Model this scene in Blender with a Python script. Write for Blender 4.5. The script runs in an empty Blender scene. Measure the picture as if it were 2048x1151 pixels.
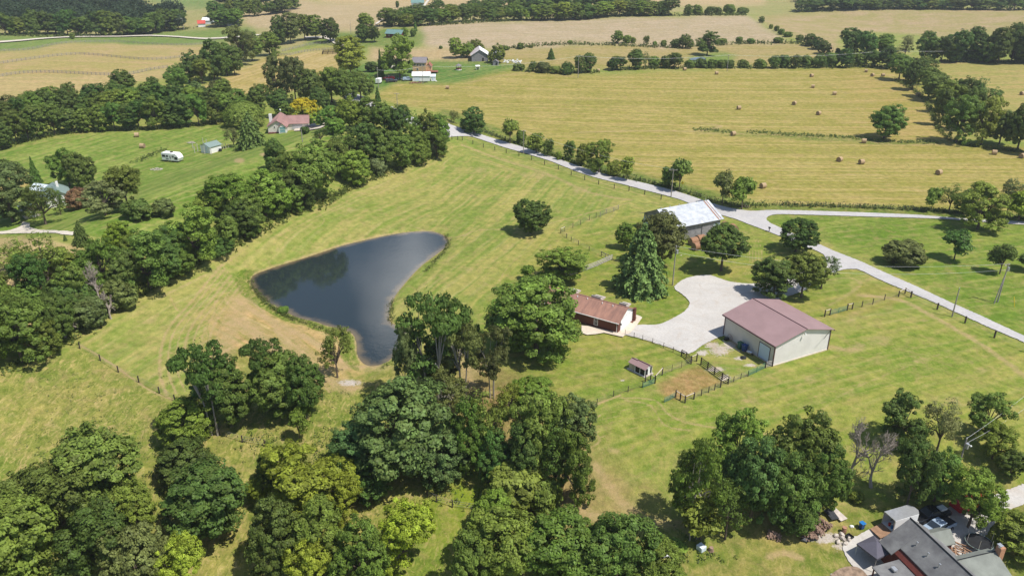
import bpy, math, random
import numpy as np
from mathutils import Vector, Matrix
from mathutils.geometry import delaunay_2d_cdt
PI = math.pi
R = math.radians
# ---------------------------------------------------------------- camera
F = 1593.0; PITCH = R(25.06); H = 70.0; CX = 1024.0; CY = 575.5
cp, sp = math.cos(PITCH), math.sin(PITCH)
sc = bpy.context.scene
C = sc.collection
cam = bpy.data.cameras.new('camera')
cam.sensor_width = 36.0; cam.lens = 36.0 * F / 2048.0
cam.clip_start = 0.5; cam.clip_end = 9000
camo = bpy.data.objects.new('camera', cam); C.objects.link(camo)
camo.location = (0, 0, H); camo.rotation_euler = (PI / 2 - PITCH, 0, 0)
sc.camera = camo
# ---------------------------------------------------------------- light
EL, AZ = R(61), math.atan2(.87, -.49)
w = bpy.data.worlds.new('World'); sc.world = w; w.use_nodes = True
nt = w.node_tree; nt.nodes.clear()
o_ = nt.nodes.new('ShaderNodeOutputWorld'); bg = nt.nodes.new('ShaderNodeBackground')
sky = nt.nodes.new('ShaderNodeTexSky'); sky.sky_type = 'NISHITA'; sky.sun_disc = False
sky.sun_elevation = EL; sky.sun_rotation = AZ; sky.air_density = 1.0; sky.dust_density = .7
bg.inputs[1].default_value = 0.115
# soft white clouds in the sky
tc = nt.nodes.new('ShaderNodeTexCoord'); mp = nt.nodes.new('ShaderNodeMapping'); mp.inputs['Scale'].default_value = (1, 1, 2.2)
mp.inputs['Location'].default_value = (0.35, 0.2, 0)
nz = nt.nodes.new('ShaderNodeTexNoise'); nz.inputs['Scale'].default_value = 2.6; nz.inputs['Detail'].default_value = 6
rp = nt.nodes.new('ShaderNodeValToRGB'); rp.color_ramp.elements[0].position = .63; rp.color_ramp.elements[1].position = .80
mx = nt.nodes.new('ShaderNodeMix'); mx.data_type = 'RGBA'; mx.inputs[7].default_value = (10, 10.3, 10.8, 1)
L_ = nt.links.new
L_(tc.outputs['Generated'], mp.inputs[0]); L_(mp.outputs[0], nz.inputs['Vector']); L_(nz.outputs[0], rp.inputs[0])
L_(rp.outputs[0], mx.inputs[0]); L_(sky.outputs[0], mx.inputs[6])
# one bright cumulus low in the north, the one the pond mirrors
vd = nt.nodes.new('ShaderNodeVectorMath'); vd.operation = 'DISTANCE'; vd.inputs[1].default_value = (-.12, .895, .43)
na = nt.nodes.new('ShaderNodeMath'); na.operation = 'MULTIPLY_ADD'; na.inputs[1].default_value = .34; nb = nt.nodes.new('ShaderNodeMath'); nb.operation = 'SUBTRACT'; nb.inputs[1].default_value = .0
nz2 = nt.nodes.new('ShaderNodeTexNoise'); nz2.inputs['Scale'].default_value = 7; nz2.inputs['Detail'].default_value = 5
cr = nt.nodes.new('ShaderNodeMapRange'); cr.inputs[1].default_value = .235; cr.inputs[2].default_value = .13; cr.inputs[3].default_value = 0; cr.inputs[4].default_value = .95
mx2 = nt.nodes.new('ShaderNodeMix'); mx2.data_type = 'RGBA'; mx2.inputs[7].default_value = (17, 17.2, 17.6, 1)
nrm = nt.nodes.new('ShaderNodeVectorMath'); nrm.operation = 'NORMALIZE'
L_(tc.outputs['Generated'], nrm.inputs[0]); L_(nrm.outputs[0], vd.inputs[0]); L_(tc.outputs['Generated'], nz2.inputs['Vector']); L_(nz2.outputs[0], na.inputs[0]); L_(vd.outputs['Value'], na.inputs[2]); L_(na.outputs[0], cr.inputs[0])
L_(cr.outputs[0], mx2.inputs[0]); L_(mx.outputs[2], mx2.inputs[6]); L_(mx2.outputs[2], bg.inputs[0]); L_(bg.outputs[0], o_.inputs[0])
sl = bpy.data.lights.new('sun', 'SUN'); sl.energy = 4.7; sl.angle = R(.5); sl.color = (1, .955, .88)
so = bpy.data.objects.new('sun', sl); C.objects.link(so)
sdir = Vector((math.sin(AZ) * math.cos(EL), math.cos(AZ) * math.cos(EL), math.sin(EL)))
so.rotation_euler = sdir.to_track_quat('Z', 'Y').to_euler(); so.location = (0, 0, 300)
sc.view_settings.view_transform = 'Standard'; sc.view_settings.look = 'None'
sc.view_settings.exposure = 0.25; sc.view_settings.gamma = 1
sc.render.engine = 'CYCLES'
sc.cycles.transparent_max_bounces = 8; sc.cycles.max_bounces = 6
# ---------------------------------------------------------------- terrain
def sst(a, b, x):
    t = np.clip((x - a) / (b - a), 0, 1); return t * t * (3 - 2 * t)
def segdist(x, y, pts, closed=False):
    d = np.full(np.shape(x), 1e9); n = len(pts)
    for i in range(n if closed else n - 1):
        ax, ay = pts[i]; bx, by = pts[(i + 1) % n]
        dx, dy = bx - ax, by - ay; l2 = dx * dx + dy * dy + 1e-12
        t = np.clip(((x - ax) * dx + (y - ay) * dy) / l2, 0, 1)
        d = np.minimum(d, np.hypot(x - ax - t * dx, y - ay - t * dy))
    return d
def inpoly(x, y, pts):
    r = np.zeros(np.shape(x), bool); n = len(pts)
    for i in range(n):
        ax, ay = pts[i]; bx, by = pts[(i + 1) % n]
        c = (ay > y) != (by > y)
        if ay != by: r ^= c & (x < (bx - ax) * (y - ay) / (by - ay) + ax)
    return r
def PX(x, y, z):
    dz = z - H; d = y * cp - dz * sp; v = -(y * sp + dz * cp)
    d = np.where(np.abs(d) < 1e-3, 1e-3, d)
    return CX + F * x / d, CY + F * v / d
def FL(px, py, z=0.):
    u = (px - CX) / F; v = (py - CY) / F
    t = (z - H) / (-sp - v * cp)
    return u * t, (cp - v * sp) * t
def smooth(pts, k=4, closed=False):
    P = [np.array(p, float) for p in pts]; n = len(P); out = []
    for i in range(n if closed else n - 1):
        p0 = P[(i - 1) % n] if (closed or i > 0) else P[i]; p1 = P[i]; p2 = P[(i + 1) % n]
        p3 = P[(i + 2) % n] if (closed or i + 2 < n) else P[i + 1]
        for j in range(k):
            t = j / k
            out.append(tuple(.5 * ((2 * p1) + (-p0 + p2) * t + (2 * p0 - 5 * p1 + 4 * p2 - p3) * t * t + (-p0 + 3 * p1 - 3 * p2 + p3) * t ** 3)))
    if not closed: out.append(tuple(P[-1]))
    return out
def Z(pts, s, ox, oy): return [(ox + a / s, oy + b / s) for a, b in pts]
ZW = -0.9
POND = smooth(Z([(325,455),(345,415),(420,385),(520,350),(640,315),(780,270),(900,230),(1040,195),(1180,165),(1300,145),(1420,135),(1500,140),(1560,165),(1590,195),(1570,235),(1500,290),(1420,350),(1350,420),(1290,490),(1240,560),(1212,640),(1212,710),(1270,745),(1330,775),(1310,840),(1260,900),(1220,950),(1160,985),(1090,995),(1040,975),(1005,920),(1000,850),(975,790),(900,760),(800,735),(740,712),(640,690),(570,660),(500,620),(430,585),(370,540),(335,500)], 3.196, 400, 420), 3, True)
PONDW = [FL(a, b, ZW) for a, b in POND]
FARP = [(a, b) for a, b in smooth(Z([(85,352),(110,343),(150,338),(185,345),(180,358),(150,366),(105,372),(88,366)], 2.926, 1348, 0), 3, True)]
def raw(x, y):
    D = np.hypot(x, y)
    A = .35 + 4.2 * sst(220, 620, D)
    h = A * (np.sin(x / 88 + 1.3) * np.cos(y / 105 + .5) + .45 * np.sin(x / 43 + y / 57)) 
    h = h - 6.5 * (1 - sst(74, 114, y + .12 * np.abs(x - 10))) 
    h = h + 9.0 * np.exp(-(segdist(x, y, [(-112, 118), (-90, 158), (-72, 208), (-38, 282)]) / 24.0) ** 2)
    return h
def hh(x, y):
    x = np.asarray(x, float); y = np.asarray(y, float)
    h = raw(x, y)
    m = (np.abs(x + 20) < 70) & (y > 90) & (y < 220)
    if np.any(m):
        xs = x[m] if x.ndim else x; ys = y[m] if y.ndim else y
        d = segdist(xs, ys, PONDW, True); d = np.where(inpoly(xs, ys, PONDW), -d, d)
        hv = raw(xs, ys)
        out = ZW + .28 * np.minimum(d, 1.2) + (hv - ZW - .34) * sst(0.6, 9, d)
        hn = np.where(d < 0, ZW + np.maximum(-2.0, .35 * d), out)
        if x.ndim: h = h.copy(); h[m] = hn
        else: h = hn
    return h
def U(px, py):
    x, y = FL(px, py, 0.)
    for _ in range(40):
        z = float(hh(x, y)); x2, y2 = FL(px, py, z); dd = abs(x2 - x) + abs(y2 - y); x, y = .4 * x + .6 * x2, .4 * y + .6 * y2
        if dd < .01: break
    return Vector((x, y, float(hh(x, y))))
def UZ(px, py, z):
    x, y = FL(px, py, z); return Vector((x, y, z))
def Un(pts):
    """vectorised pixel -> terrain point"""
    a = np.array(pts, float); x, y = FL(a[:, 0], a[:, 1], 0.)
    for _ in range(40):
        z = hh(x, y); x2, y2 = FL(a[:, 0], a[:, 1], z); x = .5 * (x + x2); y = .5 * (y + y2)
    return np.stack([x, y, hh(x, y)], 1)
# ---------------------------------------------------------------- helpers
def lin(c):
    return tuple(((v / 255) / 12.92 if v <= 10 else (((v / 255) + .055) / 1.055) ** 2.4) for v in c)
def fastmesh(name, V, Q, k=4):
    me = bpy.data.meshes.new(name); V = np.asarray(V, np.float32); Q = np.asarray(Q, np.int32)
    me.vertices.add(len(V)); me.vertices.foreach_set('co', V.ravel())
    me.loops.add(Q.size); me.loops.foreach_set('vertex_index', Q.ravel())
    me.polygons.add(len(Q)); me.polygons.foreach_set('loop_start', np.arange(0, Q.size, k, dtype=np.int32))
    me.update(calc_edges=True); return me
def tag(o, label=None, cat=None, group=None, kind=None):
    if label: o['label'] = label
    if cat: o['category'] = cat
    if group: o['group'] = group
    if kind: o['kind'] = kind
    return o
def empty(name, loc, rz=0., label=None, cat=None, group=None):
    o = bpy.data.objects.new(name, None); C.objects.link(o); o.location = loc; o.rotation_euler = (0, 0, rz)
    o.empty_display_size = .3
    return tag(o, label, cat, group)
def copy_tree(o, parent=None):
    c = o.copy(); C.objects.link(c); c.parent = parent
    for ch in o.children: copy_tree(ch, c)
    return c
MATS = {}
def mat(name, col, rough=.8, noise=0., nscale=2., metal=0., spec=.3, bump=0., col2=None, fac=.5, stretch=(1, 1, 1), emit=None, detail=5):
    if name in MATS: return MATS[name]
    m = bpy.data.materials.new(name); MATS[name] = m; m.use_nodes = True
    n = m.node_tree; b = n.nodes['Principled BSDF']
    b.inputs['Base Color'].default_value = (*col, 1); b.inputs['Roughness'].default_value = rough
    b.inputs['Metallic'].default_value = metal; b.inputs['Specular IOR Level'].default_value = spec
    if noise or col2 or bump:
        t = n.nodes.new('ShaderNodeTexCoord'); mpn = n.nodes.new('ShaderNodeMapping'); mpn.inputs['Scale'].default_value = stretch
        z = n.nodes.new('ShaderNodeTexNoise'); z.inputs['Scale'].default_value = nscale; z.inputs['Detail'].default_value = detail; z.inputs['Roughness'].default_value = .65
        n.links.new(t.outputs['Object'], mpn.inputs[0]); n.links.new(mpn.outputs[0], z.inputs['Vector'])
        r = n.nodes.new('ShaderNodeMapRange'); r.inputs[1].default_value = .35; r.inputs[2].default_value = .65
        n.links.new(z.outputs[0], r.inputs[0])
        mix = n.nodes.new('ShaderNodeMix'); mix.data_type = 'RGBA'
        c2 = col2 if col2 else tuple(v * (1 - noise) for v in col); c1 = col if col2 else tuple(min(1, v * (1 + noise)) for v in col)
        mix.inputs[6].default_value = (*c1, 1); mix.inputs[7].default_value = (*c2, 1)
        n.links.new(r.outputs[0], mix.inputs[0]); n.links.new(mix.outputs[2], b.inputs['Base Color'])
        if bump:
            bp = n.nodes.new('ShaderNodeBump'); bp.inputs['Strength'].default_value = bump; bp.inputs['Distance'].default_value = .05
            n.links.new(z.outputs[0], bp.inputs['Height']); n.links.new(bp.outputs[0], b.inputs['Normal'])
    return m
class MB:
    def __init__(s): s.v = []; s.f = []; s.m = []
    def add(s, vs, fs, mi=0):
        k = len(s.v); s.v += [tuple(v) for v in vs]; s.f += [tuple(i + k for i in f) for f in fs]; s.m += [mi] * len(fs); return s
    def box(s, c, d, rz=0., mi=0, M=None):
        x, y, z = c; a, b, h = d[0] / 2, d[1] / 2, d[2] / 2
        vs = [Vector((i * a, j * b, k * h)) for k in (-1, 1) for j in (-1, 1) for i in (-1, 1)]
        rm = Matrix.Rotation(rz, 3, 'Z') if M is None else M
        vs = [rm @ v + Vector(c) for v in vs]
        return s.add(vs, [(0, 2, 3, 1), (4, 5, 7, 6), (0, 1, 5, 4), (2, 6, 7, 3), (0, 4, 6, 2), (1, 3, 7, 5)], mi)
    def tube(s, pts, rs, n=8, mi=0, cap=True):
        P = [Vector(p) for p in pts]
        if not hasattr(rs, '__len__'): rs = [rs] * len(P)
        k = len(s.v)
        for i, p in enumerate(P):
            d = (P[min(i + 1, len(P) - 1)] - P[max(i - 1, 0)])
            if d.length < 1e-9: d = Vector((0, 0, 1))
            d.normalize(); a = d.cross(Vector((0, 0, 1)) if abs(d.z) < .9 else Vector((1, 0, 0))).normalized(); b = d.cross(a)
            for j in range(n):
                t = 2 * PI * j / n; s.v.append(tuple(p + (a * math.cos(t) + b * math.sin(t)) * rs[i]))
        for i in range(len(P) - 1):
            for j in range(n):
                a0 = k + i * n + j; a1 = k + i * n + (j + 1) % n
                s.f.append((a0, a0 + n, a1 + n, a1)); s.m.append(mi)
        if cap:
            s.f.append(tuple(k + j for j in range(n))); s.m.append(mi)
            s.f.append(tuple(k + (len(P) - 1) * n + j for j in reversed(range(n)))); s.m.append(mi)
        return s
    def prism(s, poly, a, b, axis='z', mi=0):
        """extrude a 2-D polygon between a and b along axis; poly given in the two other axes"""
        n = len(poly)
        def pt(p, q):
            if axis == 'z': return (p[0], p[1], q)
            if axis == 'y': return (p[0], q, p[1])
            return (q, p[0], p[1])
        vs = [pt(p, a) for p in poly] + [pt(p, b) for p in poly]
        fs = [tuple(range(n)), tuple(reversed(range(n, 2 * n)))] + [(i, i + n, (i + 1) % n + n, (i + 1) % n) for i in range(n)]
        return s.add(vs, fs, mi)
    def slab(s, quad, th, mi=0):
        """a sheet of thickness th hanging below the corners"""
        n = len(quad); q = [Vector(p) for p in quad]
        vs = q + [p - Vector((0, 0, th)) for p in q]
        fs = [tuple(range(n)), tuple(reversed(range(n, 2 * n)))] + [(i, (i + 1) % n, (i + 1) % n + n, i + n) for i in range(n)]
        return s.add(vs, fs, mi)
    def build(s, name, mats, parent=None, bevel=0, smooth=False, fix=True):
        me = bpy.data.meshes.new(name); me.from_pydata(s.v, [], s.f)
        mats = mats if isinstance(mats, (list, tuple)) else [mats]
        for m in mats: me.materials.append(m)
        me.polygons.foreach_set('material_index', s.m)
        if fix:
            import bmesh
            bm = bmesh.new(); bm.from_mesh(me); bmesh.ops.recalc_face_normals(bm, faces=bm.faces)
            if bevel: bmesh.ops.bevel(bm, geom=list(bm.edges), offset=bevel, segments=1, affect='EDGES', clamp_overlap=True)
            bm.to_mesh(me); bm.free()
        if smooth: me.polygons.foreach_set('use_smooth', [True] * len(me.polygons))
        me.update()
        o = bpy.data.objects.new(name, me); C.objects.link(o)
        if parent: o.parent = parent
        return o
def poly_sheet(name, pix, m, off=.04, step=None, sm=3, world=False, kind='structure', jit=0.):
    """a sheet draped on the terrain from an outline"""
    pts = smooth(pix, sm, True) if sm else list(pix)
    W = np.array([(p[0], p[1]) for p in pts]) if world else Un(pts)[:, :2]
    if jit:
        rg = np.random.default_rng(5); seg = []
        for i in range(len(W)):
            a, b = W[i], W[(i + 1) % len(W)]; L = math.dist(a, b); n = max(1, int(L / (jit * 6)))
            for j in range(n): seg.append(a + (b - a) * j / n + rg.normal(0, jit, 2))
        W = np.array(seg)
    D = np.hypot(W[:, 0], W[:, 1]).mean(); step = step or max(.8, D / 90)
    x0, y0 = W.min(0); x1, y1 = W.max(0)
    gx, gy = np.meshgrid(np.arange(x0, x1, step) + step / 2, np.arange(y0, y1, step) + step / 2)
    gx, gy = gx.ravel(), gy.ravel(); wl = [tuple(p) for p in W]
    ok = inpoly(gx, gy, wl) & (segdist(gx, gy, wl, True) > step * .4)
    V2 = [Vector(p) for p in wl] + [Vector((a, b)) for a, b in zip(gx[ok], gy[ok])]
    n = len(wl)
    r = delaunay_2d_cdt(V2, [(i, (i + 1) % n) for i in range(n)], [list(range(n))], 1, 1e-5)
    vx = np.array([v.x for v in r[0]]); vy = np.array([v.y for v in r[0]]); vz = hh(vx, vy) + off + .0005 * np.hypot(vx, vy)
    me = bpy.data.meshes.new(name); me.from_pydata(list(zip(vx, vy, vz)), [], [tuple(f) for f in r[2]])
    me.materials.append(m); me.update()
    nz_ = np.empty(len(me.polygons) * 3); me.polygons.foreach_get('normal', nz_)
    if nz_[2::3].sum() < 0: me.flip_normals()
    o = bpy.data.objects.new(name, me); C.objects.link(o); tag(o, kind=kind); return o
# ---------------------------------------------------------------- ground
def build_ground():
    # rows grow with distance, columns fan out
    ys = [-400, -200, -60, 0, 30, 48]
    ys += list((H * (cp - (v - CY) / F * sp) / (sp + (v - CY) / F * cp)) for v in np.linspace(1500, 1190, 50))
    ys += list((H * (cp - (v - CY) / F * sp) / (sp + (v - CY) / F * cp)) for v in np.linspace(1185, -30, 820))
    ys += [950, 1100, 1400, 1900, 2700, 4200, 7000]
    ys = np.array(sorted(set(np.round(ys, 3))))
    t = np.concatenate([[-6, -3.5, -2.2, -1.5], np.linspace(-1.12, 1.12, 900), [1.5, 2.2, 3.5, 6]])
    half = np.maximum(.68 * np.abs(ys) + 25, 60)
    X = t[None, :] * half[:, None]; Y = np.repeat(ys[:, None], len(t), 1)
    x, y = X.ravel(), Y.ravel(); z = hh(x, y)
    nr, nc = X.shape
    i = np.arange(nr - 1)[:, None] * nc + np.arange(nc - 1)[None, :]
    Q = np.stack([i, i + 1, i + nc + 1, i + nc], -1).reshape(-1, 4)
    me = fastmesh('ground', np.stack([x, y, z], 1), Q)
    px, py = PX(x, y, z); bad = (y < 40); px[bad] = -9999; py[bad] = 2500
    D = np.hypot(x, y)
    wob = np.clip(900 / np.maximum(D, 60), 1.2, 7)
    wx = px + wob * (np.sin(x / 3.1 + y / 7) + np.sin(x / 9 - y / 5.3)) * .6
    wy = py + wob * .45 * (np.sin(x / 4.3 - y / 6.1) + np.sin(y / 8.7 + x / 11))
    ca = np.zeros((len(x), 3)); cb = np.zeros((len(x), 3)); ph = y.copy(); am = np.full(len(x), .3); ro = np.zeros(len(x)); dry = np.zeros(len(x))
    ca[:] = lin((154, 172, 80)); cb[:] = lin((184, 184, 108))
    def blur(m, r):
        g = m.reshape(nr, nc).astype(np.float64)
        for ax in (0, 1):
            for _ in range(2):
                p = np.concatenate([np.repeat(np.take(g, [0], ax), r + 1, ax), g, np.repeat(np.take(g, [-1], ax), r, ax)], ax)
                c = np.cumsum(p, ax); n = g.shape[ax]
                g = (np.take(c, range(2 * r + 1, 2 * r + 1 + n), ax) - np.take(c, range(0, n), ax)) / (2 * r + 1)
        return g.ravel()
    def fld(poly, a, b, amp=.3, rough=0., phase=None, sm=2, soft=2):
        m = inpoly(wx, wy, smooth(poly, sm, True) if sm else poly)
        q = blur(m, soft)[:, None]; q1 = q[:, 0]
        if a: ca[:] = ca * (1 - q) + np.array(lin(a)) * q; cb[:] = cb * (1 - q) + np.array(lin(b)) * q
        am[:] = am * (1 - q1) + amp * q1; ro[:] = ro * (1 - q1) + rough * q1
        if phase is not None: ph[m] = phase(x[m], y[m], px[m], py[m])
        return m
    def dirphase(p, q):
        a = U(*p); b = U(*q); d = Vector((b.x - a.x, b.y - a.y)).normalized()
        return lambda x, y, px, py: -x * d.y + y * d.x + 1.2 * np.sin((x * d.x + y * d.y) / 22)
    def conph(pts, wg=0.):
        W = [(p[0], p[1]) for p in Un(smooth(pts, 3))]
        return lambda x, y, px, py: segdist(x, y, W) + wg * np.sin(x / 13 + y / 17)
    BELT = [(0, 745), (130, 690), (330, 560), (470, 490), (590, 425), (700, 375), (840, 320), (915, 285), (1100, 330), (1300, 385), (1450, 430)]
    # meadow round the pond: mown in rounds along its edges
    fld([(0, 745), (330, 560), (590, 425), (900, 280), (1500, 440), (2100, 700), (2300, 1500), (-300, 1500), (-400, 900)], (154, 171, 80), (190, 186, 112), .5, 0, conph(BELT, 1.0), sm=0)
    fld([(860, 330), (1260, 400), (1200, 560), (960, 760), (830, 640), (900, 500)], (150, 168, 78), (196, 190, 112), .5, 0, dirphase((860, 620), (1010, 480)), soft=22)
    # rough pasture
    fld([(-400, 720), (0, 745), (170, 690), (350, 805), (480, 760), (760, 745), (950, 745), (960, 1300), (-500, 1400)], (146, 160, 72), (190, 180, 104), .05, 1.0, soft=6)
    # dam
    fld([(455, 590), (520, 605), (600, 640), (700, 680), (735, 745), (640, 760), (520, 740), (440, 760), (420, 650)], (172, 166, 88), (228, 192, 140), 1.3, .2, conph([(480, 540), (520, 600), (620, 650), (690, 700), (740, 760)]), soft=10)
    # lawns of the farm and meadow lower right
    fld([(1010, 560), (1240, 430), (1560, 470), (1700, 550), (1650, 640), (1440, 700), (1160, 820), (1020, 790), (960, 690)], (142, 162, 66), (180, 180, 92), .3, .1, dirphase((1060, 720), (1240, 690)), soft=14)
    fld([(1160, 825), (1440, 770), (1560, 735), (1800, 600), (2300, 770), (2300, 1100), (1900, 960), (1330, 900), (1330, 1100), (1170, 1100)], (144, 166, 66), (184, 184, 98), .3, .25, dirphase((1250, 900), (1700, 760)), soft=16)
    fld([(1310, 770), (1400, 730), (1455, 766), (1360, 806), (1330, 800)], (184, 152, 96), (206, 164, 124), .1, .6, sm=0)
    fld([(1650, 640), (1720, 560), (1830, 590), (1750, 620)], (168, 168, 80), (190, 180, 104), .2)
    # house yard, bottom right
    fld([(1330, 1080), (1700, 1010), (2300, 980), (2300, 1400), (1300, 1400)], (140, 154, 68), (192, 174, 108), .1, .5, soft=12)
    # bare earth under the wood, bottom middle
    fld([(930, 730), (1010, 740), (1170, 880), (1200, 1000), (1250, 1060), (1080, 1060), (960, 960), (900, 800)], (176, 140, 104), (150, 150, 84), .05, .7, soft=16)
    fld([(1170, 900), (1230, 940), (1330, 1060), (1220, 1050), (1160, 1000)], (192, 170, 118), (170, 164, 96), .1, .6, soft=14)
    fld([(830, 980), (960, 930), (1010, 985), (960, 1060), (900, 1100), (880, 1300), (830, 1300), (880, 1060)], (134, 162, 46), (160, 172, 62), .05, .4, soft=12)
    # right lawn
    fld([(1530, 440), (1640, 427), (1850, 434), (2300, 448), (2300, 800), (2048, 675), (1800, 556), (1640, 482), (1560, 455)], (128, 156, 58), (162, 176, 84), .35, 0, dirphase((1500, 500), (1900, 445)))
    # land north of the road
    HAY = [(745, 195), (790, 165), (900, 168), (960, 152), (1030, 141), (1200, 150), (1400, 140), (1500, 138), (1790, 134), (1860, 200), (1910, 290), (2300, 305), (2300, 436), (1850, 420), (1560, 410), (1420, 383), (1250, 343), (1120, 300), (1000, 262), (900, 226), (800, 210)]
    fld(HAY, (180, 170, 86), (208, 190, 120), 1.0, 0, lambda x, y, px, py: y + 5 * np.sin(x / 52 + y / 60) - .0006 * x * x + .12 * x + 3 * np.sin(y / 31) * np.exp(-((x - 40) / 60) ** 2), sm=0)
    fld([(1660, 160), (1800, 145), (1850, 200), (1900, 285), (1700, 275), (1760, 220)], (188, 172, 88), (212, 182, 122), .8, soft=20)
    # weedy ditch through the hay
    fld([(1390, 262), (1425, 258), (1460, 264), (1560, 268), (1700, 274), (1800, 282), (1890, 282), (1890, 287), (1780, 288), (1640, 281), (1500, 272), (1400, 266)], (112, 140, 58), (150, 160, 80), 0, 1, sm=0)
    # verge strips
    fld([(880, 215), (1000, 258), (1120, 296), (1260, 340), (1420, 380), (1510, 408), (1850, 419), (2300, 436), (2300, 448), (1600, 426), (1480, 425), (1330, 380), (1180, 342), (1000, 285), (880, 250)], (116, 142, 62), (150, 158, 78), .1, .4, sm=0)
    # far land
    fld([(-900, 210), (0, 210), (260, 160), (460, 140), (700, 60), (1500, 20), (3000, -10), (3000, -400), (-900, -400)], (176, 178, 108), (206, 188, 136), .2, 0, sm=0)
    fld([(1840, 125), (2400, 120), (2400, 240), (1990, 235), (1900, 170)], (184, 178, 100), (208, 186, 124), .7, sm=0)
    fld([(990, 100), (1200, 88), (1560, 84), (1670, 105), (1640, 125), (1500, 135), (1080, 136), (1000, 125)], (182, 170, 98), (206, 182, 132), .25, soft=2)
    fld([(1380, 112), (1420, 105), (1470, 112), (1450, 130), (1380, 130)], (120, 156, 70), (160, 172, 90), .1)
    fld([(835, 60), (850, 50), (905, 46), (1050, 43), (1260, 35), (1495, 30), (1535, 58), (1566, 76), (1574, 88), (1470, 87), (1330, 98), (1250, 88), (1150, 90), (1080, 96), (1000, 98), (905, 98), (860, 96), (838, 80)], (200, 182, 142), (222, 198, 168), .45, 0, dirphase((900, 75), (1400, 55)), sm=0)
    fld([(1510, 32), (1600, 25), (1700, 20), (1850, 17), (2400, 22), (2400, 62), (2048, 62), (1900, 75), (1690, 62), (1680, 112), (1650, 102), (1580, 72)], (184, 174, 108), (216, 186, 150), .25)
    fld([(740, 92), (900, 96), (960, 108), (975, 124), (880, 124), (740, 128)], (212, 186, 138), (224, 198, 156), .3, sm=0)
    fld([(690, 128), (760, 122), (860, 124), (960, 124), (1040, 128), (1010, 142), (960, 153), (900, 168), (790, 166), (740, 190), (700, 170)], (98, 142, 62), (134, 164, 84), .4, 0, dirphase((880, 160), (1000, 135)))
    fld([(600, 92), (690, 62), (790, 56), (845, 62), (838, 92), (740, 92), (700, 100)], (122, 150, 70), (148, 166, 86), .2)
    fld([(470, 14), (600, -4), (640, 8), (850, 10), (900, 18), (850, 22), (770, 48), (740, 68), (700, 62), (600, 60), (500, 55), (490, 30)], (208, 186, 140), (224, 200, 160), .4)
    fld([(640, 6), (900, 18), (1000, 14), (1100, 10), (1300, 12), (1530, 12), (1560, -200), (600, -200)], (214, 190, 142), (230, 202, 156), .4, sm=0)
    fld([(1480, 20), (1560, 8), (1620, 12), (1600, 26), (1500, 30)], (176, 176, 110), (190, 186, 120), .3)
    fld([(290, 2), (400, 20), (430, 2), (380, -30), (300, -30)], (136, 162, 92), (150, 170, 100), .1)
    fld([(-900, 66), (200, 70), (400, 58), (500, 56), (520, 80), (420, 88), (300, 92), (220, 88), (140, 86), (60, 100), (0, 104), (-900, 106)], (128, 158, 78), (148, 170, 88), .2, sm=0)
    fld([(-900, 106), (0, 104), (60, 100), (140, 86), (220, 87), (300, 92), (420, 90), (400, 130), (300, 142), (200, 150), (0, 152), (-900, 156)], (196, 182, 110), (218, 188, 138), .25, sm=0)
    fld([(-900, 156), (0, 152), (200, 150), (340, 136), (320, 160), (200, 175), (0, 212), (-900, 230)], (212, 188, 132), (226, 198, 150), .7, sm=0)
    fld([(400, 175), (430, 162), (520, 120), (600, 105), (690, 96), (700, 130), (600, 180), (400, 215), (360, 200)], (204, 180, 110), (226, 200, 146), 1.3, 0, dirphase((420, 185), (640, 110)))
    fld([(560, 118), (620, 98), (690, 88), (690, 96), (600, 105), (560, 122)], (186, 184, 92), (196, 190, 104), .1)
    # left lawn
    fld([(-400, 400), (0, 304), (130, 272), (300, 258), (450, 250), (560, 262), (620, 258), (700, 230), (700, 330), (600, 350), (420, 420), (350, 470), (200, 470), (-400, 470)], (130, 160, 66), (166, 184, 94), .55, 0, dirphase((320, 400), (560, 310)), sm=0)
    fld([(-400, 355), (0, 340), (60, 350), (60, 375), (-400, 420)], (216, 190, 120), (224, 198, 140), .3, sm=0)
    fld([(-400, 470), (60, 476), (150, 490), (200, 520), (160, 560), (130, 640), (-20, 690), (-400, 760)], (216, 190, 140), (232, 206, 160), .3, sm=0)
    # ---- dry, worn tracks and patches (metres half width)
    def track(pts, hw, k=1.):
        W = [(p[0], p[1]) for p in Un(smooth(pts, 4))]
        d = segdist(x, y, W); np.maximum(dry, k * np.clip(1.25 - d / hw, 0, 1), out=dry)
    PB = [(-8 + a, b) for a, b in POND]
    d = segdist(x, y, PONDW, True); ins = inpoly(x, y, PONDW)
    east = (px > 760)
    np.maximum(dry, np.where(~ins, np.clip(1.3 - d / np.where(py > 730, 3.2, np.where((py < 545) & (px < 790), 1.0, .45)), 0, 1) * .95, 0), out=dry)
    green = (~ins) & (d < 3.0) & (px < 720) & (py > 540); ca[green] = lin((122, 148, 54)); cb[green] = lin((150, 160, 76)); am[green] = 0; ro[green] = .8
    ca[ins] = lin((70, 74, 52)); cb[ins] = lin((80, 80, 56)); dry[ins] = 0
    sh = ins & (d < 2.5); ca[sh] = lin((150, 130, 90)); cb[sh] = lin((140, 124, 84))
    track([(480, 640), (540, 690), (610, 740), (700, 775)], 2.6); track([(470, 600), (540, 640), (640, 690), (690, 735)], 1.5, 1)
    track([(440, 760), (445, 700), (470, 640), (485, 600)], 3.2, .85); track([(420, 740), (400, 690), (440, 620)], 1.0, .5)
    track([(925, 290), (1000, 318), (1100, 350), (1180, 385), (1260, 400)], 1.4, .75); track([(930, 300), (1010, 335), (1100, 365)], .6, .6)
    track([(820, 450), (900, 475), (960, 460), (1060, 455), (1180, 425), (1260, 405)], .6, .7)
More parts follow.
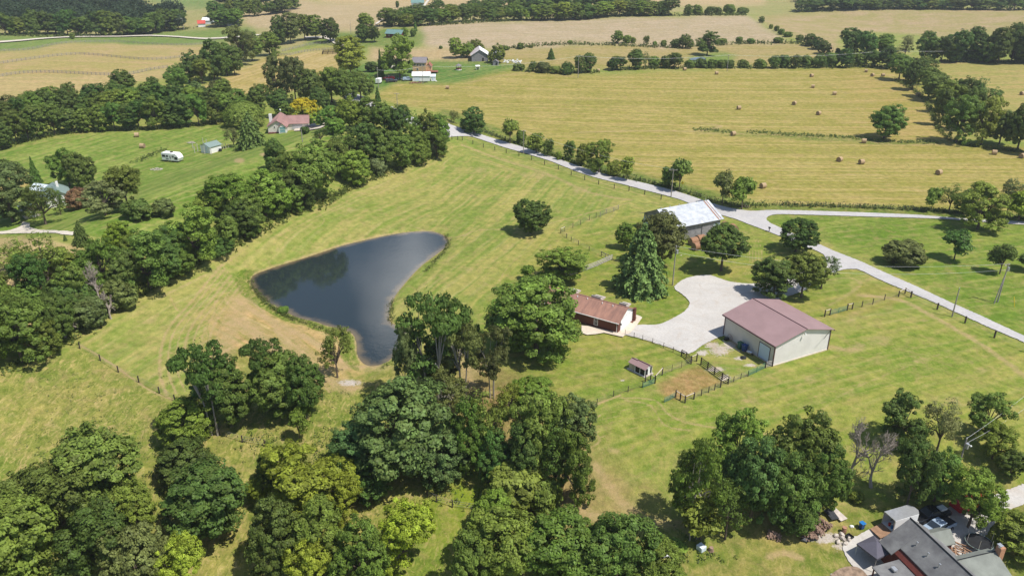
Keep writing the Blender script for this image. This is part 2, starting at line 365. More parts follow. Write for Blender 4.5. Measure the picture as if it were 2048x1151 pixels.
    track([(1100, 490), (1090, 540), (1060, 600)], .8, .5); track([(560, 470), (620, 440), (700, 400), (800, 350), (860, 320)], .5, .6)
    track([(330, 590), (420, 545), (480, 505)], .5, .6); track([(340, 590), (360, 625), (420, 640), (430, 600)], .25, .8)
    track([(330, 700), (380, 715), (420, 690), (400, 640)], .25, .7); track([(160, 690), (220, 725), (300, 780), (350, 800)], .35, .9)
    track([(1240, 795), (1310, 800), (1340, 830), (1400, 850), (1560, 870)], .35, .8); track([(1250, 800), (1300, 810), (1330, 850), (1380, 860)], .3, .8)
    track([(1240, 790), (1200, 805), (1150, 825)], .35, 1); track([(1170, 900), (1200, 880), (1180, 850), (1200, 830)], .3, .8)
    track([(1720, 590), (1800, 600), (1880, 640), (1980, 700), (2060, 760)], 1.2, .8); track([(1690, 640), (1760, 600), (1830, 590)], 1.2, .55)
    track([(1640, 690), (1700, 700), (1720, 690)], 1.6, .8); track([(1610, 850), (1700, 780), (1900, 700)], .4, .5)
    track([(1660, 610), (1720, 570), (1700, 556), (1650, 560)], .8, .6); track([(1640, 428), (1680, 431), (1750, 433)], .8, .8)
    track([(1150, 265), (1250, 262), (1330, 262), (1400, 262), (1440, 252), (1380, 244)], 1.6, .8); track([(1400, 266), (1560, 270), (1700, 280), (1800, 290), (1900, 286)], .7, .9)
    track([(940, 165), (1000, 152), (1070, 145), (1150, 155)], 3.5, .55); track([(1780, 150), (1860, 215), (1900, 275)], 4, .5); track([(880, 122), (960, 128)], 1.5, .5)
    track([(1540, 410), (1700, 414), (1860, 418)], .7, .5); track([(1450, 340), (1600, 345), (1800, 350), (2000, 345)], .3, .7)
    for k, yy in enumerate(range(165, 410, 13)): track([(1000 + 17 * k, yy), (1300 + 5 * k, yy + 5 - k % 3), (1650, yy + 3), (1990, yy + (k % 4))], .22 + .1 * (k % 3), .5)
    for k in range(7): track([(800 + 22 * k, 215 + 3 * k), (860 + 30 * k, 190 + 2 * k), (1000 + 30 * k, 178 + 3 * k), (1300, 190 + 9 * k)], .35, .5)
    track([(1455, 680), (1490, 710), (1510, 735)], .5, .6); track([(1600, 1115), (1570, 1105), (1540, 1112)], .9, .9); track([(1640, 1030), (1660, 1060), (1640, 1085)], .8, .6)
    track([(1190, 930), (1240, 1000), (1300, 1040), (1390, 1050)], 1.5, .75); track([(1080, 1030), (1150, 1020), (1230, 1050)], 1.5, .8)
    track([(720, 1000), (860, 990), (900, 1000)], .4, .5); track([(940, 770), (930, 700), (960, 740)], 2.0, .8); track([(560, 400), (620, 380)], .5, .5)
    for k in range(9): track([(492 - 6 * k, 585 - 7 * k), (474 - 11 * k, 615 - 2 * k), (452 - 15 * k, 665), (455 - 17 * k, 715 + 3 * k), (485 - 19 * k, 765 + 3 * k)], .22 + .12 * (k % 3), .85)
    for k in range(8): track([(500 + 4 * k, 600 + 3 * k), (545 + 2 * k, 640 + 5 * k), (610, 690 + 6 * k), (660, 735 + 7 * k)], .25 + .12 * (k % 2), .9)
    for k in range(6): track([(600 + 30 * k, 440 - 14 * k), (700 + 20 * k, 410 - 12 * k), (800 + 14 * k, 370 - 6 * k), (900 + 12 * k, 330 + 4 * k)], .25, .6)
    for k in range(7): track([(880 + 14 * k, 320 + 12 * k), (980 + 16 * k, 345 + 12 * k), (1100 + 12 * k, 385 + 9 * k)], .25, .55)
    for k in range(5): track([(1180 - 20 * k, 880 - 8 * k), (1300, 850 - 10 * k), (1500, 840 - 14 * k), (1700, 790 - 18 * k), (1900, 740 - 14 * k)], .2, .5)
    for k in range(5): track([(1470 + 6 * k, 455 + 2 * k), (1492 + 6 * k, 480), (1500 + 6 * k, 520), (1485 + 5 * k, 550)], .14, .8)
    track([(640, 428), (648, 440), (640, 452), (625, 455)], .25, .8); track([(1010, 600), (1000, 560), (1030, 520), (1060, 500)], .25, .7); track([(965, 560), (985, 540), (1000, 555), (985, 575), (965, 560)], .2, .7)
    for cx_, cy_, rx_ in [(1760, 680, 40), (1840, 720, 30), (1620, 760, 26), (1900, 800, 30), (1700, 640, 24), (1500, 800, 24), (1230, 900, 26), (1380, 840, 20), (1960, 740, 26), (1080, 350, 30), (1160, 380, 26), (960, 340, 24), (700, 420, 22), (560, 500, 20), (300, 640, 22), (220, 780, 24), (100, 850, 26), (60, 760, 20), (900, 620, 18), (940, 540, 18), (1160, 700, 16), (1560, 620, 12), (600, 660, 20), (1030, 465, 10), (930, 470, 8), (1180, 440, 12), (1560, 740, 10), (1340, 740, 8), (1270, 680, 6), (1850, 640, 14), (1450, 740, 7), (860, 830, 12), (640, 850, 10), (1450, 860, 10), (640, 420, 8), (760, 420, 8), (1160, 560, 10), (1470, 455, 8), (1050, 350, 16), (1200, 400, 10)]:
        rr = np.hypot((px - cx_) / rx_, (py - cy_) / (rx_ * .45)); np.maximum(dry, .6 * np.clip(1.3 - rr, 0, 1), out=dry)
    for cx_, cy_, rx_, ry_ in [(479, 321, 11, 5), (529, 309, 10, 4)]:
        rr = np.hypot((px - cx_) / rx_, (py - cy_) / ry_); np.maximum(dry, 1. * np.clip(1.6 - rr, 0, 1), out=dry)
    # gravelly white soil beside the shed
    wht = np.zeros(len(x))
    for cx_, cy_, rx_, ry_ in [(1440, 700, 26, 14), (1460, 690, 18, 12), (1425, 690, 20, 8), (1478, 716, 12, 5), (1430, 738, 24, 7), (1450, 755, 14, 8), (1500, 730, 16, 4), (1405, 705, 15, 8), (1245, 760, 5, 3), (700, 765, 30, 8), (1655, 1075, 40, 14), (1690, 1090, 30, 14), (1620, 1072, 18, 6), (1362, 510, 3, 2)]:
        rr = np.hypot((px - cx_) / rx_, (py - cy_) / ry_); np.maximum(wht, np.clip(1.35 - rr, 0, 1), out=wht)
    # soft blend between neighbouring fields
    am[:] = np.minimum(am * 1.5, 1.15)
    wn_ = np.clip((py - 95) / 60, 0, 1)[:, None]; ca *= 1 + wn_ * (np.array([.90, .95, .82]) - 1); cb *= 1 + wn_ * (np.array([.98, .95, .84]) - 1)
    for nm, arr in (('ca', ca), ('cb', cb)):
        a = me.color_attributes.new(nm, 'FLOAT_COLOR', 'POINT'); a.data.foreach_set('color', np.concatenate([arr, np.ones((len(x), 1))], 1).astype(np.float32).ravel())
    for nm, arr in (('ph', ph), ('am', am), ('ro', ro), ('dry', dry), ('wht', wht)):
        a = me.attributes.new(nm, 'FLOAT', 'POINT'); a.data.foreach_set('value', arr.astype(np.float32))
    me.polygons.foreach_set('use_smooth', np.ones(len(me.polygons), bool))
    me.materials.append(ground_mat())
    o = bpy.data.objects.new('ground', me); C.objects.link(o); tag(o, kind='structure')
GK = .53
def ground_mat():
    m = bpy.data.materials.new('ground'); m.use_nodes = True; n = m.node_tree; N = n.nodes.new; K = n.links.new
    b = n.nodes['Principled BSDF']; b.inputs['Roughness'].default_value = .95; b.inputs['Specular IOR Level'].default_value = .08
    def attr(s):
        a = N('ShaderNodeAttribute'); a.attribute_name = s; return a
    def math_(op, a, b_=None, cl=False):
        q = N('ShaderNodeMath'); q.operation = op; q.use_clamp = cl
        for i, v in enumerate((a, b_)):
            if v is None: continue
            if isinstance(v, (int, float)): q.inputs[i].default_value = v
            else: K(v, q.inputs[i])
        return q.outputs[0]
    geo = N('ShaderNodeNewGeometry').outputs['Position']
    def noise(s, det=4, ro=.6, vec=None, dim='3D', W=None, dist=0.):
        q = N('ShaderNodeTexNoise'); q.noise_dimensions = dim; q.inputs['Scale'].default_value = s; q.inputs['Detail'].default_value = det; q.inputs['Roughness'].default_value = ro; q.inputs['Distortion'].default_value = dist
        if dim == '1D': K(W, q.inputs['W'])
        else: K(vec if vec is not None else geo, q.inputs['Vector'])
        return q.outputs[0]
    def rng(v, a, b_, c=0., d=1.):
        q = N('ShaderNodeMapRange'); q.inputs[1].default_value = a; q.inputs[2].default_value = b_; q.inputs[3].default_value = c; q.inputs[4].default_value = d; K(v, q.inputs[0]); return q.outputs[0]
    def mix(f, a, b_, bt='MIX'):
        q = N('ShaderNodeMix'); q.data_type = 'RGBA'; q.blend_type = bt
        if isinstance(f, float): q.inputs[0].default_value = f
        else: K(f, q.inputs[0])
        for i, v in ((6, a), (7, b_)):
            if isinstance(v, tuple): q.inputs[i].default_value = (*v, 1)
            else: K(v, q.inputs[i])
        return q.outputs[2]
    n1 = noise(.045, 7, .62, dist=.6); n2 = noise(.6, 6, .7); n3 = noise(4.5, 3, .7)
    f = rng(n1, .385, .66)
    ph = attr('ph').outputs['Fac']; phn = math_('ADD', ph, math_('MULTIPLY', noise(.12, 3), 1.6))
    st = math_('ADD', math_('ADD', math_('MULTIPLY', noise(.33, 1, .5, dim='1D', W=phn), .42), math_('MULTIPLY', noise(1.05, 1, .5, dim='1D', W=phn), .26)), math_('MULTIPLY', noise(.1, 2, .6, dim='1D', W=phn), .32))           # mowing swaths
    brk = rng(noise(.09, 4, .6), .38, .62)
    am = attr('am').outputs['Fac']
    sv = math_('MULTIPLY', math_('MULTIPLY', math_('SUBTRACT', st, .5), 9.5), math_('MULTIPLY', am, math_('ADD', math_('MULTIPLY', brk, .8), .4)))
    f2 = math_('ADD', f, sv, True)
    f2 = math_('ADD', math_('MULTIPLY', f2, .85), math_('MULTIPLY', math_('SUBTRACT', n2, .5), 1.5), True)
    col = mix(f2, attr('ca').outputs['Color'], attr('cb').outputs['Color'])
    # regular pale lines left by the machine
    wv = N('ShaderNodeMath'); wv.operation = 'SINE'; K(math_('MULTIPLY', phn, 1.9), wv.inputs[0])
    wl = math_('MULTIPLY', rng(wv.outputs[0], .55, 1., 0, .42), math_('MULTIPLY', am, brk))
    col = mix(wl, col, lin((214, 200, 138)))
    # tussocks of the rough pasture
    sx = N('ShaderNodeMapping'); sx.inputs['Scale'].default_value = (1, .45, 1); sx.inputs['Rotation'].default_value = (0, 0, .7); K(geo, sx.inputs[0])
    tu = noise(1.1, 5, .75, vec=sx.outputs[0], dist=1.4); ro = attr('ro').outputs['Fac']
    col = mix(math_('MULTIPLY', rng(tu, .52, .62), math_('MULTIPLY', ro, .9)), col, lin((210, 192, 122)))
    col = mix(math_('MULTIPLY', rng(tu, .47, .34), math_('MULTIPLY', ro, .7)), col, lin((92, 118, 40)))
    cl = rng(noise(.28, 5, .6), .5, .68); col = mix(math_('MULTIPLY', cl, math_('ADD', math_('MULTIPLY', ro, .25), .12)), col, lin((118, 148, 52)))
    # dry tracks
    dn = noise(.9, 6, .75, dist=.7)
    dr = rng(math_('ADD', attr('dry').outputs['Fac'], math_('MULTIPLY', math_('SUBTRACT', dn, .5), 1.7)), .32, 1.0)
    col = mix(math_('MULTIPLY', dr, .85), col, mix(rng(n2, .4, .6), lin((216, 192, 134)), lin((204, 174, 132))))
    sp_ = rng(noise(.17, 7, .72), .62, .75); col = mix(math_('MULTIPLY', sp_, .35), col, lin((206, 182, 120)))
    wn = noise(2.2, 5, .8); wh = rng(math_('ADD', attr('wht').outputs['Fac'], math_('MULTIPLY', math_('SUBTRACT', wn, .5), 2.6)), .5, .85)
    col = mix(wh, col, lin((226, 214, 200)))
    col = mix(math_('MULTIPLY', rng(noise(.32, 7, .75, dist=.8),   .48, .68), .42), col, lin((214, 178, 128)))
    # blade-scale light and dark
    v = math_('ADD', .58, math_('MULTIPLY', n3, .85)); v = math_('MULTIPLY', v, math_('ADD', .45, math_('MULTIPLY', n2, 1.1)))
    v = math_('MULTIPLY', v, GK)
    cmb = N('ShaderNodeCombineColor')
    for i in range(3): K(v, cmb.inputs[i])
    col = mix(1.0, col, cmb.outputs[0], 'MULTIPLY')
    K(col, b.inputs['Base Color'])
    bp = N('ShaderNodeBump'); bp.inputs['Strength'].default_value = .75; bp.inputs['Distance'].default_value = .25
    K(math_('ADD', math_('MULTIPLY', n2, .6), math_('MULTIPLY', n3, .25)), bp.inputs['Height']); K(bp.outputs[0], b.inputs['Normal'])
    return m
build_ground()
# ---------------------------------------------------------------- water
def water_mat(name, deep):
    m = bpy.data.materials.new(name); m.use_nodes = True; n = m.node_tree; b = n.nodes['Principled BSDF']
    b.inputs['Base Color'].default_value = (*deep, 1); b.inputs['Roughness'].default_value = .06; b.inputs['Specular IOR Level'].default_value = .62
    g = n.nodes.new('ShaderNodeNewGeometry'); t = n.nodes.new('ShaderNodeTexNoise'); t.inputs['Scale'].default_value = 1.6; t.inputs['Detail'].default_value = 4
    t2 = n.nodes.new('ShaderNodeTexNoise'); t2.inputs['Scale'].default_value = .09; t2.inputs['Detail'].default_value = 3
    r = n.nodes.new('ShaderNodeMapRange'); r.inputs[1].default_value = .42; r.inputs[2].default_value = .62; r.inputs[3].default_value = .12; r.inputs[4].default_value = 1
    mu = n.nodes.new('ShaderNodeMath'); mu.operation = 'MULTIPLY'
    bp = n.nodes.new('ShaderNodeBump'); bp.inputs['Strength'].default_value = .09; bp.inputs['Distance'].default_value = .12
    K = n.links.new
    K(g.outputs['Position'], t.inputs['Vector']); K(g.outputs['Position'], t2.inputs['Vector']); K(t2.outputs[0], r.inputs[0])
    K(t.outputs[0], mu.inputs[0]); K(r.outputs[0], mu.inputs[1]); K(mu.outputs[0], bp.inputs['Height']); K(bp.outputs[0], b.inputs['Normal'])
    return m
def pond(name, W, z, grow):
    pts = []; n = len(W)
    for i, p in enumerate(W):
        a, b_ = np.array(W[i - 1]), np.array(W[(i + 1) % n]); t = b_ - a; nn = np.array([t[1], -t[0]]); nn /= np.linalg.norm(nn) + 1e-9
        q = np.array(p) + nn * grow
        if inpoly(np.array([q[0]]), np.array([q[1]]), W)[0]: q = np.array(p) - nn * grow
        pts.append(tuple(q))
    A = np.array(pts); gx, gy = np.meshgrid(np.arange(A[:, 0].min(), A[:, 0].max(), .9), np.arange(A[:, 1].min(), A[:, 1].max(), .9)); gx, gy = gx.ravel(), gy.ravel()
    ok = inpoly(gx, gy, pts) & (segdist(gx, gy, pts, True) > .4)
    r = delaunay_2d_cdt([Vector(p) for p in pts] + [Vector(q) for q in zip(gx[ok], gy[ok])], [(i, (i + 1) % n) for i in range(n)], [list(range(n))], 1, 1e-5)
    me = bpy.data.meshes.new(name); me.from_pydata([(v.x, v.y, z) for v in r[0]], [], [tuple(f) for f in r[2]]); me.update()
    nz_ = np.empty(len(me.polygons) * 3); me.polygons.foreach_get('normal', nz_)
    if nz_[2::3].sum() < 0: me.flip_normals()
    vx = np.array([v.x for v in r[0]]); vy = np.array([v.y for v in r[0]]); d = segdist(vx, vy, W, True); d[~inpoly(vx, vy, W)] = 0
    a = me.attributes.new('depth', 'FLOAT', 'POINT'); a.data.foreach_set('value', d.astype(np.float32))
    m = water_mat(name, (.03, .04, .03)); nt_ = m.node_tree; b = nt_.nodes['Principled BSDF']; at = nt_.nodes.new('ShaderNodeAttribute'); at.attribute_name = 'depth'
    nz3 = nt_.nodes.new('ShaderNodeTexNoise'); nz3.inputs['Scale'].default_value = .35; nz3.inputs['Detail'].default_value = 5; g = nt_.nodes.new('ShaderNodeNewGeometry'); ma = nt_.nodes.new('ShaderNodeMath'); ma.operation = 'MULTIPLY_ADD'; ma.inputs[1].default_value = -3.2
    mr = nt_.nodes.new('ShaderNodeMapRange'); mr.inputs[1].default_value = -1.9; mr.inputs[2].default_value = .2; mr.interpolation_type = 'SMOOTHSTEP'
    mx = nt_.nodes.new('ShaderNodeMix'); mx.data_type = 'RGBA'; mx.inputs[6].default_value = (.15, .115, .065, 1); mx.inputs[7].default_value = (.019, .028, .030, 1)
    K = nt_.links.new; K(g.outputs['Position'], nz3.inputs['Vector']); K(nz3.outputs[0], ma.inputs[0]); K(at.outputs['Fac'], ma.inputs[2]); K(ma.outputs[0], mr.inputs[0]); K(mr.outputs[0], mx.inputs[0]); K(mx.outputs[2], b.inputs['Base Color'])
    b.inputs['Specular IOR Level'].default_value = .6
    me.materials.append(m); o = bpy.data.objects.new(name, me); C.objects.link(o); tag(o, kind='structure')
pond('pond_water', PONDW, ZW, .8)
poly_sheet('distant_pond_water', FARP, water_mat('far_water', (.02, .03, .035)), off=.1, sm=0)
# ---------------------------------------------------------------- roads, drives, yards
gravel = mat('gravel', (.50, .475, .44), .95, nscale=.16, col2=(.43, .405, .375), spec=.1, bump=.15, detail=9)
asph = mat('chipseal', (.46, .44, .42), .92, nscale=.3, col2=(.40, .385, .38), spec=.15, bump=.1, detail=9)
conc = mat('concrete', (.58, .50, .40), .9, .06, 1.2, spec=.1, detail=8)
dirt = mat('worn_track', (.56, .5, .42), .95, .12, .5, spec=.1, detail=8)
def wear(m, c2, k=.5):
    n = m.node_tree; b = n.nodes['Principled BSDF']; K = n.links.new; src = b.inputs['Base Color'].links[0].from_socket; g = n.nodes.new('ShaderNodeNewGeometry')
    def nz(s, d, dist=0.):
        t = n.nodes.new('ShaderNodeTexNoise'); t.inputs['Scale'].default_value = s; t.inputs['Detail'].default_value = d; t.inputs['Distortion'].default_value = dist; t.inputs['Roughness'].default_value = .7; K(g.outputs['Position'], t.inputs['Vector']); return t.outputs[0]
    def mr(v, a, c, lo=0., hi=1.):
        r = n.nodes.new('ShaderNodeMapRange'); r.inputs[1].default_value = a; r.inputs[2].default_value = c; r.inputs[3].default_value = lo; r.inputs[4].default_value = hi; K(v, r.inputs[0]); return r.outputs[0]
    m1 = n.nodes.new('ShaderNodeMix'); m1.data_type = 'RGBA'; K(mr(nz(.22, 6, 2.5), .5, .72, 0, k), m1.inputs[0]); K(src, m1.inputs[6]); m1.inputs[7].default_value = (*c2, 1)
    m2 = n.nodes.new('ShaderNodeHueSaturation'); K(m1.outputs[2], m2.inputs['Color']); K(mr(nz(3.0, 5), .35, .65, .90, 1.08), m2.inputs['Value']); K(m2.outputs[0], b.inputs['Base Color'])
wear(gravel, (.40, .33, .26), .55); wear(asph, (.36, .33, .31), .5); wear(dirt, (.36, .38, .2), .6); wear(conc, (.45, .38, .3), .4)
RU = [(893, 246), (901, 250), (945, 264), (986, 277), (1040, 293), (1104, 314), (1167, 336), (1215, 350), (1263, 361), (1326, 376), (1374, 390), (1421, 406), (1453, 415), (1500, 422.5)]
RL = [(889, 277), (901, 274.6), (936, 273), (960, 279), (1009, 295.5), (1053, 308), (1104, 324), (1151, 343), (1199, 358), (1247, 369.5), (1294, 382), (1358, 399), (1421, 424), (1469, 438), (1500, 450), (1553, 470), (1600, 490), (1640, 505), (1652, 518), (1662, 545), (1680, 541), (1714, 538.5), (1753, 557), (1800, 577), (1858, 601), (1917, 627.5), (1976, 654), (2048, 685), (2200, 752)]
RR = [(2200, 738), (2048, 672), (1956, 629), (1897, 603.5), (1839, 576), (1780, 550), (1722, 523.6), (1667, 502), (1632, 486), (1601, 474), (1561, 456), (1540, 446), (1532, 438)]
poly_sheet('road', RU + [(1534, 421), (1600, 421.5), (1722, 425.5), (1839, 430.6), (1917, 437), (1995, 441.5), (2048, 444), (2200, 454), (2200, 461), (2048, 450), (1956, 444), (1878, 438), (1761, 434.5), (1643, 431), (1565, 429), (1542, 431)] + RR[::-1] + RL[::-1], asph, .05, sm=2, jit=.05)
poly_sheet('driveway', Z([(600, 815), (610, 790), (690, 768), (800, 766), (850, 750), (930, 708), (965, 672), (965, 645), (930, 610), (895, 585), (900, 563), (950, 530), (1020, 515), (1080, 515), (1150, 540), (1220, 553), (1330, 555), (1450, 520), (1560, 470), (1680, 440), (1700, 490), (1640, 530), (1560, 590), (1420, 640), (1290, 700), (1200, 800), (1120, 830), (1040, 870), (965, 915), (900, 895), (800, 862), (700, 832), (640, 820)], 2.557, 1000, 350), gravel, .07, sm=3, jit=.05)
poly_sheet('path', Z([(1200, 965), (1240, 800), (1380, 780), (1440, 800), (1500, 700), (1420, 680), (1425, 635), (1560, 680), (1600, 705), (1530, 805), (1400, 960), (1300, 1000)], 8.223, 1090, 550), conc, .10, sm=0)
poly_sheet('patio', Z([(600, 840), (720, 850), (1200, 960), (1310, 1000), (1280, 1030), (970, 960), (820, 985), (690, 995), (600, 960)], 8.223, 1090, 550), conc, .16, sm=0)
poly_sheet('flower_bed', Z([(1380, 760), (1400, 680), (1480, 690), (1505, 715), (1440, 795), (1380, 785)], 8.223, 1090, 550), mat('mulch', (.16, .07, .05), .95, .3, 3), .13, sm=0)
poly_sheet('far_road', [(690, 194), (700, 186), (722, 192), (745, 205), (790, 222), (830, 237), (860, 250), (893, 246), (889, 277), (860, 262), (820, 248), (780, 232), (720, 206), (700, 203)], asph, .1, sm=2)
poly_sheet('farm_lane', [(-200, 97), (0, 84), (60, 79.5), (100, 76.5), (160, 74), (240, 73.5), (300, 71.5), (360, 74), (410, 77.5), (470, 74.5), (520, 70), (520, 72), (470, 76.8), (410, 80), (360, 76.3), (300, 73.5), (240, 75.2), (160, 75.8), (100, 78.5), (60, 82), (0, 87), (-200, 101)], dirt, .3, sm=2)
poly_sheet('house_lane', [(610, 75), (640, 74.5), (650, 72), (640, 70), (655, 70), (670, 80), (686, 88), (688, 92), (676, 93), (655, 80), (640, 78), (612, 77.5)], dirt, .3, sm=2)
poly_sheet('hilltop_lane', [(754, 50), (768, 41), (766, 39), (750, 49)], dirt, .3, sm=1)
poly_sheet('ridge_lane', [(846, 14), (852, 4), (860, -4), (864, -3), (856, 6), (850, 15)], dirt, .3, sm=1)
poly_sheet('yard_lane', [(735, 140), (760, 134), (790, 133), (790, 137), (762, 139), (738, 144)], dirt, .3, sm=1)
poly_sheet('field_track', Z([(0, 940), (120, 925), (240, 880), (260, 830), (350, 850), (345, 890), (500, 925), (840, 945), (840, 985), (560, 960), (300, 960), (150, 965), (0, 970), (-400, 1000), (-400, 970)], 5.753, 0, 300), dirt, .05, sm=2, jit=.05)
poly_sheet('house_driveway', [(590, 257), (622, 256), (640, 250), (652, 246), (660, 249), (640, 258), (612, 262), (588, 263)], conc, .12, sm=1)
poly_sheet('yard_gravel', [(1690, 1085), (1720, 1068), (1760, 1048), (1800, 1030), (1850, 1045), (1880, 1030), (1905, 1010), (1960, 1000), (2000, 985), (2048, 968), (2160, 925), (2160, 960), (2048, 1008), (2015, 1022), (1990, 1045), (1970, 1075), (1990, 1100), (1950, 1200), (1840, 1200), (1790, 1180), (1740, 1170), (1690, 1110)], gravel, .06, sm=2, jit=.05)
# ---------------------------------------------------------------- foliage
def leaf_mat(name, spec=.35, trans=.32, rough=.55, top=None):
    m = bpy.data.materials.new(name); m.use_nodes = True; n = m.node_tree; N = n.nodes.new; K = n.links.new
    b = n.nodes['Principled BSDF']; out = n.nodes['Material Output']
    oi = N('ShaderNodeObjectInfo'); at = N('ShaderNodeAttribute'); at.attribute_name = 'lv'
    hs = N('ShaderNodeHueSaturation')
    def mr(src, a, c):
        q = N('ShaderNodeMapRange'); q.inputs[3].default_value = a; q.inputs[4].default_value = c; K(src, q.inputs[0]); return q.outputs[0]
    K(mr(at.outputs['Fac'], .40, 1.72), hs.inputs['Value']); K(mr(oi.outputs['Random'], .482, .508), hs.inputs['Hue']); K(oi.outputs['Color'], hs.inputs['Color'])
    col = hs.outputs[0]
    a2 = N('ShaderNodeAttribute'); a2.attribute_name = 'lh'
    mx = N('ShaderNodeMix'); mx.data_type = 'RGBA'; mx.inputs[7].default_value = (*(top or (.16, .17, .035)), 1)
    mm = N('ShaderNodeMapRange'); mm.inputs[1].default_value = .6 if not top else .26; mm.inputs[2].default_value = 1.2 if not top else .42; mm.inputs[4].default_value = .5 if not top else .92
    K(a2.outputs['Fac'], mm.inputs[0]); K(mm.outputs[0], mx.inputs[0]); K(col, mx.inputs[6]); col = mx.outputs[2]
    K(col, b.inputs['Base Color']); b.inputs['Roughness'].default_value = rough; b.inputs['Specular IOR Level'].default_value = spec
    t = N('ShaderNodeBsdfTranslucent'); g = N('ShaderNodeGamma'); g.inputs[1].default_value = .85; K(col, g.inputs[0]); K(g.outputs[0], t.inputs[0])
    ms = N('ShaderNodeMixShader'); ms.inputs[0].default_value = trans; K(b.outputs[0], ms.inputs[1]); K(t.outputs[0], ms.inputs[2]); K(ms.outputs[0], out.inputs[0])
    return m
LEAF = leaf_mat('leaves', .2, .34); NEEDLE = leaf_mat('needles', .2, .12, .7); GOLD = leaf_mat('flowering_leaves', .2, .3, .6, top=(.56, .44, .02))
BARK = mat('bark', (.11, .085, .065), .95, .35, 1.5); PALE = mat('pale_bark', (.30, .27, .23), .9, .3, 1.2); DEADB = mat('dead_bark', (.33, .28, .24), .9, .25, 1.5)
def leaves(P, Nn, size, rg, asp=.62, lh=None):
    """one diamond of leaf-cluster size at every point"""
    n = len(P); Nn = Nn / (np.linalg.norm(Nn, axis=1, keepdims=True) + 1e-9)
    r = rg.normal(size=(n, 3)); a = np.cross(Nn, r); a /= np.linalg.norm(a, axis=1, keepdims=True) + 1e-9; b = np.cross(Nn, a)
    s = (size * rg.uniform(.6, 1.4, n))[:, None]
    fold = Nn * s * .18
    V = np.stack([P - a * s, P - b * s * asp + fold, P + a * s, P + b * s * asp + fold], 1).reshape(-1, 3)
    return V, np.arange(4 * n).reshape(n, 4)
def crown_mesh(name, P, Nn, size, rg, m, asp=.62, lv=None, lh=None):
    V, Q = leaves(P, Nn, size, rg, asp); me = fastmesh(name, V, Q)
    lv = rg.beta(2, 2, len(P)) if lv is None else lv; lh = np.zeros(len(P)) if lh is None else lh
    for nm, arr in (('lv', lv), ('lh', lh)):
        a = me.attributes.new(nm, 'FLOAT', 'FACE'); a.data.foreach_set('value', np.asarray(arr, np.float32))
    me.materials.append(m); return me
def sph(n, rg):
    v = rg.normal(size=(n, 3)); return v / np.linalg.norm(v, axis=1, keepdims=True)
def trunk_mesh(name, ends, m, r0=.055, fork=.3, multi=1, rg=None, n=6):
    b = MB()
    for k in range(multi):
        ox = 0 if multi == 1 else .14 * math.cos(k * 2.4); oy = 0 if multi == 1 else .14 * math.sin(k * 2.4)
        es = ends[k::multi]; f = Vector((ox * 1.6, oy * 1.6, fork)); rr = r0 / math.sqrt(multi)
        b.tube([(ox, oy, -.04), (ox, oy, 0), (ox * 1.2, oy * 1.2, fork * .5), f], [rr * 1.5, rr * 1.25, rr * .95, rr * .8], n, cap=False)
        for e in es:
            e = Vector(e); mid = f.lerp(e, .5) + Vector((rg.normal() * .03, rg.normal() * .03, .05))
            b.tube([f - Vector((0, 0, .02)), mid, e], [rr * .6, rr * .38, rr * .12], 5, cap=False)
    me = bpy.data.meshes.new(name); me.from_pydata(b.v, [], b.f); me.materials.append(m); me.update(); return me
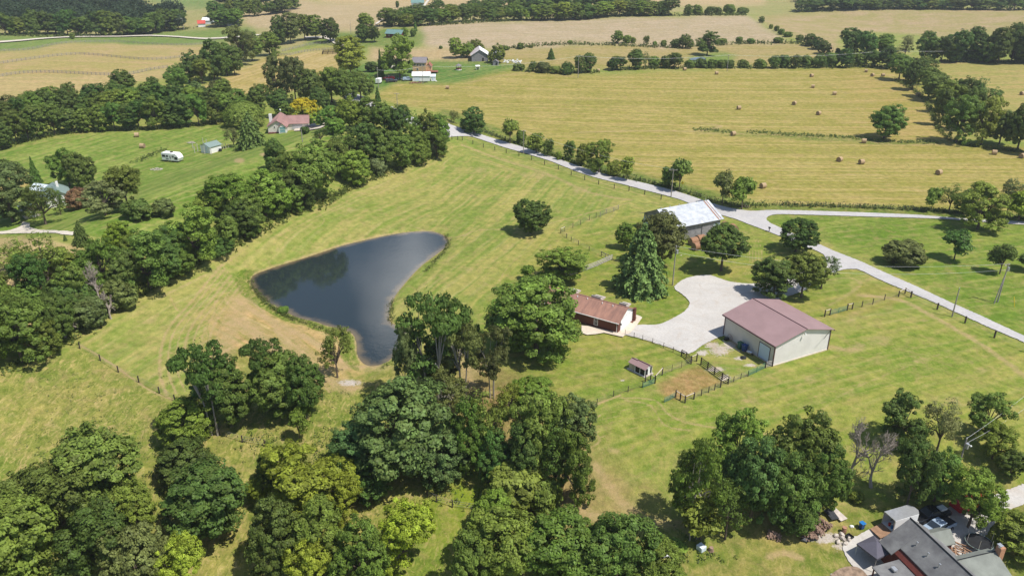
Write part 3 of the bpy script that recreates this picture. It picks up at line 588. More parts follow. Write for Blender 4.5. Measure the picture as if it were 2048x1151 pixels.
def broad(seed, nl=8, lobe=(.42, .55), zc=(.30, .66), spread=.5, ncl=260, npl=90, clr=.12, ls=.031, flat=1., low=.05, top=1., multi=1, bark=None, fork=.3, r0=.05, m=None, dens=1., yell=.15, hh_=2., lhf=None):
    rg = np.random.default_rng(seed)
    L = []
    for i in range(nl):
        a = 2 * PI * i / nl * 1.618 * nl / 5 + rg.uniform(0, .8); q = math.sqrt(rg.uniform(.15, 1)) * spread if i else 0
        L.append([q * math.cos(a), q * math.sin(a), (rg.uniform(*zc) if i else zc[1]) * hh_, rg.uniform(*lobe)])
    L = np.array(L); c = L[:, :3]; r = L[:, 3]
    pts, nrm = [], []
    while sum(len(p) for p in pts) < ncl:
        i = rg.integers(0, nl, ncl); d = sph(ncl, rg); d[:, 2] *= flat; p = c[i] + d * (r[i] * rg.uniform(.86, 1.08, ncl))[:, None]
        q = (np.linalg.norm((p[:, None] - c[None]) / np.array([1, 1, max(flat, .3)]), axis=2) / r[None])
        ok = (q > .80).sum(1) >= nl - 1
        ok &= (p[:, 2] > low * hh_) & (p[:, 2] < top * hh_ * .985)
        pts.append(p[ok]); nrm.append(sph(int(ok.sum()), rg) * .2 + d[ok])
    cp_ = np.concatenate(pts)[:ncl]; cn = np.concatenate(nrm)[:ncl]
    sz = clr * rg.uniform(.6, 1.35, ncl)
    k = np.repeat(np.arange(ncl), npl); d = sph(len(k), rg); rad = rg.uniform(.35, 1, len(k)) ** .5
    off = d * rad[:, None]; off[:, 2] *= .62 * max(flat, .45)
    P = cp_[k] + off * sz[k][:, None]
    Nn = off * .8 + cn[k] * .6 + np.array([0, 0, .55]) + rg.normal(size=P.shape) * .42
    cl = rg.normal(0, .13, ncl)
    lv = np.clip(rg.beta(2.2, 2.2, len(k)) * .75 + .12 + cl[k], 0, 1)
    lh = rg.uniform(0, .62, ncl)[k] + rg.uniform(0, .3, len(k)) + yell
    # sparse inner leaves so that the crown is not hollow
    ni = int(900 * dens); i = rg.integers(0, nl, ni); Pi = c[i] + sph(ni, rg) * (r[i] * rg.uniform(.2, .8, ni))[:, None]; Pi = Pi[Pi[:, 2] > low * hh_]
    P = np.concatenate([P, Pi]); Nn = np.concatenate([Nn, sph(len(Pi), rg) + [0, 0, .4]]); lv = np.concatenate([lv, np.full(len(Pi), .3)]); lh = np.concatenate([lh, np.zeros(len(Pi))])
    keep = rg.uniform(size=len(P)) < dens; P, Nn, lv, lh = P[keep], Nn[keep], lv[keep], lh[keep]
    if lhf: lh = lhf(P, rg)
    # normalise: radius 1, height 1
    rx = np.percentile(np.hypot(P[:, 0], P[:, 1]), 98); zt = np.percentile(P[:, 2], 99.7)
    size = np.full(len(P), ls); size[:]
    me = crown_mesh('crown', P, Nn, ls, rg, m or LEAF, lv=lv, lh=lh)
    co = np.empty(len(me.vertices) * 3); me.vertices.foreach_get('co', co); co = co.reshape(-1, 3) / np.array([rx, rx, zt]); me.vertices.foreach_set('co', co.ravel().astype(np.float32)); me.update()
    ends = [(a / rx, b_ / rx, z / zt) for a, b_, z in c]
    tm = trunk_mesh('trunk', ends, bark or BARK, r0, fork, multi, rg)
    return me, tm
def spruce(seed, lv_n=15, m=None, droop=.25, ls=.05, per=30, base=.08, fat=.85):
    rg = np.random.default_rng(seed); P, Nn = [], []; lv = []
    for i in range(lv_n):
        t = i / (lv_n - 1); z = base + (1 - base) * t; rad = (1 - t) ** fat * rg.uniform(.82, 1.1) + .05
        nb = max(5, int(15 * (1 - t) + 4))
        for j in range(nb):
            a = 2 * PI * (j + rg.uniform(-.25, .25)) / nb + i * .9; rl = rad * rg.uniform(.7, 1.08); n = int(per * (.35 + rl))
            s = rg.uniform(.12, 1, n) ** .7; wd = .13 * (1.1 - s) * rg.normal(size=n) * (.5 + rl)
            x = math.cos(a) * s * rl - math.sin(a) * wd; y = math.sin(a) * s * rl + math.cos(a) * wd
            zz = z - droop * .5 * s * rl * .6 + .035 * np.sin(s * 3) + rg.normal(0, .010, n)
            P.append(np.stack([x, y, zz], 1)); Nn.append(np.tile([math.cos(a) * .35, math.sin(a) * .35, 1.], (n, 1)) + rg.normal(size=(n, 3)) * .38)
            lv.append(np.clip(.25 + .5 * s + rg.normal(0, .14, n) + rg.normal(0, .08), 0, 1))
    P = np.concatenate(P); Nn = np.concatenate(Nn); lv = np.concatenate(lv)
    me = crown_mesh('crown', P, Nn, ls, rg, m or NEEDLE, asp=.5, lv=lv)
    b = MB(); b.tube([(0, 0, -.03), (0, 0, .5), (0, 0, .97)], [.05, .03, .005], 7)
    tm = bpy.data.meshes.new('trunk'); tm.from_pydata(b.v, [], b.f); tm.materials.append(BARK); return me, tm
def willow(seed):
    rg = np.random.default_rng(seed); n = 420; P, Nn, lv = [], [], []
    for i in range(n):
        a = rg.uniform(0, 2 * PI); q = rg.uniform(.05, 1) ** .5 * .93; top = .97 * math.sqrt(max(0, 1 - (q * .86) ** 2)) * rg.uniform(.86, 1.02); ln = rg.uniform(.12, .42) * (.4 + q)
        k = 30; s = rg.uniform(0, 1, k); x = q * math.cos(a) + .05 * rg.normal(size=k) + .05 * math.cos(a) * s; y = q * math.sin(a) + .05 * rg.normal(size=k) + .05 * math.sin(a) * s
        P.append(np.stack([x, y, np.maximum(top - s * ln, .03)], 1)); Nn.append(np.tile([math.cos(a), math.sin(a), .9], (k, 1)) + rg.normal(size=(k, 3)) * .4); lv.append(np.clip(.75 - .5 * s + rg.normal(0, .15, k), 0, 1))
    me = crown_mesh('crown', np.concatenate(P), np.concatenate(Nn), .042, rg, LEAF, asp=.45, lv=np.concatenate(lv), lh=np.full(n * 30, .3))
    return me, trunk_mesh('trunk', [(.4, .2, .6), (-.4, .1, .6), (0, -.4, .6), (.1, .4, .7)], BARK, .05, .3, 1, rg)
def bare(seed, depth=5, lean=0., wide=.9):
    rg = np.random.default_rng(seed); b = MB()
    def br(p, d, L, r, k):
        q = p + d * L; mid = p + d * L * .5 + Vector(rg.normal(0, .05 * L, 3)); b.tube([p, mid, q], [r, r * .8, r * .6], 5 if k > 2 else 4 if k > 0 else 3, cap=False)
        if k == 0: return
        for _ in range(4 if k in (1, 2) else 3):
            v = Vector(rg.normal(0, wide * .55, 3)); v.z = v.z * .6 + .12; e = (d + v).normalized(); br(q, e, L * rg.uniform(.6, .86), r * .56, k - 1)
        if k > 1:
            v = Vector(rg.normal(0, .8, 3)); br(mid, (d + v).normalized(), L * .6, r * .4, k - 2)
    br(Vector((0, 0, -.02)), Vector((lean, 0, 1)).normalized(), .28, .045, depth)
    V = np.array(b.v); rx = np.percentile(np.hypot(V[:, 0], V[:, 1]), 97); V = V / np.array([rx, rx, V[:, 2].max()]); V[:, 2] = np.maximum(V[:, 2], -.03)
    me = bpy.data.meshes.new('branches'); me.from_pydata([tuple(v) for v in V], [], b.f); me.materials.append(DEADB); me.update(); return me
def locust(seed, multi=4):
    return broad(seed, nl=17, lobe=(.2, .38), zc=(.42, .93), spread=.86, ncl=250, npl=60, clr=.14, ls=.034, flat=.42, low=.32, multi=multi, bark=PALE, fork=.42, r0=.05, dens=.85, yell=0)
KIND = {
 'round': [broad(11), broad(12, nl=10), broad(13, nl=7, spread=.42), broad(14, nl=9, lobe=(.38, .5))],
 'oval': [broad(21, nl=8, spread=.34, zc=(.3, .76), lobe=(.42, .55)), broad(22, nl=10, spread=.4, zc=(.26, .8)), broad(23, nl=9, spread=.36, zc=(.28, .8), lobe=(.36, .5))],
 'walnut': [broad(31, nl=14, lobe=(.24, .38), spread=.72, zc=(.22, .86), low=.05, ncl=260, dens=.92), broad(32, nl=12, lobe=(.26, .4), spread=.68, zc=(.24, .86), low=.05, ncl=250, dens=.9), broad(33, nl=16, lobe=(.2, .34), spread=.74, zc=(.2, .86), low=.05, ncl=270, dens=.88)],
 'maple': [broad(41, nl=9, lobe=(.55, .62), spread=.36, zc=(.38, .62), low=.05, ncl=330, clr=.105, yell=0), broad(42, nl=10, lobe=(.5, .58), spread=.42, zc=(.4, .6), low=.1, ncl=330, clr=.105, yell=0)],
 'lolly': [broad(45, nl=9, lobe=(.44, .52), spread=.48, zc=(.52, .72), low=.30, ncl=300, clr=.105, yell=0, fork=.34)],
 'open': [broad(51, nl=12, lobe=(.2, .34), spread=.7, zc=(.35, .85), low=.2, ncl=150, npl=36, dens=.75), broad(52, nl=10, lobe=(.22, .36), spread=.65, zc=(.35, .88), low=.18, ncl=140, npl=36, dens=.72)],
 'locust': [locust(61), locust(62, 3), locust(63, 5)],
 'bush': [broad(71, nl=8, lobe=(.36, .5), spread=.5, zc=(.2, .6), low=.0, ncl=190, ls=.06, clr=.17, hh_=1.6, fork=.12), broad(72, nl=6, lobe=(.42, .55), spread=.42, zc=(.25, .55), low=.0, ncl=180, ls=.06, clr=.17, hh_=1.5, fork=.12)],
 'young': [broad(81, nl=8, lobe=(.26, .4), spread=.5, zc=(.3, .85), low=.14, ncl=110, npl=34, ls=.075, clr=.2, dens=.85), broad(82, nl=7, lobe=(.28, .4), spread=.46, zc=(.3, .86), low=.12, ncl=100, npl=34, ls=.075, clr=.2, dens=.85)],
 'spruce': [spruce(91, 13, droop=.5, ls=.052, per=60, fat=.62), spruce(92, 12, droop=.42, ls=.055, per=56, fat=.55)],
 'fir': [spruce(93, 15, droop=.6, ls=.06, per=34, fat=.85)],
 'cedar': [spruce(95, 16, droop=.1, ls=.09, per=26, base=.03, fat=.6)],
 'willow': [willow(96)],
 'gold': [broad(97, nl=9, lobe=(.42, .55), spread=.55, zc=(.35, .52), low=.06, ncl=300, clr=.11, m=GOLD, hh_=1.5, lhf=lambda P, rg: P[:, 2] / P[:, 2].max() * .62 + rg.normal(0, .10, len(P)))],
 'dead': [bare(101, 5), bare(102, 5, .35, 1.1), bare(103, 5, -.2, 1.2)],
}
NOUN = {'round': ('round_tree', 'broad round tree', 'tree'), 'oval': ('tall_tree', 'tall oval tree', 'tree'), 'walnut': ('spreading_tree', 'many lobed spreading tree', 'tree'), 'maple': ('dense_tree', 'dense dome shaped tree', 'tree'),
 'lolly': ('lifted_crown_tree', 'round tree with a lifted crown', 'tree'), 'open': ('open_crown_tree', 'loose open crowned tree', 'tree'), 'locust': ('locust_tree', 'feathery flat topped locust tree', 'tree'), 'bush': ('bush', 'low leafy bush', 'bush'), 'young': ('young_tree', 'small young tree', 'tree'),
 'spruce': ('spruce_tree', 'layered conifer', 'conifer'), 'fir': ('fir_tree', 'narrow pointed conifer', 'conifer'), 'cedar': ('cedar_tree', 'small columnar cedar', 'conifer'), 'willow': ('willow_tree', 'drooping willow', 'tree'), 'gold': ('flowering_tree', 'yellow flowering dome tree', 'tree'), 'dead': ('dead_tree', 'bare grey dead tree', 'dead tree')}
TINT = {'D': ((.100, .162, .032), 'dark green'), 'M': ((.148, .222, .038), 'mid green'), 'G': ((.195, .28, .040), 'fresh green'), 'Y': ((.25, .33, .034), 'yellow green'), 'B': ((.104, .170, .046), 'bluish green'),
 'O': ((.135, .175, .052), 'olive green'), 'R': ((.20, .13, .065), 'rusty brown'), 'P': ((.19, .23, .085), 'pale grey green')}
ZLOW = {'bush': .0, 'young': .1, 'spruce': .06, 'fir': .05, 'cedar': .03, 'maple': .06, 'lolly': .28, 'locust': .26, 'gold': .08, 'willow': .05, 'dead': .1}
cnt = {}
SHORT = dict(round='round tree', oval='tall tree', walnut='spreading tree', maple='dome tree', lolly='round tree', open='loose tree', locust='locust tree', bush='bush', young='young tree', spruce='conifer', fir='conifer', cedar='cedar', willow='willow', dead='bare tree')
TS = dict(D='dark', M='green', G='bright', Y='yellowish', B='bluish', O='olive', R='rusty', P='pale')
rt = random.Random(7)
def solve(xc, yt, yb, w, zlow, base=None):
    """where the tree stands, its radius and height, from the outline it fills"""
    gy = base if base else yb
    for _ in range(14):
        p = U(xc, gy); d = p.y * cp - (p.z - H) * sp; Rr = w / 2 * d / F; hgt = 6.
        v = (yt - CY) / F; yy = p.y + .25 * Rr
        hgt = min(45, max(.5, (H - yy * (sp + v * cp) / (cp - v * sp) - p.z) / .96))
        if base: break
        ly = float(PX(p.x, p.y - .80 * Rr, p.z + zlow * hgt)[1]); gy += (yb - ly) * .8
    return p, Rr, hgt
ALL = []
def tree(xc, yt, yb, w, kind='round', tint='M', label=None, group=None, base=None, rz=None):
    k = cnt[kind] = cnt.get(kind, 0) + 1; protos = KIND[kind]; vi = (k * 7 + len(ALL)) % len(protos)
    p, Rr, hgt = solve(xc, yt, yb, w, ZLOW.get(kind, .06), base)
    nm, noun, cat = NOUN[kind]
    root = empty(nm, p, rz if rz is not None else rt.uniform(0, 6.28), label, cat, group); root.scale = (Rr, Rr, hgt)
    if kind == 'dead':
        o = bpy.data.objects.new('branches', protos[vi]); C.objects.link(o); o.parent = root
    else:
        cm, tm = protos[vi]
        col = TINT[tint][0]; f = rt.uniform(.80, 1.24)
        o = bpy.data.objects.new('crown', cm); C.objects.link(o); o.parent = root; o.color = (col[0] * f * rt.uniform(.84, 1.16), col[1] * f, col[2] * f * rt.uniform(.9, 1.1), 1)
        t = bpy.data.objects.new('trunk', tm); C.objects.link(t); t.parent = root
    ALL.append(root); return root
ORD = ['leftmost'] + [('%d%s from left' % (k, {1: 'st', 2: 'nd', 3: 'rd'}.get(k % 10 if k // 10 != 1 else 0, 'th'))) for k in range(2, 40)]
def trees(group, place, rows):
    rows = sorted(rows, key=lambda r: r[0])
    for i, r in enumerate(rows):
        kind = r[4]; tint = r[5]; lab = r[6] if len(r) > 6 and r[6] else None
        if not lab:
            noun = NOUN[kind][1]; lab = (noun if kind in ('dead', 'gold') else TINT[tint][1] + ' ' + noun) + ', ' + ('rightmost' if i == len(rows) - 1 else ORD[i]) + ' ' + place; noun = SHORT.get(kind, noun)
            lab = (noun if kind in ('dead', 'gold') else TS[tint] + ' ' + noun) + ', ' + ('rightmost' if i == len(rows) - 1 else ORD[i]) + ' ' + place
        tree(*r[:6], label=lab, group=group, base=(r[7] if len(r) > 7 else None))
def belt(group, place, line, n, hpx, wpx, kinds='round oval walnut', tints='DMMG', seed=1):
    """n trees side by side along a line, each its own tree"""
    rg = random.Random(seed); pts = smooth(line, 6); L = [0]
    for a, b in zip(pts, pts[1:]): L.append(L[-1] + math.dist(a, b))
    rows = []
    for i in range(n):
        s = L[-1] * (i + .5 + rg.uniform(-.25, .25)) / n; j = max(k for k in range(len(L) - 1) if L[k] <= s); t = (s - L[j]) / (L[j + 1] - L[j])
        x = pts[j][0] * (1 - t) + pts[j + 1][0] * t; y = pts[j][1] * (1 - t) + pts[j + 1][1] * t
        hp = hpx * rg.uniform(.78, 1.2); wp = wpx * rg.uniform(.8, 1.2)
        rows.append((x, y - hp, y, wp, rg.choice(kinds.split()), rg.choice(tints)))
    trees(group, place, rows)
# ---------------------------------------------------------------- trees
for r in [
 (1062, 402, 474, 76, 'maple', 'D', 'dense dark green dome tree standing alone in the open meadow right of the pond'),
 (1127, 493, 572, 108, 'walnut', 'G', 'fresh green many lobed tree in front of the white board fence behind the brick house'),
 (1056, 531, 562, 30, 'young', 'G', 'small green tree showing just above the big round tree, left of the pale board fence'),
 (1072, 557, 742, 190, 'round', 'M', 'largest broad round tree, its crown covering the left end of the brick house', None, 705),
 (1281, 455, 596, 128, 'spruce', 'B', 'tall blue green conifer with layered boughs between barn and brick house'),
 (1322, 424, 545, 104, 'round', 'O', 'dark olive tree with reddish leaf tips hiding the left end of the grey barn'),
 (1250, 446, 500, 40, 'oval', 'G', 'small green tree squeezed behind the blue green conifer left of the barn'),
 (1442, 452, 531, 98, 'lolly', 'D', 'round tree on a bare trunk over its own round shadow beside the gravel yard', None, 541),
 (1591, 438, 510, 78, 'maple', 'D', 'dense round tree at the roadside opposite the road fork', None, 503),
 (1546, 517, 606, 90, 'oval', 'D', 'darkest left tree of the three behind the maroon roofed shed'),
 (1602, 508, 592, 88, 'lolly', 'M', 'middle tree of the three behind the maroon roofed shed', None, 594),
 (1642, 512, 584, 60, 'open', 'D', 'loose right tree of the three behind the maroon roofed shed'),
 (1805, 485, 541, 80, 'bush', 'O', 'broad low olive tree in the middle of the right hand lawn'),
 (1908, 462, 522, 58, 'young', 'D', 'small dark tree with a pointed top on the right lawn below the big walnut'),
 (1999, 490, 550, 50, 'young', 'D', 'small dark tree just behind the utility pole with the transformer on the lawn'),
 (2052, 508, 546, 46, 'young', 'D', 'small dark tree cut by the right edge of the photo on the lawn'),
 (1955, 372, 468, 104, 'walnut', 'G', 'large fresh green tree leaning over the narrow side road'),
 (948, 215, 270, 50, 'round', 'D', 'dark round tree at the road bend above the fence start'),
 (908, 222, 247, 24, 'open', 'O', 'thin scrubby tree left of the dark round tree at the road bend'),
 (1768, 213, 281, 76, 'round', 'M', 'lone round tree standing inside the hay field among the bales'),
 (1102, 98, 119, 16, 'cedar', 'D', 'single small dark cedar on the olive pasture hill'),
 (756, 176, 204, 13, 'cedar', 'D', 'small pointed cedar at the corner of the hay field by the road'),
 (762, 103, 152, 14, 'cedar', 'D', 'narrow dark conifer left of the big yard tree by the tan house'),
 (800, 72, 156, 72, 'walnut', 'G', 'tall yard tree hiding the left side of the tan two storey house'),
 (702, 76, 152, 64, 'oval', 'G', 'tall green tree left of the yard lane'),
 (745, 124, 145, 26, 'bush', 'D', 'small round yard tree beside the lane to the tan house'),
 (608, 198, 252, 70, 'gold', 'G', 'round tree covered in yellow blossom behind the cream house'),
 (490, 200, 258, 80, 'willow', 'M', 'drooping willow behind the blue spruce'),
 (504, 229, 299, 68, 'spruce', 'B', 'bluish spruce left of the cream house'),
 (468, 256, 296, 40, 'open', 'O', 'brownish scrubby tree at the left foot of the blue spruce'),
 (672, 238, 271, 38, 'bush', 'G', 'small bright dome tree where the cream house driveway ends'),
 (611, 254, 270, 18, 'bush', 'D', 'small round bush in front of the garage of the cream house'),
 (642, 257, 288, 36, 'open', 'D', 'dark tree at the lower corner of the cream house lawn'),
 (568, 613, 629, 21, 'bush', 'G', 'small round bush at the edge of the pond water'),
 (600, 820, 884, 38, 'young', 'G', 'small bright sapling alone in the rough grass below the pond'),
 (675, 655, 765, 76, 'open', 'M', 'slender tree on the sandy bank at the foot of the pond'),
 (73, 317, 367, 28, 'fir', 'D', 'dark pointed fir at the left lawn edge'),
 (14, 319, 352, 26, 'young', 'D', 'small two tiered conifer at the far left edge'),
 (160, 378, 424, 52, 'bush', 'R', 'rusty brown leaved tree in front of the white cottage'),
 (165, 444, 492, 38, 'spruce', 'D', 'small dark conifer at the end of the gravel track'),
 (330, 400, 438, 42, 'bush', 'O', 'round brownish bush alone on the left lawn'),
 (280, 400, 444, 56, 'bush', 'D', 'low dark tree at the right foot of the big willowy trees'),
 (131, 470, 482, 8, 'cedar', 'D', 'tiny dark sapling beside the gravel track'),
 (145, 66, 79, 11, 'bush', 'M', 'tiny round tree beside the farm lane in the far green strip'),
 (32, 52, 70, 24, 'bush', 'D', 'small dark tree in the far green strip at the left edge'),
 (955, 648, 665, 10, 'bush', 'D', 'tiny sapling on the meadow left of the largest round tree'),
]: tree(*r[:6], label=r[6], base=(r[7+0] if len(r) > 7 and not r[7] is None else (r[8] if len(r) > 8 else None)))
trees('trees along the north side of the road', 'in the row between road and hay field', [
 (1020, 240, 287, 38, 'young', 'G'), (1042, 262, 289, 20, 'bush', 'M'), (1072, 268, 306, 38, 'young', 'G'), (1098, 278, 313, 24, 'oval', 'M'), (1118, 304, 321, 14, 'bush', 'G'),
 (1140, 282, 320, 26, 'oval', 'M'), (1165, 288, 332, 34, 'round', 'M'), (1198, 281, 348, 52, 'walnut', 'M'), (1228, 322, 355, 30, 'bush', 'G'), (1253, 316, 360, 30, 'young', 'G'),
 (1335, 335, 376, 34, 'oval', 'M'), (1358, 320, 382, 48, 'young', 'M'), (1444, 345, 410, 44, 'young', 'O'), (1483, 356, 419, 52, 'young', 'G')])
trees('trees behind the side road', 'behind the side road at right', [
 (1862, 377, 422, 34, 'young', 'G'), (1897, 367, 428, 50, 'open', 'M'), (1928, 380, 432, 44, 'round', 'M'), (2012, 362, 436, 56, 'open', 'P'), (2036, 384, 444, 46, 'young', 'Y'), (2062, 372, 446, 50, 'oval', 'M')])
trees('trees of the diagonal belt right of the hay field', 'in the belt right of the hay field', [
 (1797, 110, 162, 54, 'round', 'M'), (1824, 122, 180, 46, 'round', 'D'), (1856, 138, 196, 50, 'round', 'M'), (1892, 160, 226, 56, 'walnut', 'M'), (1846, 116, 170, 56, 'open', 'D'), (1872, 152, 205, 54, 'oval', 'M'), (1922, 156, 226, 66, 'round', 'D'), (1955, 158, 232, 66, 'open', 'D'),
 (1912, 195, 287, 68, 'walnut', 'M'), (1962, 196, 290, 62, 'walnut', 'G'), (1998, 222, 290, 56, 'round', 'D'), (2034, 208, 302, 66, 'round', 'D'), (2075, 200, 310, 60, 'oval', 'D'), (1880, 180, 250, 36, 'oval', 'D'), (1938, 178, 262, 52, 'oval', 'D')])
trees('trees of the wood above the right hay field', 'in the wood above the right hay field', [
 (1700, 58, 112, 52, 'round', 'D'), (1730, 64, 118, 44, 'round', 'D'), (1765, 70, 114, 46, 'oval', 'M'), (1808, 72, 118, 40, 'open', 'P'), (1848, 65, 122, 44, 'oval', 'D'), (1882, 74, 124, 46, 'round', 'D'),
 (1912, 62, 124, 50, 'round', 'D'), (1945, 56, 122, 42, 'oval', 'D'), (1976, 74, 126, 48, 'round', 'M'), (1995, 58, 126, 44, 'oval', 'D'), (2022, 50, 124, 54, 'round', 'D'), (2050, 56, 126, 50, 'oval', 'D'), (1955, 98, 124, 70, 'bush', 'M'), (2085, 50, 126, 54, 'round', 'D'), (1900, 92, 124, 40, 'oval', 'D'), (2040, 95, 126, 40, 'bush', 'D')])
trees('trees of the dense hedge along the top of the hay field', 'in the dense hedge atop the hay field', [
 (1487, 120, 137, 24, 'bush', 'M'), (1521, 119, 138, 26, 'bush', 'M'), (1546, 112, 137, 28, 'round', 'M'), (1568, 111, 137, 26, 'bush', 'D'), (1590, 110, 137, 26, 'round', 'D'), (1613, 112, 136, 28, 'bush', 'M'), (1637, 108, 136, 30, 'round', 'M'),
 (1662, 107, 135, 30, 'bush', 'M'), (1690, 99, 135, 30, 'oval', 'D'), (1715, 108, 134, 28, 'bush', 'M'), (1745, 102, 134, 38, 'round', 'M'), (1775, 94, 137, 36, 'oval', 'D')])
trees('trees of the gappy hedge on the upper edge of the hay field', 'in the gappy hedge above the hay field', [
 (1037, 127, 142, 24, 'bush', 'M'), (1066, 123, 143, 19, 'oval', 'D'), (1087, 125, 147, 26, 'bush', 'O'), (1112, 133, 148, 26, 'bush', 'M'), (1135, 124, 149, 28, 'round', 'D'), (1160, 112, 146, 24, 'oval', 'D'), (1178, 107, 145, 32, 'oval', 'D'),
 (1232, 113, 141, 40, 'round', 'D'), (1270, 100, 138, 36, 'oval', 'D'), (1290, 104, 137, 24, 'open', 'P'), (1308, 114, 137, 24, 'bush', 'M'), (1330, 113, 138, 22, 'bush', 'D'), (1348, 106, 137, 40, 'round', 'D'), (1378, 120, 137, 24, 'bush', 'M'),
 (1402, 118, 137, 24, 'bush', 'D'), (1422, 119, 137, 22, 'bush', 'M'), (1440, 120, 137, 24, 'bush', 'M'), (1458, 121, 138, 22, 'bush', 'D')])
trees('shrubs and trees along the tan field', 'along the lower edge of the tan field', [
 (1040, 86, 99, 15, 'bush', 'M'), (1062, 91, 96, 9, 'bush', 'M'), (1140, 81, 88, 10, 'bush', 'G'), (1235, 62, 87, 26, 'oval', 'M'), (1254, 71, 87, 18, 'bush', 'M'), (1266, 75, 87, 12, 'bush', 'M'), (1293, 72, 90, 14, 'oval', 'M'), (1310, 83, 92, 10, 'bush', 'M'),
 (1327, 81, 94, 12, 'bush', 'M'), (1350, 78, 96, 22, 'round', 'D'), (1370, 69, 97, 32, 'round', 'D'), (1414, 64, 111, 46, 'walnut', 'D'), (1443, 77, 88, 22, 'bush', 'M'), (1478, 74, 87, 14, 'bush', 'M'), (1502, 77, 88, 16, 'bush', 'M'), (1556, 75, 87, 20, 'bush', 'M')])
trees('trees on the edge between the tan fields', 'on the edge between the two far tan fields', [
 (1523, 33, 46, 13, 'round', 'D'), (1541, 49, 58, 9, 'bush', 'M'), (1552, 52, 63, 11, 'bush', 'M'), (1561, 58, 70, 14, 'bush', 'M'), (1575, 64, 75, 18, 'bush', 'G'), (1599, 70, 85, 18, 'round', 'D'), (1620, 68, 92, 28, 'round', 'D'), (1634, 75, 99, 26, 'round', 'D'), (1648, 82, 108, 28, 'round', 'D'), (1675, 97, 110, 10, 'bush', 'D')])
trees('trees round the weathered hay barn', 'around the small weathered barn', [
 (912, 77, 116, 28, 'oval', 'G'), (934, 85, 115, 34, 'round', 'G'), (952, 79, 106, 34, 'round', 'M'), (995, 89, 126, 36, 'round', 'M'), (882, 92, 98, 8, 'bush', 'M'), (1013, 92, 101, 14, 'bush', 'M')])
B = belt
B('front row of the far wood, upper left', 'in the far upper left wood front row', [(5, 70), (90, 68), (180, 72), (290, 69), (345, 60), (362, 58)], 18, 42, 44, 'round oval walnut', 'DDMD', 3)
B('trees right of the red roofed farm', 'in the clump by the red roofed barn', [(430, 52), (455, 53), (478, 52)], 3, 36, 42, 'round', 'MGM', 4)
B('trees of the wood edge above the red roofed farm', 'on the wood edge above the red roof', [(420, 34), (500, 32), (560, 26), (600, 14)], 10, 28, 30, 'round oval', 'MDM', 5)
B('long far treeline behind the tan field', 'in the long treeline behind the tan field', [(764, 48), (790, 53), (850, 51), (900, 46), (960, 42), (1040, 41), (1110, 41), (1170, 38), (1240, 32), (1350, 31)], 28, 31, 42, 'round oval walnut', 'MMDG', 6)
B('second row of the far treeline', 'in the second row of the far treeline', [(800, 38), (880, 34), (960, 28), (1060, 24), (1150, 20), (1230, 17), (1300, 22)], 18, 28, 44, 'round walnut', 'DDM', 7)
B('trees on the far hill crest', 'on the far crest between tan fields', [(1368, 31), (1440, 31), (1490, 30)], 6, 18, 22, 'round bush', 'MD', 8)
B('treeline along the far right hilltop', 'along the far right hilltop', [(1590, 24), (1650, 21), (1750, 18), (1850, 18), (1950, 20), (2060, 21)], 18, 24, 44, 'round oval walnut', 'DMD', 9)
trees('tree cluster by the far lane', 'in the cluster left of the far lane', [
 (560, 33, 88, 34, 'round', 'D'), (582, 28, 86, 40, 'oval', 'O'), (610, 30, 80, 40, 'round', 'M'), (632, 32, 78, 36, 'oval', 'M'), (662, 38, 84, 42, 'maple', 'D'), (733, 28, 74, 38, 'oval', 'G'), (726, 50, 84, 30, 'round', 'M'), (749, 54, 84, 28, 'round', 'D'), (700, 72, 96, 26, 'bush', 'M'), (810, 56, 74, 14, 'bush', 'G'), (826, 58, 74, 12, 'bush', 'M'), (831, 42, 62, 8, 'cedar', 'M'), (795, 3, 16, 7, 'bush', 'D'), (878, 0, 18, 28, 'round', 'D')])
trees('trees of the diagonal belt below the far lane', 'in the diagonal belt above the tan strip', [
 (355, 130, 178, 46, 'round', 'M'), (385, 104, 166, 52, 'round', 'D'), (430, 82, 160, 58, 'round', 'D'), (455, 88, 150, 46, 'round', 'M'), (484, 53, 130, 56, 'walnut', 'O'), (505, 66, 122, 44, 'oval', 'M'), (470, 96, 150, 40, 'oval', 'D'), (540, 66, 112, 48, 'oval', 'G'), (405, 120, 168, 40, 'walnut', 'M'), (248, 141, 190, 54, 'oval', 'D'), (309, 154, 182, 22, 'young', 'D'), (549, 98, 122, 14, 'cedar', 'D')])
B('front row of the big left wood', 'in the front row of the big wood at left', [(-10, 305), (50, 284), (130, 268), (230, 262), (330, 258), (430, 248), (470, 242)], 17, 58, 50, 'round oval walnut', 'DMMD', 10)
B('middle row of the big left wood', 'in the middle row of the big wood at left', [(-5, 270), (60, 250), (150, 238), (260, 236), (360, 232), (440, 228)], 14, 56, 52, 'round oval walnut', 'DMGD', 11)
B('back row of the big left wood', 'in the back row of the big wood at left', [(10, 245), (90, 226), (200, 220), (300, 218), (400, 212), (450, 212)], 11, 46, 52, 'round oval', 'DMMO', 12)
trees('trees behind the cream house', 'in the wood behind the cream house', [
 (395, 165, 214, 42, 'round', 'O'), (450, 160, 215, 40, 'oval', 'M'), (555, 116, 196, 52, 'walnut', 'O'), (592, 118, 205, 56, 'walnut', 'O'), (625, 140, 212, 58, 'round', 'D'), (560, 180, 236, 48, 'oval', 'D'), (520, 170, 225, 46, 'round', 'M'), (664, 136, 206, 62, 'round', 'G'), (690, 140, 212, 56, 'round', 'M'), (722, 144, 200, 56, 'round', 'M'), (640, 176, 226, 44, 'round', 'D'), (570, 205, 240, 36, 'round', 'M'), (480, 178, 224, 44, 'oval', 'M'), (733, 194, 208, 20, 'bush', 'M')])
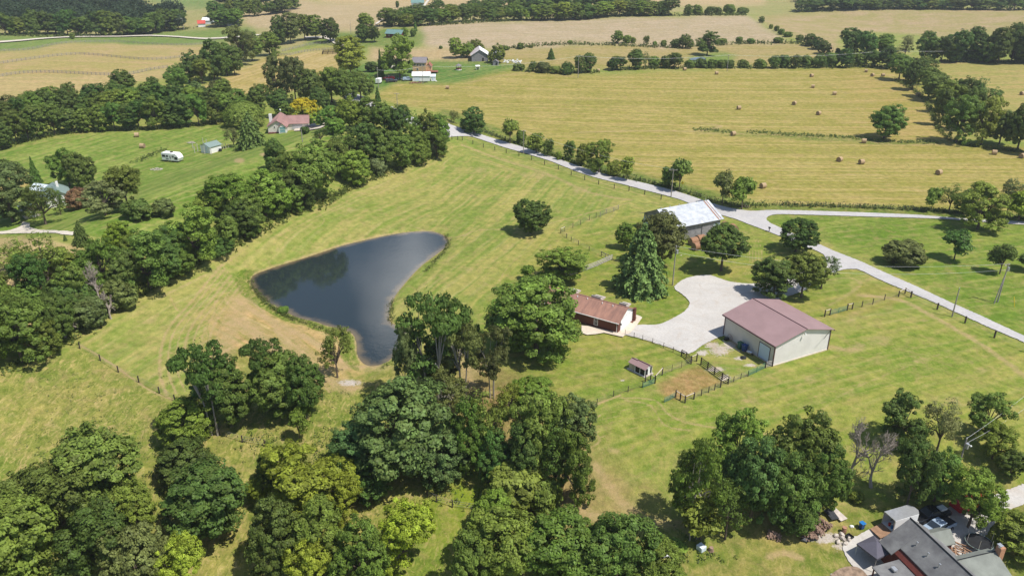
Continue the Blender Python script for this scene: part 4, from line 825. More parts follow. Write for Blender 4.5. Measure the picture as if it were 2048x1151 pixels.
trees('trees of the belt between road and meadow', 'in the belt right of the cream house', [
 (662, 214, 262, 50, 'round', 'M'), (700, 196, 262, 62, 'round', 'G'), (738, 198, 262, 62, 'round', 'M'), (770, 206, 272, 52, 'round', 'M'), (800, 212, 282, 50, 'round', 'D'), (828, 222, 294, 48, 'open', 'M'), (855, 224, 300, 52, 'round', 'M'), (880, 232, 302, 46, 'oval', 'G'),
 (700, 256, 326, 64, 'open', 'D'), (735, 248, 330, 62, 'round', 'D'), (768, 262, 342, 58, 'oval', 'M'), (802, 264, 342, 60, 'round', 'M'), (838, 262, 328, 56, 'round', 'M'), (874, 262, 318, 50, 'walnut', 'M'), (712, 302, 372, 68, 'round', 'G'), (757, 317, 353, 36, 'bush', 'P'), (676, 282, 350, 52, 'oval', 'D')])
trees('big trees of the belt left of the meadow', 'in the belt left of the meadow', [
 (556, 279, 350, 50, 'round', 'D'), (628, 286, 408, 112, 'round', 'M'), (580, 305, 400, 70, 'walnut', 'M'), (532, 342, 440, 96, 'round', 'G'), (584, 370, 430, 46, 'oval', 'M'), (470, 352, 450, 90, 'walnut', 'G'), (500, 390, 472, 74, 'round', 'M'), (425, 372, 440, 70, 'round', 'G'), (400, 412, 535, 112, 'walnut', 'G'), (455, 430, 500, 60, 'round', 'M'), (345, 455, 530, 76, 'round', 'M'), (300, 462, 590, 118, 'walnut', 'M'), (362, 500, 560, 66, 'round', 'M'), (243, 444, 518, 56, 'round', 'Y'), (270, 470, 540, 60, 'round', 'M'), (330, 480, 570, 84, 'round', 'D'), (440, 470, 515, 60, 'round', 'D'), (385, 440, 500, 70, 'round', 'M'), (560, 340, 420, 80, 'round', 'D'), (610, 350, 418, 70, 'walnut', 'D'), (490, 400, 480, 70, 'round', 'D')])
trees('trees at the lower end of the left belt', 'at the lower left end of the belt', [
 (102, 468, 596, 112, 'open', 'M'), (40, 476, 560, 84, 'open', 'M'), (128, 500, 560, 70, 'walnut', 'G'), (-6, 520, 610, 60, 'oval', 'D'), (150, 560, 650, 90, 'bush', 'D'), (205, 520, 620, 78, 'dead', 'M'), (60, 565, 640, 80, 'round', 'M'), (245, 560, 626, 60, 'bush', 'O'), (180, 596, 664, 70, 'bush', 'O'), (132, 610, 684, 84, 'dead', 'M'), (45, 600, 742, 124, 'walnut', 'M'), (-10, 630, 745, 84, 'walnut', 'G'), (92, 640, 720, 66, 'round', 'M'), (212, 480, 590, 74, 'walnut', 'M'), (258, 505, 600, 70, 'round', 'D'), (176, 500, 560, 60, 'round', 'M'), (75, 510, 620, 70, 'walnut', 'D'), (20, 560, 680, 80, 'round', 'M'), (120, 590, 690, 70, 'round', 'D'), (160, 530, 640, 66, 'oval', 'M'), (222, 580, 640, 46, 'dead', 'M')])
trees('yard trees of the white cottage', 'around the white cottage on the left', [
 (26, 332, 452, 108, 'round', 'O'), (140, 300, 376, 66, 'walnut', 'M'), (168, 308, 388, 58, 'round', 'D'), (92, 372, 456, 84, 'open', 'D'), (122, 380, 430, 30, 'open', 'M'), (70, 384, 440, 40, 'open', 'D'), (212, 362, 438, 86, 'walnut', 'P'), (256, 334, 420, 74, 'walnut', 'M')])
trees('trees of the grove below the pond on the left', 'in the grove left of the slender bank tree', [
 (432, 690, 850, 120, 'locust', 'D'), (462, 726, 866, 110, 'round', 'D'), (545, 680, 800, 90, 'locust', 'D'), (560, 712, 850, 120, 'round', 'M'), (612, 716, 850, 84, 'oval', 'D'), (375, 798, 905, 116, 'round', 'G'), (372, 880, 982, 112, 'round', 'D')])
trees('large trees along the lower left of the photo', 'along the bottom left corner of the photo', [
 (215, 858, 1070, 180, 'oval', 'M'), (130, 930, 1140, 180, 'walnut', 'D'), (45, 1000, 1230, 180, 'oval', 'M'), (425, 932, 1110, 160, 'oval', 'D'), (215, 1010, 1215, 170, 'walnut', 'D'), (285, 965, 1110, 90, 'oval', 'M'), (60, 950, 1090, 110, 'oval', 'D'), (300, 1050, 1230, 130, 'round', 'O'), (375, 1082, 1220, 96, 'walnut', 'Y')])
trees('trees of the lower middle wood', 'in the wood along the bottom middle', [
 (560, 1000, 1180, 118, 'round', 'D'), (615, 884, 1066, 178, 'walnut', 'Y'), (542, 908, 990, 60, 'round', 'D'), (648, 1008, 1180, 120, 'round', 'M'), (725, 1040, 1210, 124, 'round', 'M'), (815, 1008, 1160, 116, 'walnut', 'Y'), (625, 1085, 1220, 90, 'walnut', 'Y'), (520, 960, 1020, 50, 'walnut', 'Y'), (690, 950, 1060, 80, 'walnut', 'Y')])
trees('trees of the dark centre wood', 'in the dark wood below the pond', [
 (805, 762, 985, 214, 'round', 'B'), (714, 848, 968, 112, 'round', 'B'), (740, 922, 1014, 96, 'round', 'D'), (880, 860, 985, 110, 'round', 'B'), (895, 742, 830, 86, 'locust', 'O'), (968, 778, 948, 96, 'open', 'M'), (1060, 756, 832, 94, 'maple', 'G'), (1012, 770, 850, 70, 'open', 'G'), (1075, 790, 985, 120, 'walnut', 'M'), (1135, 795, 960, 104, 'walnut', 'O'), (1108, 850, 1010, 84, 'open', 'M'), (940, 800, 960, 76, 'oval', 'M'), (1050, 850, 1000, 80, 'oval', 'D'),
 (1022, 924, 1034, 116, 'bush', 'M'), (1148, 868, 1030, 82, 'walnut', 'M'), (1090, 960, 1040, 70, 'bush', 'M'), (990, 860, 980, 76, 'oval', 'D')])
trees('feathery locusts by the pond foot', 'in the group at the pond foot', [
 (868, 594, 792, 150, 'locust', 'D'), (925, 636, 780, 100, 'locust', 'O'), (822, 660, 800, 60, 'locust', 'P'), (985, 658, 776, 78, 'locust', 'O'), (880, 690, 782, 80, 'oval', 'D')])
trees('large trees at the bottom centre', 'in the grove at the bottom centre', [
 (990, 984, 1080, 84, 'round', 'G'), (1010, 1020, 1210, 170, 'round', 'M'), (1120, 1030, 1220, 176, 'round', 'M'), (1230, 1030, 1220, 156, 'round', 'D'), (1315, 1092, 1230, 120, 'round', 'M'), (945, 1070, 1220, 90, 'round', 'M')])
trees('trees of the grove above the firewood', 'in the grove behind the firewood pile', [
 (1385, 882, 1060, 112, 'locust', 'M'), (1366, 900, 1040, 66, 'open', 'M'), (1468, 824, 990, 110, 'walnut', 'G'), (1500, 872, 1070, 136, 'round', 'B'), (1598, 818, 1000, 150, 'round', 'M'), (1560, 900, 1075, 130, 'round', 'D'), (1636, 892, 1050, 104, 'round', 'M'), (1400, 990, 1094, 84, 'young', 'G'), (1450, 960, 1096, 90, 'open', 'M'), (1590, 1000, 1084, 76, 'round', 'D')])
trees('trees left of the small pole', 'left of the small pole, bottom right', [
 (1700, 832, 960, 76, 'dead', 'M'), (1742, 858, 992, 110, 'dead', 'M'), (1796, 788, 905, 92, 'walnut', 'D'), (1812, 880, 1032, 88, 'walnut', 'D'), (1872, 796, 920, 80, 'open', 'P'), (1868, 900, 1020, 92, 'round', 'M')])
trees('trees right of the small pole', 'right of the small pole, bottom right', [
 (1966, 788, 890, 84, 'walnut', 'M'), (1984, 852, 932, 76, 'walnut', 'G'), (2018, 900, 966, 62, 'round', 'D')])
tree(1936, 944, 1078, 104, 'walnut', 'G', label='green tree with red vines growing over the parked vehicles at the bottom right')
tree(2042, 1025, 1124, 120, 'round', 'M', label='leafy tree beside the brick chimney at the right edge')
tree(1712, 985, 1010, 28, 'bush', 'M', label='low bush on a bare stem under the bare grey trees')
tree(1352, 1085, 1108, 44, 'bush', 'G', label='low weedy bush between the white bench and the pale crate')
# far wood behind the front row, too many to tell apart
def far_wood():
    rg = np.random.default_rng(5); P = []; Nn = []; lv = []; 
    spots = []
    for row, (y0, n) in enumerate([(58, 26), (50, 26), (42, 26), (33, 26), (24, 26), (14, 24), (4, 22), (-8, 20)]):
        for i in range(n):
            x = -20 + i * ((395 if row < 4 else 310)) / n + rg.uniform(-8, 8)
            spots.append((x, y0 + rg.uniform(-3, 3)))
    for row, (y0, x0, x1, n) in enumerate([(12, 430, 560, 8), (4, 430, 580, 8), (-6, 430, 600, 9), (14, 980, 1240, 16), (6, 1000, 1230, 14), (10, 1620, 2060, 18), (-4, 640, 2060, 30), (4, 1600, 2060, 16)]):
        for i in range(n): spots.append((x0 + (x1 - x0) * (i + rg.uniform()) / n, y0 + rg.uniform(-3, 3)))
    W = Un(spots)
    for c in W:
        r = rg.uniform(5.0, 7.5); h = rg.uniform(8, 13); n = 420; d = sph(n, rg); d[:, 2] = np.abs(d[:, 2]) * rg.choice([-.4, 1, 1], n)
        lob = 1 + .22 * np.sin(d[:, 0] * 5 + c[0]) * np.cos(d[:, 1] * 5 + c[1]) + .12 * np.sin(d[:, 2] * 9)
        P.append(c + np.array([0, 0, h * .52]) + d * np.array([r, r, h * .5]) * (lob * rg.uniform(.82, 1.05, n))[:, None]); Nn.append(d + [0, 0, .4] + rg.normal(size=(n, 3)) * .5); lv.append(np.clip(rg.beta(2, 2, n) * .7 + rg.normal(.12, .1), 0, 1))
    me = crown_mesh('distant_wood', np.concatenate(P), np.concatenate(Nn), .85, rg, LEAF, lv=np.concatenate(lv))
    o = bpy.data.objects.new('distant_wood', me); C.objects.link(o); o.color = (.040, .066, .028, 1); tag(o, 'dense far wood behind the front row of trees at the top of the photo', 'wood', kind='stuff')
far_wood()
# tall weeds on verges, ditches and banks
def weeds(name, lines, label, hgt=.6, dens=6, width=1.2, col=(.085, .12, .03), seed=1, ls=.22):
    rg = np.random.default_rng(seed); P = []
    for ln in lines:
        W = Un(smooth(ln, 4))[:, :2]
        for a, b in zip(W, W[1:]):
            L = math.dist(a, b); n = max(1, int(L * dens)); t = rg.uniform(0, 1, n)[:, None]; q = a + (b - a) * t + rg.normal(0, width * .5, (n, 2))
            k = 5; q = np.repeat(q, k, 0) + rg.normal(0, .18, (n * k, 2)); z = hh(q[:, 0], q[:, 1]) + rg.uniform(0, 1, n * k) ** 1.3 * hgt * np.repeat(rg.uniform(.4, 1.3, n), k)
            P.append(np.concatenate([q, z[:, None]], 1))
    P = np.concatenate(P); Nn = rg.normal(size=P.shape) + [0, -.3, .7]
    me = crown_mesh(name, P, Nn, ls, rg, LEAF, asp=.4, lh=rg.uniform(0, 1.0, len(P)) )
    o = bpy.data.objects.new(name, me); C.objects.link(o); o.color = (*col, 1); tag(o, label, 'weeds', kind='stuff')
weeds('roadside_weeds', [[(955, 258), (1040, 290), (1120, 316), (1230, 352)], [(1230, 352), (1330, 372), (1420, 400), (1500, 414)], [(1500, 412), (1540, 410)], [(1555, 411), (1700, 414), (1850, 421), (1950, 428), (2060, 438)]], 'tall green weeds along the fence on the hay field side of the road', 1.0, 7, 1.3, seed=2, ls=.3)
weeds('hedge_undergrowth', [[(1030, 141), (1110, 147), (1200, 145)], [(1225, 141), (1330, 137), (1470, 137)], [(1480, 137), (1600, 136), (1780, 134)], [(764, 50), (850, 52), (1000, 43), (1240, 33), (1490, 31)], [(1590, 25), (1750, 19), (2060, 21)], [(0, 71), (180, 74), (380, 58)], [(1500, 87), (1600, 88), (1660, 104)], [(1690, 112), (1850, 122), (2060, 126)], [(1340, 96), (1500, 87)], [(1000, 99), (1140, 89), (1340, 96)]], 'undergrowth along the foot of the far hedges and treelines', 1.8, 3, 3.0, (.10, .14, .035), seed=12, ls=.6)
weeds('belt_undergrowth', [[(0, 745), (130, 690), (200, 640), (330, 562), (470, 492), (590, 427), (700, 377), (780, 345), (890, 305)], [(-10, 302), (130, 268), (330, 258), (470, 242)], [(640, 420), (690, 380)], [(1790, 160), (1850, 200), (1900, 280), (2050, 305)]], 'undergrowth along the foot of the tree belts', 1.2, 6, 1.3, (.10, .14, .03), seed=13, ls=.32)
weeds('ditch_weeds', [[(1390, 259), (1425, 261), (1460, 264)], [(1500, 264), (1560, 268), (1640, 272), (1720, 277), (1800, 284), (1870, 284)]], 'ragged weeds in the ditch through the hay field', .6, 7, 2.6, (.13, .17, .04), seed=3, ls=.3)
weeds('bank_weeds', [[(500, 560), (520, 590), (560, 625), (610, 645), (660, 665)], [(505, 575), (540, 612), (590, 642)], [(893, 470), (897, 490), (880, 512), (850, 545)], [(785, 600), (780, 625), (783, 645)], [(765, 735), (790, 728), (800, 735)]], 'tall grass on the pond bank', .5, 7, .7, seed=4, ls=.16)
weeds('meadow_weeds', [[(270, 325), (300, 312), (330, 298)], [(1500, 408), (1470, 414)]], 'clump of tall weeds on the left lawn', .8, 6, 2.0, seed=5, ls=.25)
weeds('wood_weeds', [[(960, 1000), (1010, 1040), (1060, 1050)], [(850, 900), (870, 960), (920, 1000)], [(1380, 1100), (1340, 1090), (1300, 1085)], [(1040, 1000), (1120, 1030)], [(1420, 1100), (1390, 1105)], [(300, 960), (330, 1000), (350, 1100)], [(500, 880), (560, 900)], [(640, 960), (660, 900), (650, 860)]], 'low weeds under the trees at the bottom of the photo', .6, 9, 2.6, seed=6, ls=.2)
weeds('pasture_tufts', [[(30 + 47 * k % 700, 740 + (k * 37) % 380), (70 + 47 * k % 700, 750 + (k * 37) % 380)] for k in range(90)], 'coarse grass tufts scattered over the rough pasture', .22, 4, 3.5, (.20, .22, .07), seed=7, ls=.13)
# ---------------------------------------------------------------- building kit
def ribbed(name, col, per=.3, axis=0, rough=.45, metal=.0, col2=None, amp=.5, spec=.5, nsc=.35):
    m = mat(name, col, rough, nscale=nsc, col2=col2 or tuple(c * .86 for c in col), metal=metal, spec=spec, detail=7)
    n = m.node_tree; t = n.nodes.new('ShaderNodeTexCoord'); s = n.nodes.new('ShaderNodeSeparateXYZ'); mu = n.nodes.new('ShaderNodeMath'); mu.operation = 'MULTIPLY'; mu.inputs[1].default_value = 2 * PI / per
    si = n.nodes.new('ShaderNodeMath'); si.operation = 'SINE'; pw = n.nodes.new('ShaderNodeMath'); pw.operation = 'POWER'; pw.inputs[1].default_value = 6
    ab = n.nodes.new('ShaderNodeMath'); ab.operation = 'ABSOLUTE'; bp = n.nodes.new('ShaderNodeBump'); bp.inputs['Strength'].default_value = amp; bp.inputs['Distance'].default_value = .04
    K = n.links.new; K(t.outputs['Object'], s.inputs[0]); K(s.outputs[axis], mu.inputs[0]); K(mu.outputs[0], si.inputs[0]); K(si.outputs[0], ab.inputs[0]); K(ab.outputs[0], pw.inputs[0]); K(pw.outputs[0], bp.inputs['Height']); K(bp.outputs[0], n.nodes['Principled BSDF'].inputs['Normal'])
    return m
M_ = dict(
 hshingle=mat('mauve_shingles', (.34, .20, .18), .9, nscale=.5, col2=(.25, .15, .14), spec=.15, bump=.3, detail=9),
 maroon=ribbed('maroon_metal', (.315, .205, .20), .45, 0, .5, col2=(.27, .175, .17), spec=.35), maroon_dark=mat('maroon_trim', (.10, .045, .05), .5),
 cream=ribbed('cream_siding', (.68, .64, .59), .3, 0, .6), cream_y_sunlit=ribbed('cream_siding_gable_sunlit', (.78, .745, .72), .3, 1, .6), white=mat('white_paint', (.78, .78, .76), .6, .04, 1), doorw=mat('roller_door', (.55, .66, .78), .5, .03, 2),  # gable siding lighter than the side walls: its stronger sun put into the colour
 conc=conc, glass=mat('window_glass', (.03, .04, .05), .08, spec=.8), trim=mat('white_trim', (.75, .73, .70), .6), dark=mat('dark_post', (.035, .028, .024), .85, .3, 4),
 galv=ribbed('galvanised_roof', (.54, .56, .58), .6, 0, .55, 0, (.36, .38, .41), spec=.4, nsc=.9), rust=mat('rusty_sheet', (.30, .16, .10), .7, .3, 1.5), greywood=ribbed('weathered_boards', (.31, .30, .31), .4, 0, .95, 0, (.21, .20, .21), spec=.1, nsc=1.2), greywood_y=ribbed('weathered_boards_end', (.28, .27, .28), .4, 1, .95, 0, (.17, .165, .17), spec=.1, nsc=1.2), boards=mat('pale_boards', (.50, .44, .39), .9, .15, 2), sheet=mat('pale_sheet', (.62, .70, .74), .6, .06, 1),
 shingle=mat('brown_shingles', (.37, .20, .145), .9, nscale=.5, col2=(.22, .125, .10), spec=.15, bump=.4, detail=10, stretch=(2.2, .5, 1)), brick=mat('red_brick', (.15, .062, .045), .9, .16, 7, spec=.15), mulch=mat('mulch', (.16, .07, .05)),
 dshingle=mat('dark_green_shingles', (.22, .22, .215), .9, nscale=.5, col2=(.125, .122, .125), spec=.12, bump=.5, detail=12), lshingle=mat('weathered_green_shingles', (.235, .25, .22), .9, nscale=.5, col2=(.17, .18, .16), spec=.12, bump=.5, detail=12), redwall=mat('dark_red_siding', (.12, .03, .022), .8, .15, 2), metal=mat('galvanised_metal', (.55, .56, .57), .35, .08, 2, metal=.6), wood=mat('treated_wood', (.30, .18, .11), .9, .2, 2),
 pole=mat('pole_wood', (.30, .27, .24), .9, .15, 1.5, spec=.1, stretch=(1, 1, .2)), wire=mat('wire', (.62, .62, .62), .5), fence=mat('fence_wood', (.055, .042, .036), .9, .3, 2), palefence=mat('pale_fence_wood', (.50, .46, .42), .9, .15, 1.5), topboard=mat('bare_board', (.55, .47, .38), .9, .12, 2), green=mat('green_gate_paint', (.10, .22, .15), .5), wiremesh=mat('fence_wire', (.16, .15, .13), .7),
 straw=mat('baled_hay', (.46, .335, .20), .95, nscale=2.2, col2=(.33, .235, .14), spec=.08, bump=.7, detail=8, stretch=(.5, 3, 3)), strawend=mat('bale_end', (.30, .21, .13), .95, .25, 3, spec=.05), straws=mat('old_bales', (.36, .20, .12), .95, nscale=2, col2=(.25, .14, .085), spec=.05, bump=.6, detail=8),
 black=mat('black_plastic', (.02, .021, .023), .5, .2, 3), blue=mat('blue_plastic', (.02, .16, .42), .45), blued=mat('dark_blue_plastic', (.02, .06, .20), .45), grn=mat('green_plastic', (.03, .12, .08), .5), greenroof=ribbed('green_metal', (.22, .29, .265), .5, 0, .5), tealroof=mat('teal_roof', (.14, .24, .225), .5, .08, .5), redroof=ribbed('red_metal', (.55, .075, .05), .5, 0, .5),
 rubber=mat('rubber', (.015, .015, .016), .8), chrome=mat('chrome', (.6, .6, .6), .2, metal=1.), lamp=mat('lamp_lens', (.7, .7, .66), .2), red=mat('red_paint', (.5, .03, .03), .35), taillamp=mat('tail_lamp', (.4, .02, .02), .3), blackcar=mat('black_car_paint', (.012, .013, .016), .18, spec=.7), bluecar=mat('silver_blue_paint', (.30, .38, .48), .25, .03, 3, spec=.7), darkcar=mat('dark_blue_car_paint', (.02, .025, .045), .2, spec=.7), tan=mat('tan_siding', (.55, .37, .21), .8, .08, 1), greyroof=mat('grey_shingles', (.20, .185, .20), .9, .12, 1.5), cedar=mat('red_stained_deck', (.28, .11, .08), .85, .2, 2),
 tarp=mat('dark_canopy_fabric', (.105, .10, .125), .85, .07, 3, spec=.15), btarp=mat('black_tarp', (.035, .037, .042), .55, .3, 3, bump=.6), stone=mat('pale_stone', (.50, .44, .38), .9, .2, 2, bump=.5), log=mat('split_log', (.36, .25, .19), .95, nscale=1.2, col2=(.20, .13, .10), spec=.05), greyh=mat('grey_siding', (.42, .42, .43), .8, .06, 1), yellow=mat('yellow_plastic', (.75, .55, .03), .5), gutter=mat('gutter', (.70, .68, .66), .5))
def place3(a, b, c):
    pa, pb, pc = U(*a), U(*b), U(*c)
    a1 = math.atan2(pb.y - pa.y, pb.x - pa.x); a2 = math.atan2(pc.y - pb.y, pc.x - pb.x) - PI / 2
    d = (a2 - a1 + PI) % (2 * PI) - PI; ang = a1 + d / 2
    L, W = (pb - pa).xy.length, (pc - pb).xy.length
    X = Vector((math.cos(ang), math.sin(ang), 0)); Y = Vector((-X.y, X.x, 0))
    c_ = pb - X * L / 2 + Y * W / 2; return c_, ang, L, W
def walls(par, L, W, hw, hr, m, ridge='x', x0=0, y0=0, name='wall', base=-.4, m2=None):
    b = MB()
    if ridge == 'x': b.prism([(y0 - W / 2, base), (y0 + W / 2, base), (y0 + W / 2, hw), (y0, hr), (y0 - W / 2, hw)], x0 - L / 2, x0 + L / 2, 'x')
    else: b.prism([(x0 - L / 2, base), (x0 + L / 2, base), (x0 + L / 2, hw), (x0, hr), (x0 - L / 2, hw)], y0 - W / 2, y0 + W / 2, 'y')
    if m2:
        for i in (0, 1): b.m[i] = 1
        return b.build(name, [m, m2], par)
    return b.build(name, m, par)
def roof(par, L, W, hw, hr, m, ridge='x', ov=.35, th=.12, x0=0, y0=0, ridgem=None, name='roof'):
    b = MB(); LL, WW = (L, W) if ridge == 'x' else (W, L); s = (hr - hw) / (WW / 2); e = WW / 2 + ov; ze = hr - s * e + .02 + th
    for sg in (-1, 1):
        q = [(-LL / 2 - ov, 0, hr + th + .02), (LL / 2 + ov, 0, hr + th + .02), (LL / 2 + ov, sg * e, ze), (-LL / 2 - ov, sg * e, ze)]
        if ridge != 'x': q = [(-y, x, z) for x, y, z in q]
        q = [(x + x0, y + y0, z) for x, y, z in q]
        b.slab(q if sg < 0 else q[::-1], th)
    o = b.build(name, m, par, fix=True)
    r = MB(); hz = hr + th + .05
    if ridge == 'x': r.tube([(x0 - LL / 2 - ov - .02, y0, hz), (x0 + LL / 2 + ov + .02, y0, hz)], .07, 6)
    else: r.tube([(x0, y0 - LL / 2 - ov - .02, hz), (x0, y0 + LL / 2 + ov + .02, hz)], .07, 6)
    r.build('ridge_cap', ridgem or m, o); return o
def opening(par, name, x, y, z, w, h, face, fm, gm, fr=.08, bars=1):
    """window or door standing 3 cm proud of a wall; face is the outward direction"""
    sx = 1 if face[0] == '+' else -1; ax = face[1]
    b = MB(); g = MB(); c = MB()
    def bx(B, u, v, du, dv, t, off):
        if ax == 'x': B.box((x + sx * off, y + u, z + v), (t, du, dv))
        else: B.box((x + u, y + sx * off, z + v), (du, t, dv))
    for u in (-1, 1): bx(b, u * (w / 2), 0, fr, h + fr, .08, .03)
    for v in (-1, 1): bx(b, 0, v * (h / 2), w - fr, fr, .08, .03)
    for k in range(bars): bx(b, 0, -h / 2 + h * (k + 1) / (bars + 1), w - fr, fr * .6, .06, .03)
    o = b.build(name, fm, par); bx(g, 0, 0, w - fr, h - fr, .04, .01); g.build('pane' if name == 'window' else 'panel', gm, o); return o
# ---------------------------------------------------------------- metal shed
c_, ang, L, W = place3((1450.8, 668.6), (1544.6, 731.7), (1650, 697))
t = empty('metal_shed', c_, ang, 'large cream metal shed with maroon roof beside the gravel yard', 'shed'); hw, hr = 4.15, 5.75
walls(t, L, W, hw, hr, M_['cream'], 'x', m2=M_['cream_y_sunlit']); roof(t, L, W, hw, hr, M_['maroon'], 'x', .45, .1, ridgem=M_['maroon_dark'])
b = MB()
for sx in (-1, 1):
    for sy in (-1, 1): b.box((sx * (L / 2 + .02), sy * (W / 2 + .02), hw / 2 - .2), (.16, .16, hw + .3))
b.box((0, -W / 2 - .47, hw - .16), (L + .9, .12, .14)); b.box((0, W / 2 + .47, hw - .16), (L + .9, .12, .14)); b.build('corner_trim', M_['maroon_dark'], t)
b = MB(); b.box((0, 0, -.25), (L + .16, W + .16, .8)); b.build('foundation', M_['conc'], t)
opening(t, 'door', L / 2 - 2.3, -W / 2, 1.6, 2.6, 2.9, '-y', M_['maroon_dark'], M_['doorw'], .1, 0)
b = MB(); b.tube([(L / 2, -.3, hr - .75), (L / 2 + .5, -.3, hr - .65)], .03, 6); b.tube([(L / 2 + .5, -.3, hr - .6), (L / 2 + .5, -.3, hr - .85)], [.1, .2], 8); b.build('lamp', M_['lamp'], t)
b = MB(); b.tube([(L / 2 + .1, W / 2 - .2, hw - .2), (L / 2 + 1.0, W / 2 - 2.6, hw - .9)], .035, 5); b.build('bracket', M_['dark'], t)
SH = t; SHX = Vector((math.cos(ang), math.sin(ang), 0)); SHY = Vector((-SHX.y, SHX.x, 0)); SHC = c_.copy(); SHL, SHW = L, W
def atshed(x, y): q = SHC + SHX * x + SHY * y; q.z = float(hh(q.x, q.y)); return q
def bin_(p, rz, m, label, nm='wheelie_bin', s=1.0, lid=None):
    t = empty(nm, p, rz, label, 'bin'); b = MB(); w0, w1, h = .24 * s, .30 * s, .95 * s
    b.add([(-w0, -w0, .05), (w0, -w0, .05), (w0, w0, .05), (-w0, w0, .05), (-w1, -w1, h), (w1, -w1, h), (w1, w1, h), (-w1, w1, h)], [(0, 3, 2, 1), (4, 5, 6, 7), (0, 1, 5, 4), (1, 2, 6, 5), (2, 3, 7, 6), (3, 0, 4, 7)]); b.build('body', m, t, bevel=.02)
    b = MB(); b.box((0, -.03, h + .04), (w1 * 2 + .08, w1 * 2 + .12, .07)); b.tube([(-w1, w1 + .06, h), (w1, w1 + .06, h)], .03, 6); b.build('lid', lid or m, t, bevel=.02)
    for sx in (-1, 1): b = MB(); b.tube([(sx * w0 - .02, w0, .1), (sx * w0 + .03, w0, .1)], .1, 10); b.build('wheel', M_['rubber'], t)
    return t
bin_(atshed(-1.0, -W / 2 - .75), ang, M_['grn'], 'dark green bin against the cream shed wall', s=1.3)
bin_(atshed(.1, -W / 2 - .75), ang, M_['blued'], 'dark blue bin against the cream shed wall beside the green one', s=1.35)
def lump(name, p, size, m, label, cat, seed=0, rz=0, n=10, sq=.5, parent=None):
    rg = np.random.default_rng(seed); import bmesh
    bm = bmesh.new(); bmesh.ops.create_icosphere(bm, subdivisions=2, radius=1)
    for v in bm.verts:
        q = v.co; f = 1 + .18 * math.sin(q.x * 4 + seed) * math.cos(q.y * 5 + seed) + rg.uniform(-.06, .06); v.co = Vector((q.x * size[0] * f, q.y * size[1] * f, max(q.z, -sq) * size[2] * f))
    me = bpy.data.meshes.new(name); bm.to_mesh(me); bm.free(); me.materials.append(m); o = bpy.data.objects.new(name, me); C.objects.link(o)
    o.location = p; o.rotation_euler = (0, 0, rz); o.location.z += size[2] * sq * .85
    return tag(o, label, cat)
lump('rubbish_sack', atshed(-4.6, -W / 2 - .7), (.5, .4, .4), M_['black'], 'black sack at the far end of the cream shed wall', 'sack', 3)
lump('water_tub', atshed(2.0, -W / 2 - 2.6), (.55, .45, .32), M_['black'], 'black tub lying on the pale gravel in front of the shed', 'tub', 4)
def wheel(par, x, y, z, r, w=.22, name='wheel', ax='y'):
    b = MB(); d = (0, w / 2, 0) if ax == 'y' else (w / 2, 0, 0); b.tube([(x - d[0], y - d[1], z), (x + d[0], y + d[1], z)], r, 16); o = b.build(name, M_['rubber'], par, bevel=.02)
    b = MB(); d = (0, w / 2 + .012, 0) if ax == 'y' else (w / 2 + .012, 0, 0); b.tube([(x - d[0], y - d[1], z), (x + d[0], y + d[1], z)], r * .55, 12); b.build('rim', M_['chrome'], o); return o
t = empty('spoked_wheel', atshed(-4.2, -W / 2 - .35), ang, 'rusty spoked wheel leaning on the cream shed wall', 'wheel'); b = MB()
b.tube([(.6 * math.cos(a), 0, .62 + .6 * math.sin(a)) for a in np.linspace(0, 2 * PI, 17)], .035, 5); b.build('rim', M_['rust'], t)
b = MB(); [b.tube([(0, 0, .62), (.6 * math.cos(a), 0, .62 + .6 * math.sin(a))], .015, 4) for a in np.linspace(0, 2 * PI, 9)[:-1]]; b.build('spoke', M_['rust'], t)
t = empty('wheelbarrow', atshed(1.4, -W / 2 - .8), ang + .4, 'small wheelbarrow tipped beside the blue bin at the shed', 'wheelbarrow'); b = MB()
b.add([(-.45, -.3, .6), (.45, -.35, .55), (.45, .35, .55), (-.45, .3, .6), (-.3, -.15, .3), (.25, -.18, .28), (.25, .18, .28), (-.3, .15, .3)], [(0, 1, 5, 4), (1, 2, 6, 5), (2, 3, 7, 6), (3, 0, 4, 7), (4, 5, 6, 7)]); b.build('tray', M_['white'], t, fix=False); wheel(t, .6, 0, .2, .2, .1)
b = MB(); b.tube([(.6, -.1, .2), (-1., -.3, .5)], .025, 5); b.tube([(.6, .1, .2), (-1., .3, .5)], .025, 5); b.build('handle', M_['wood'], t)
t = tag(MB().box((0, 0, .06), (4.6, .12, .1)).build('long_plank', M_['boards']), 'long pale plank lying on the ground beside the bins', 'plank'); t.location = atshed(-2.4, -W / 2 - 1.55); t.rotation_euler = (0, 0, ang)
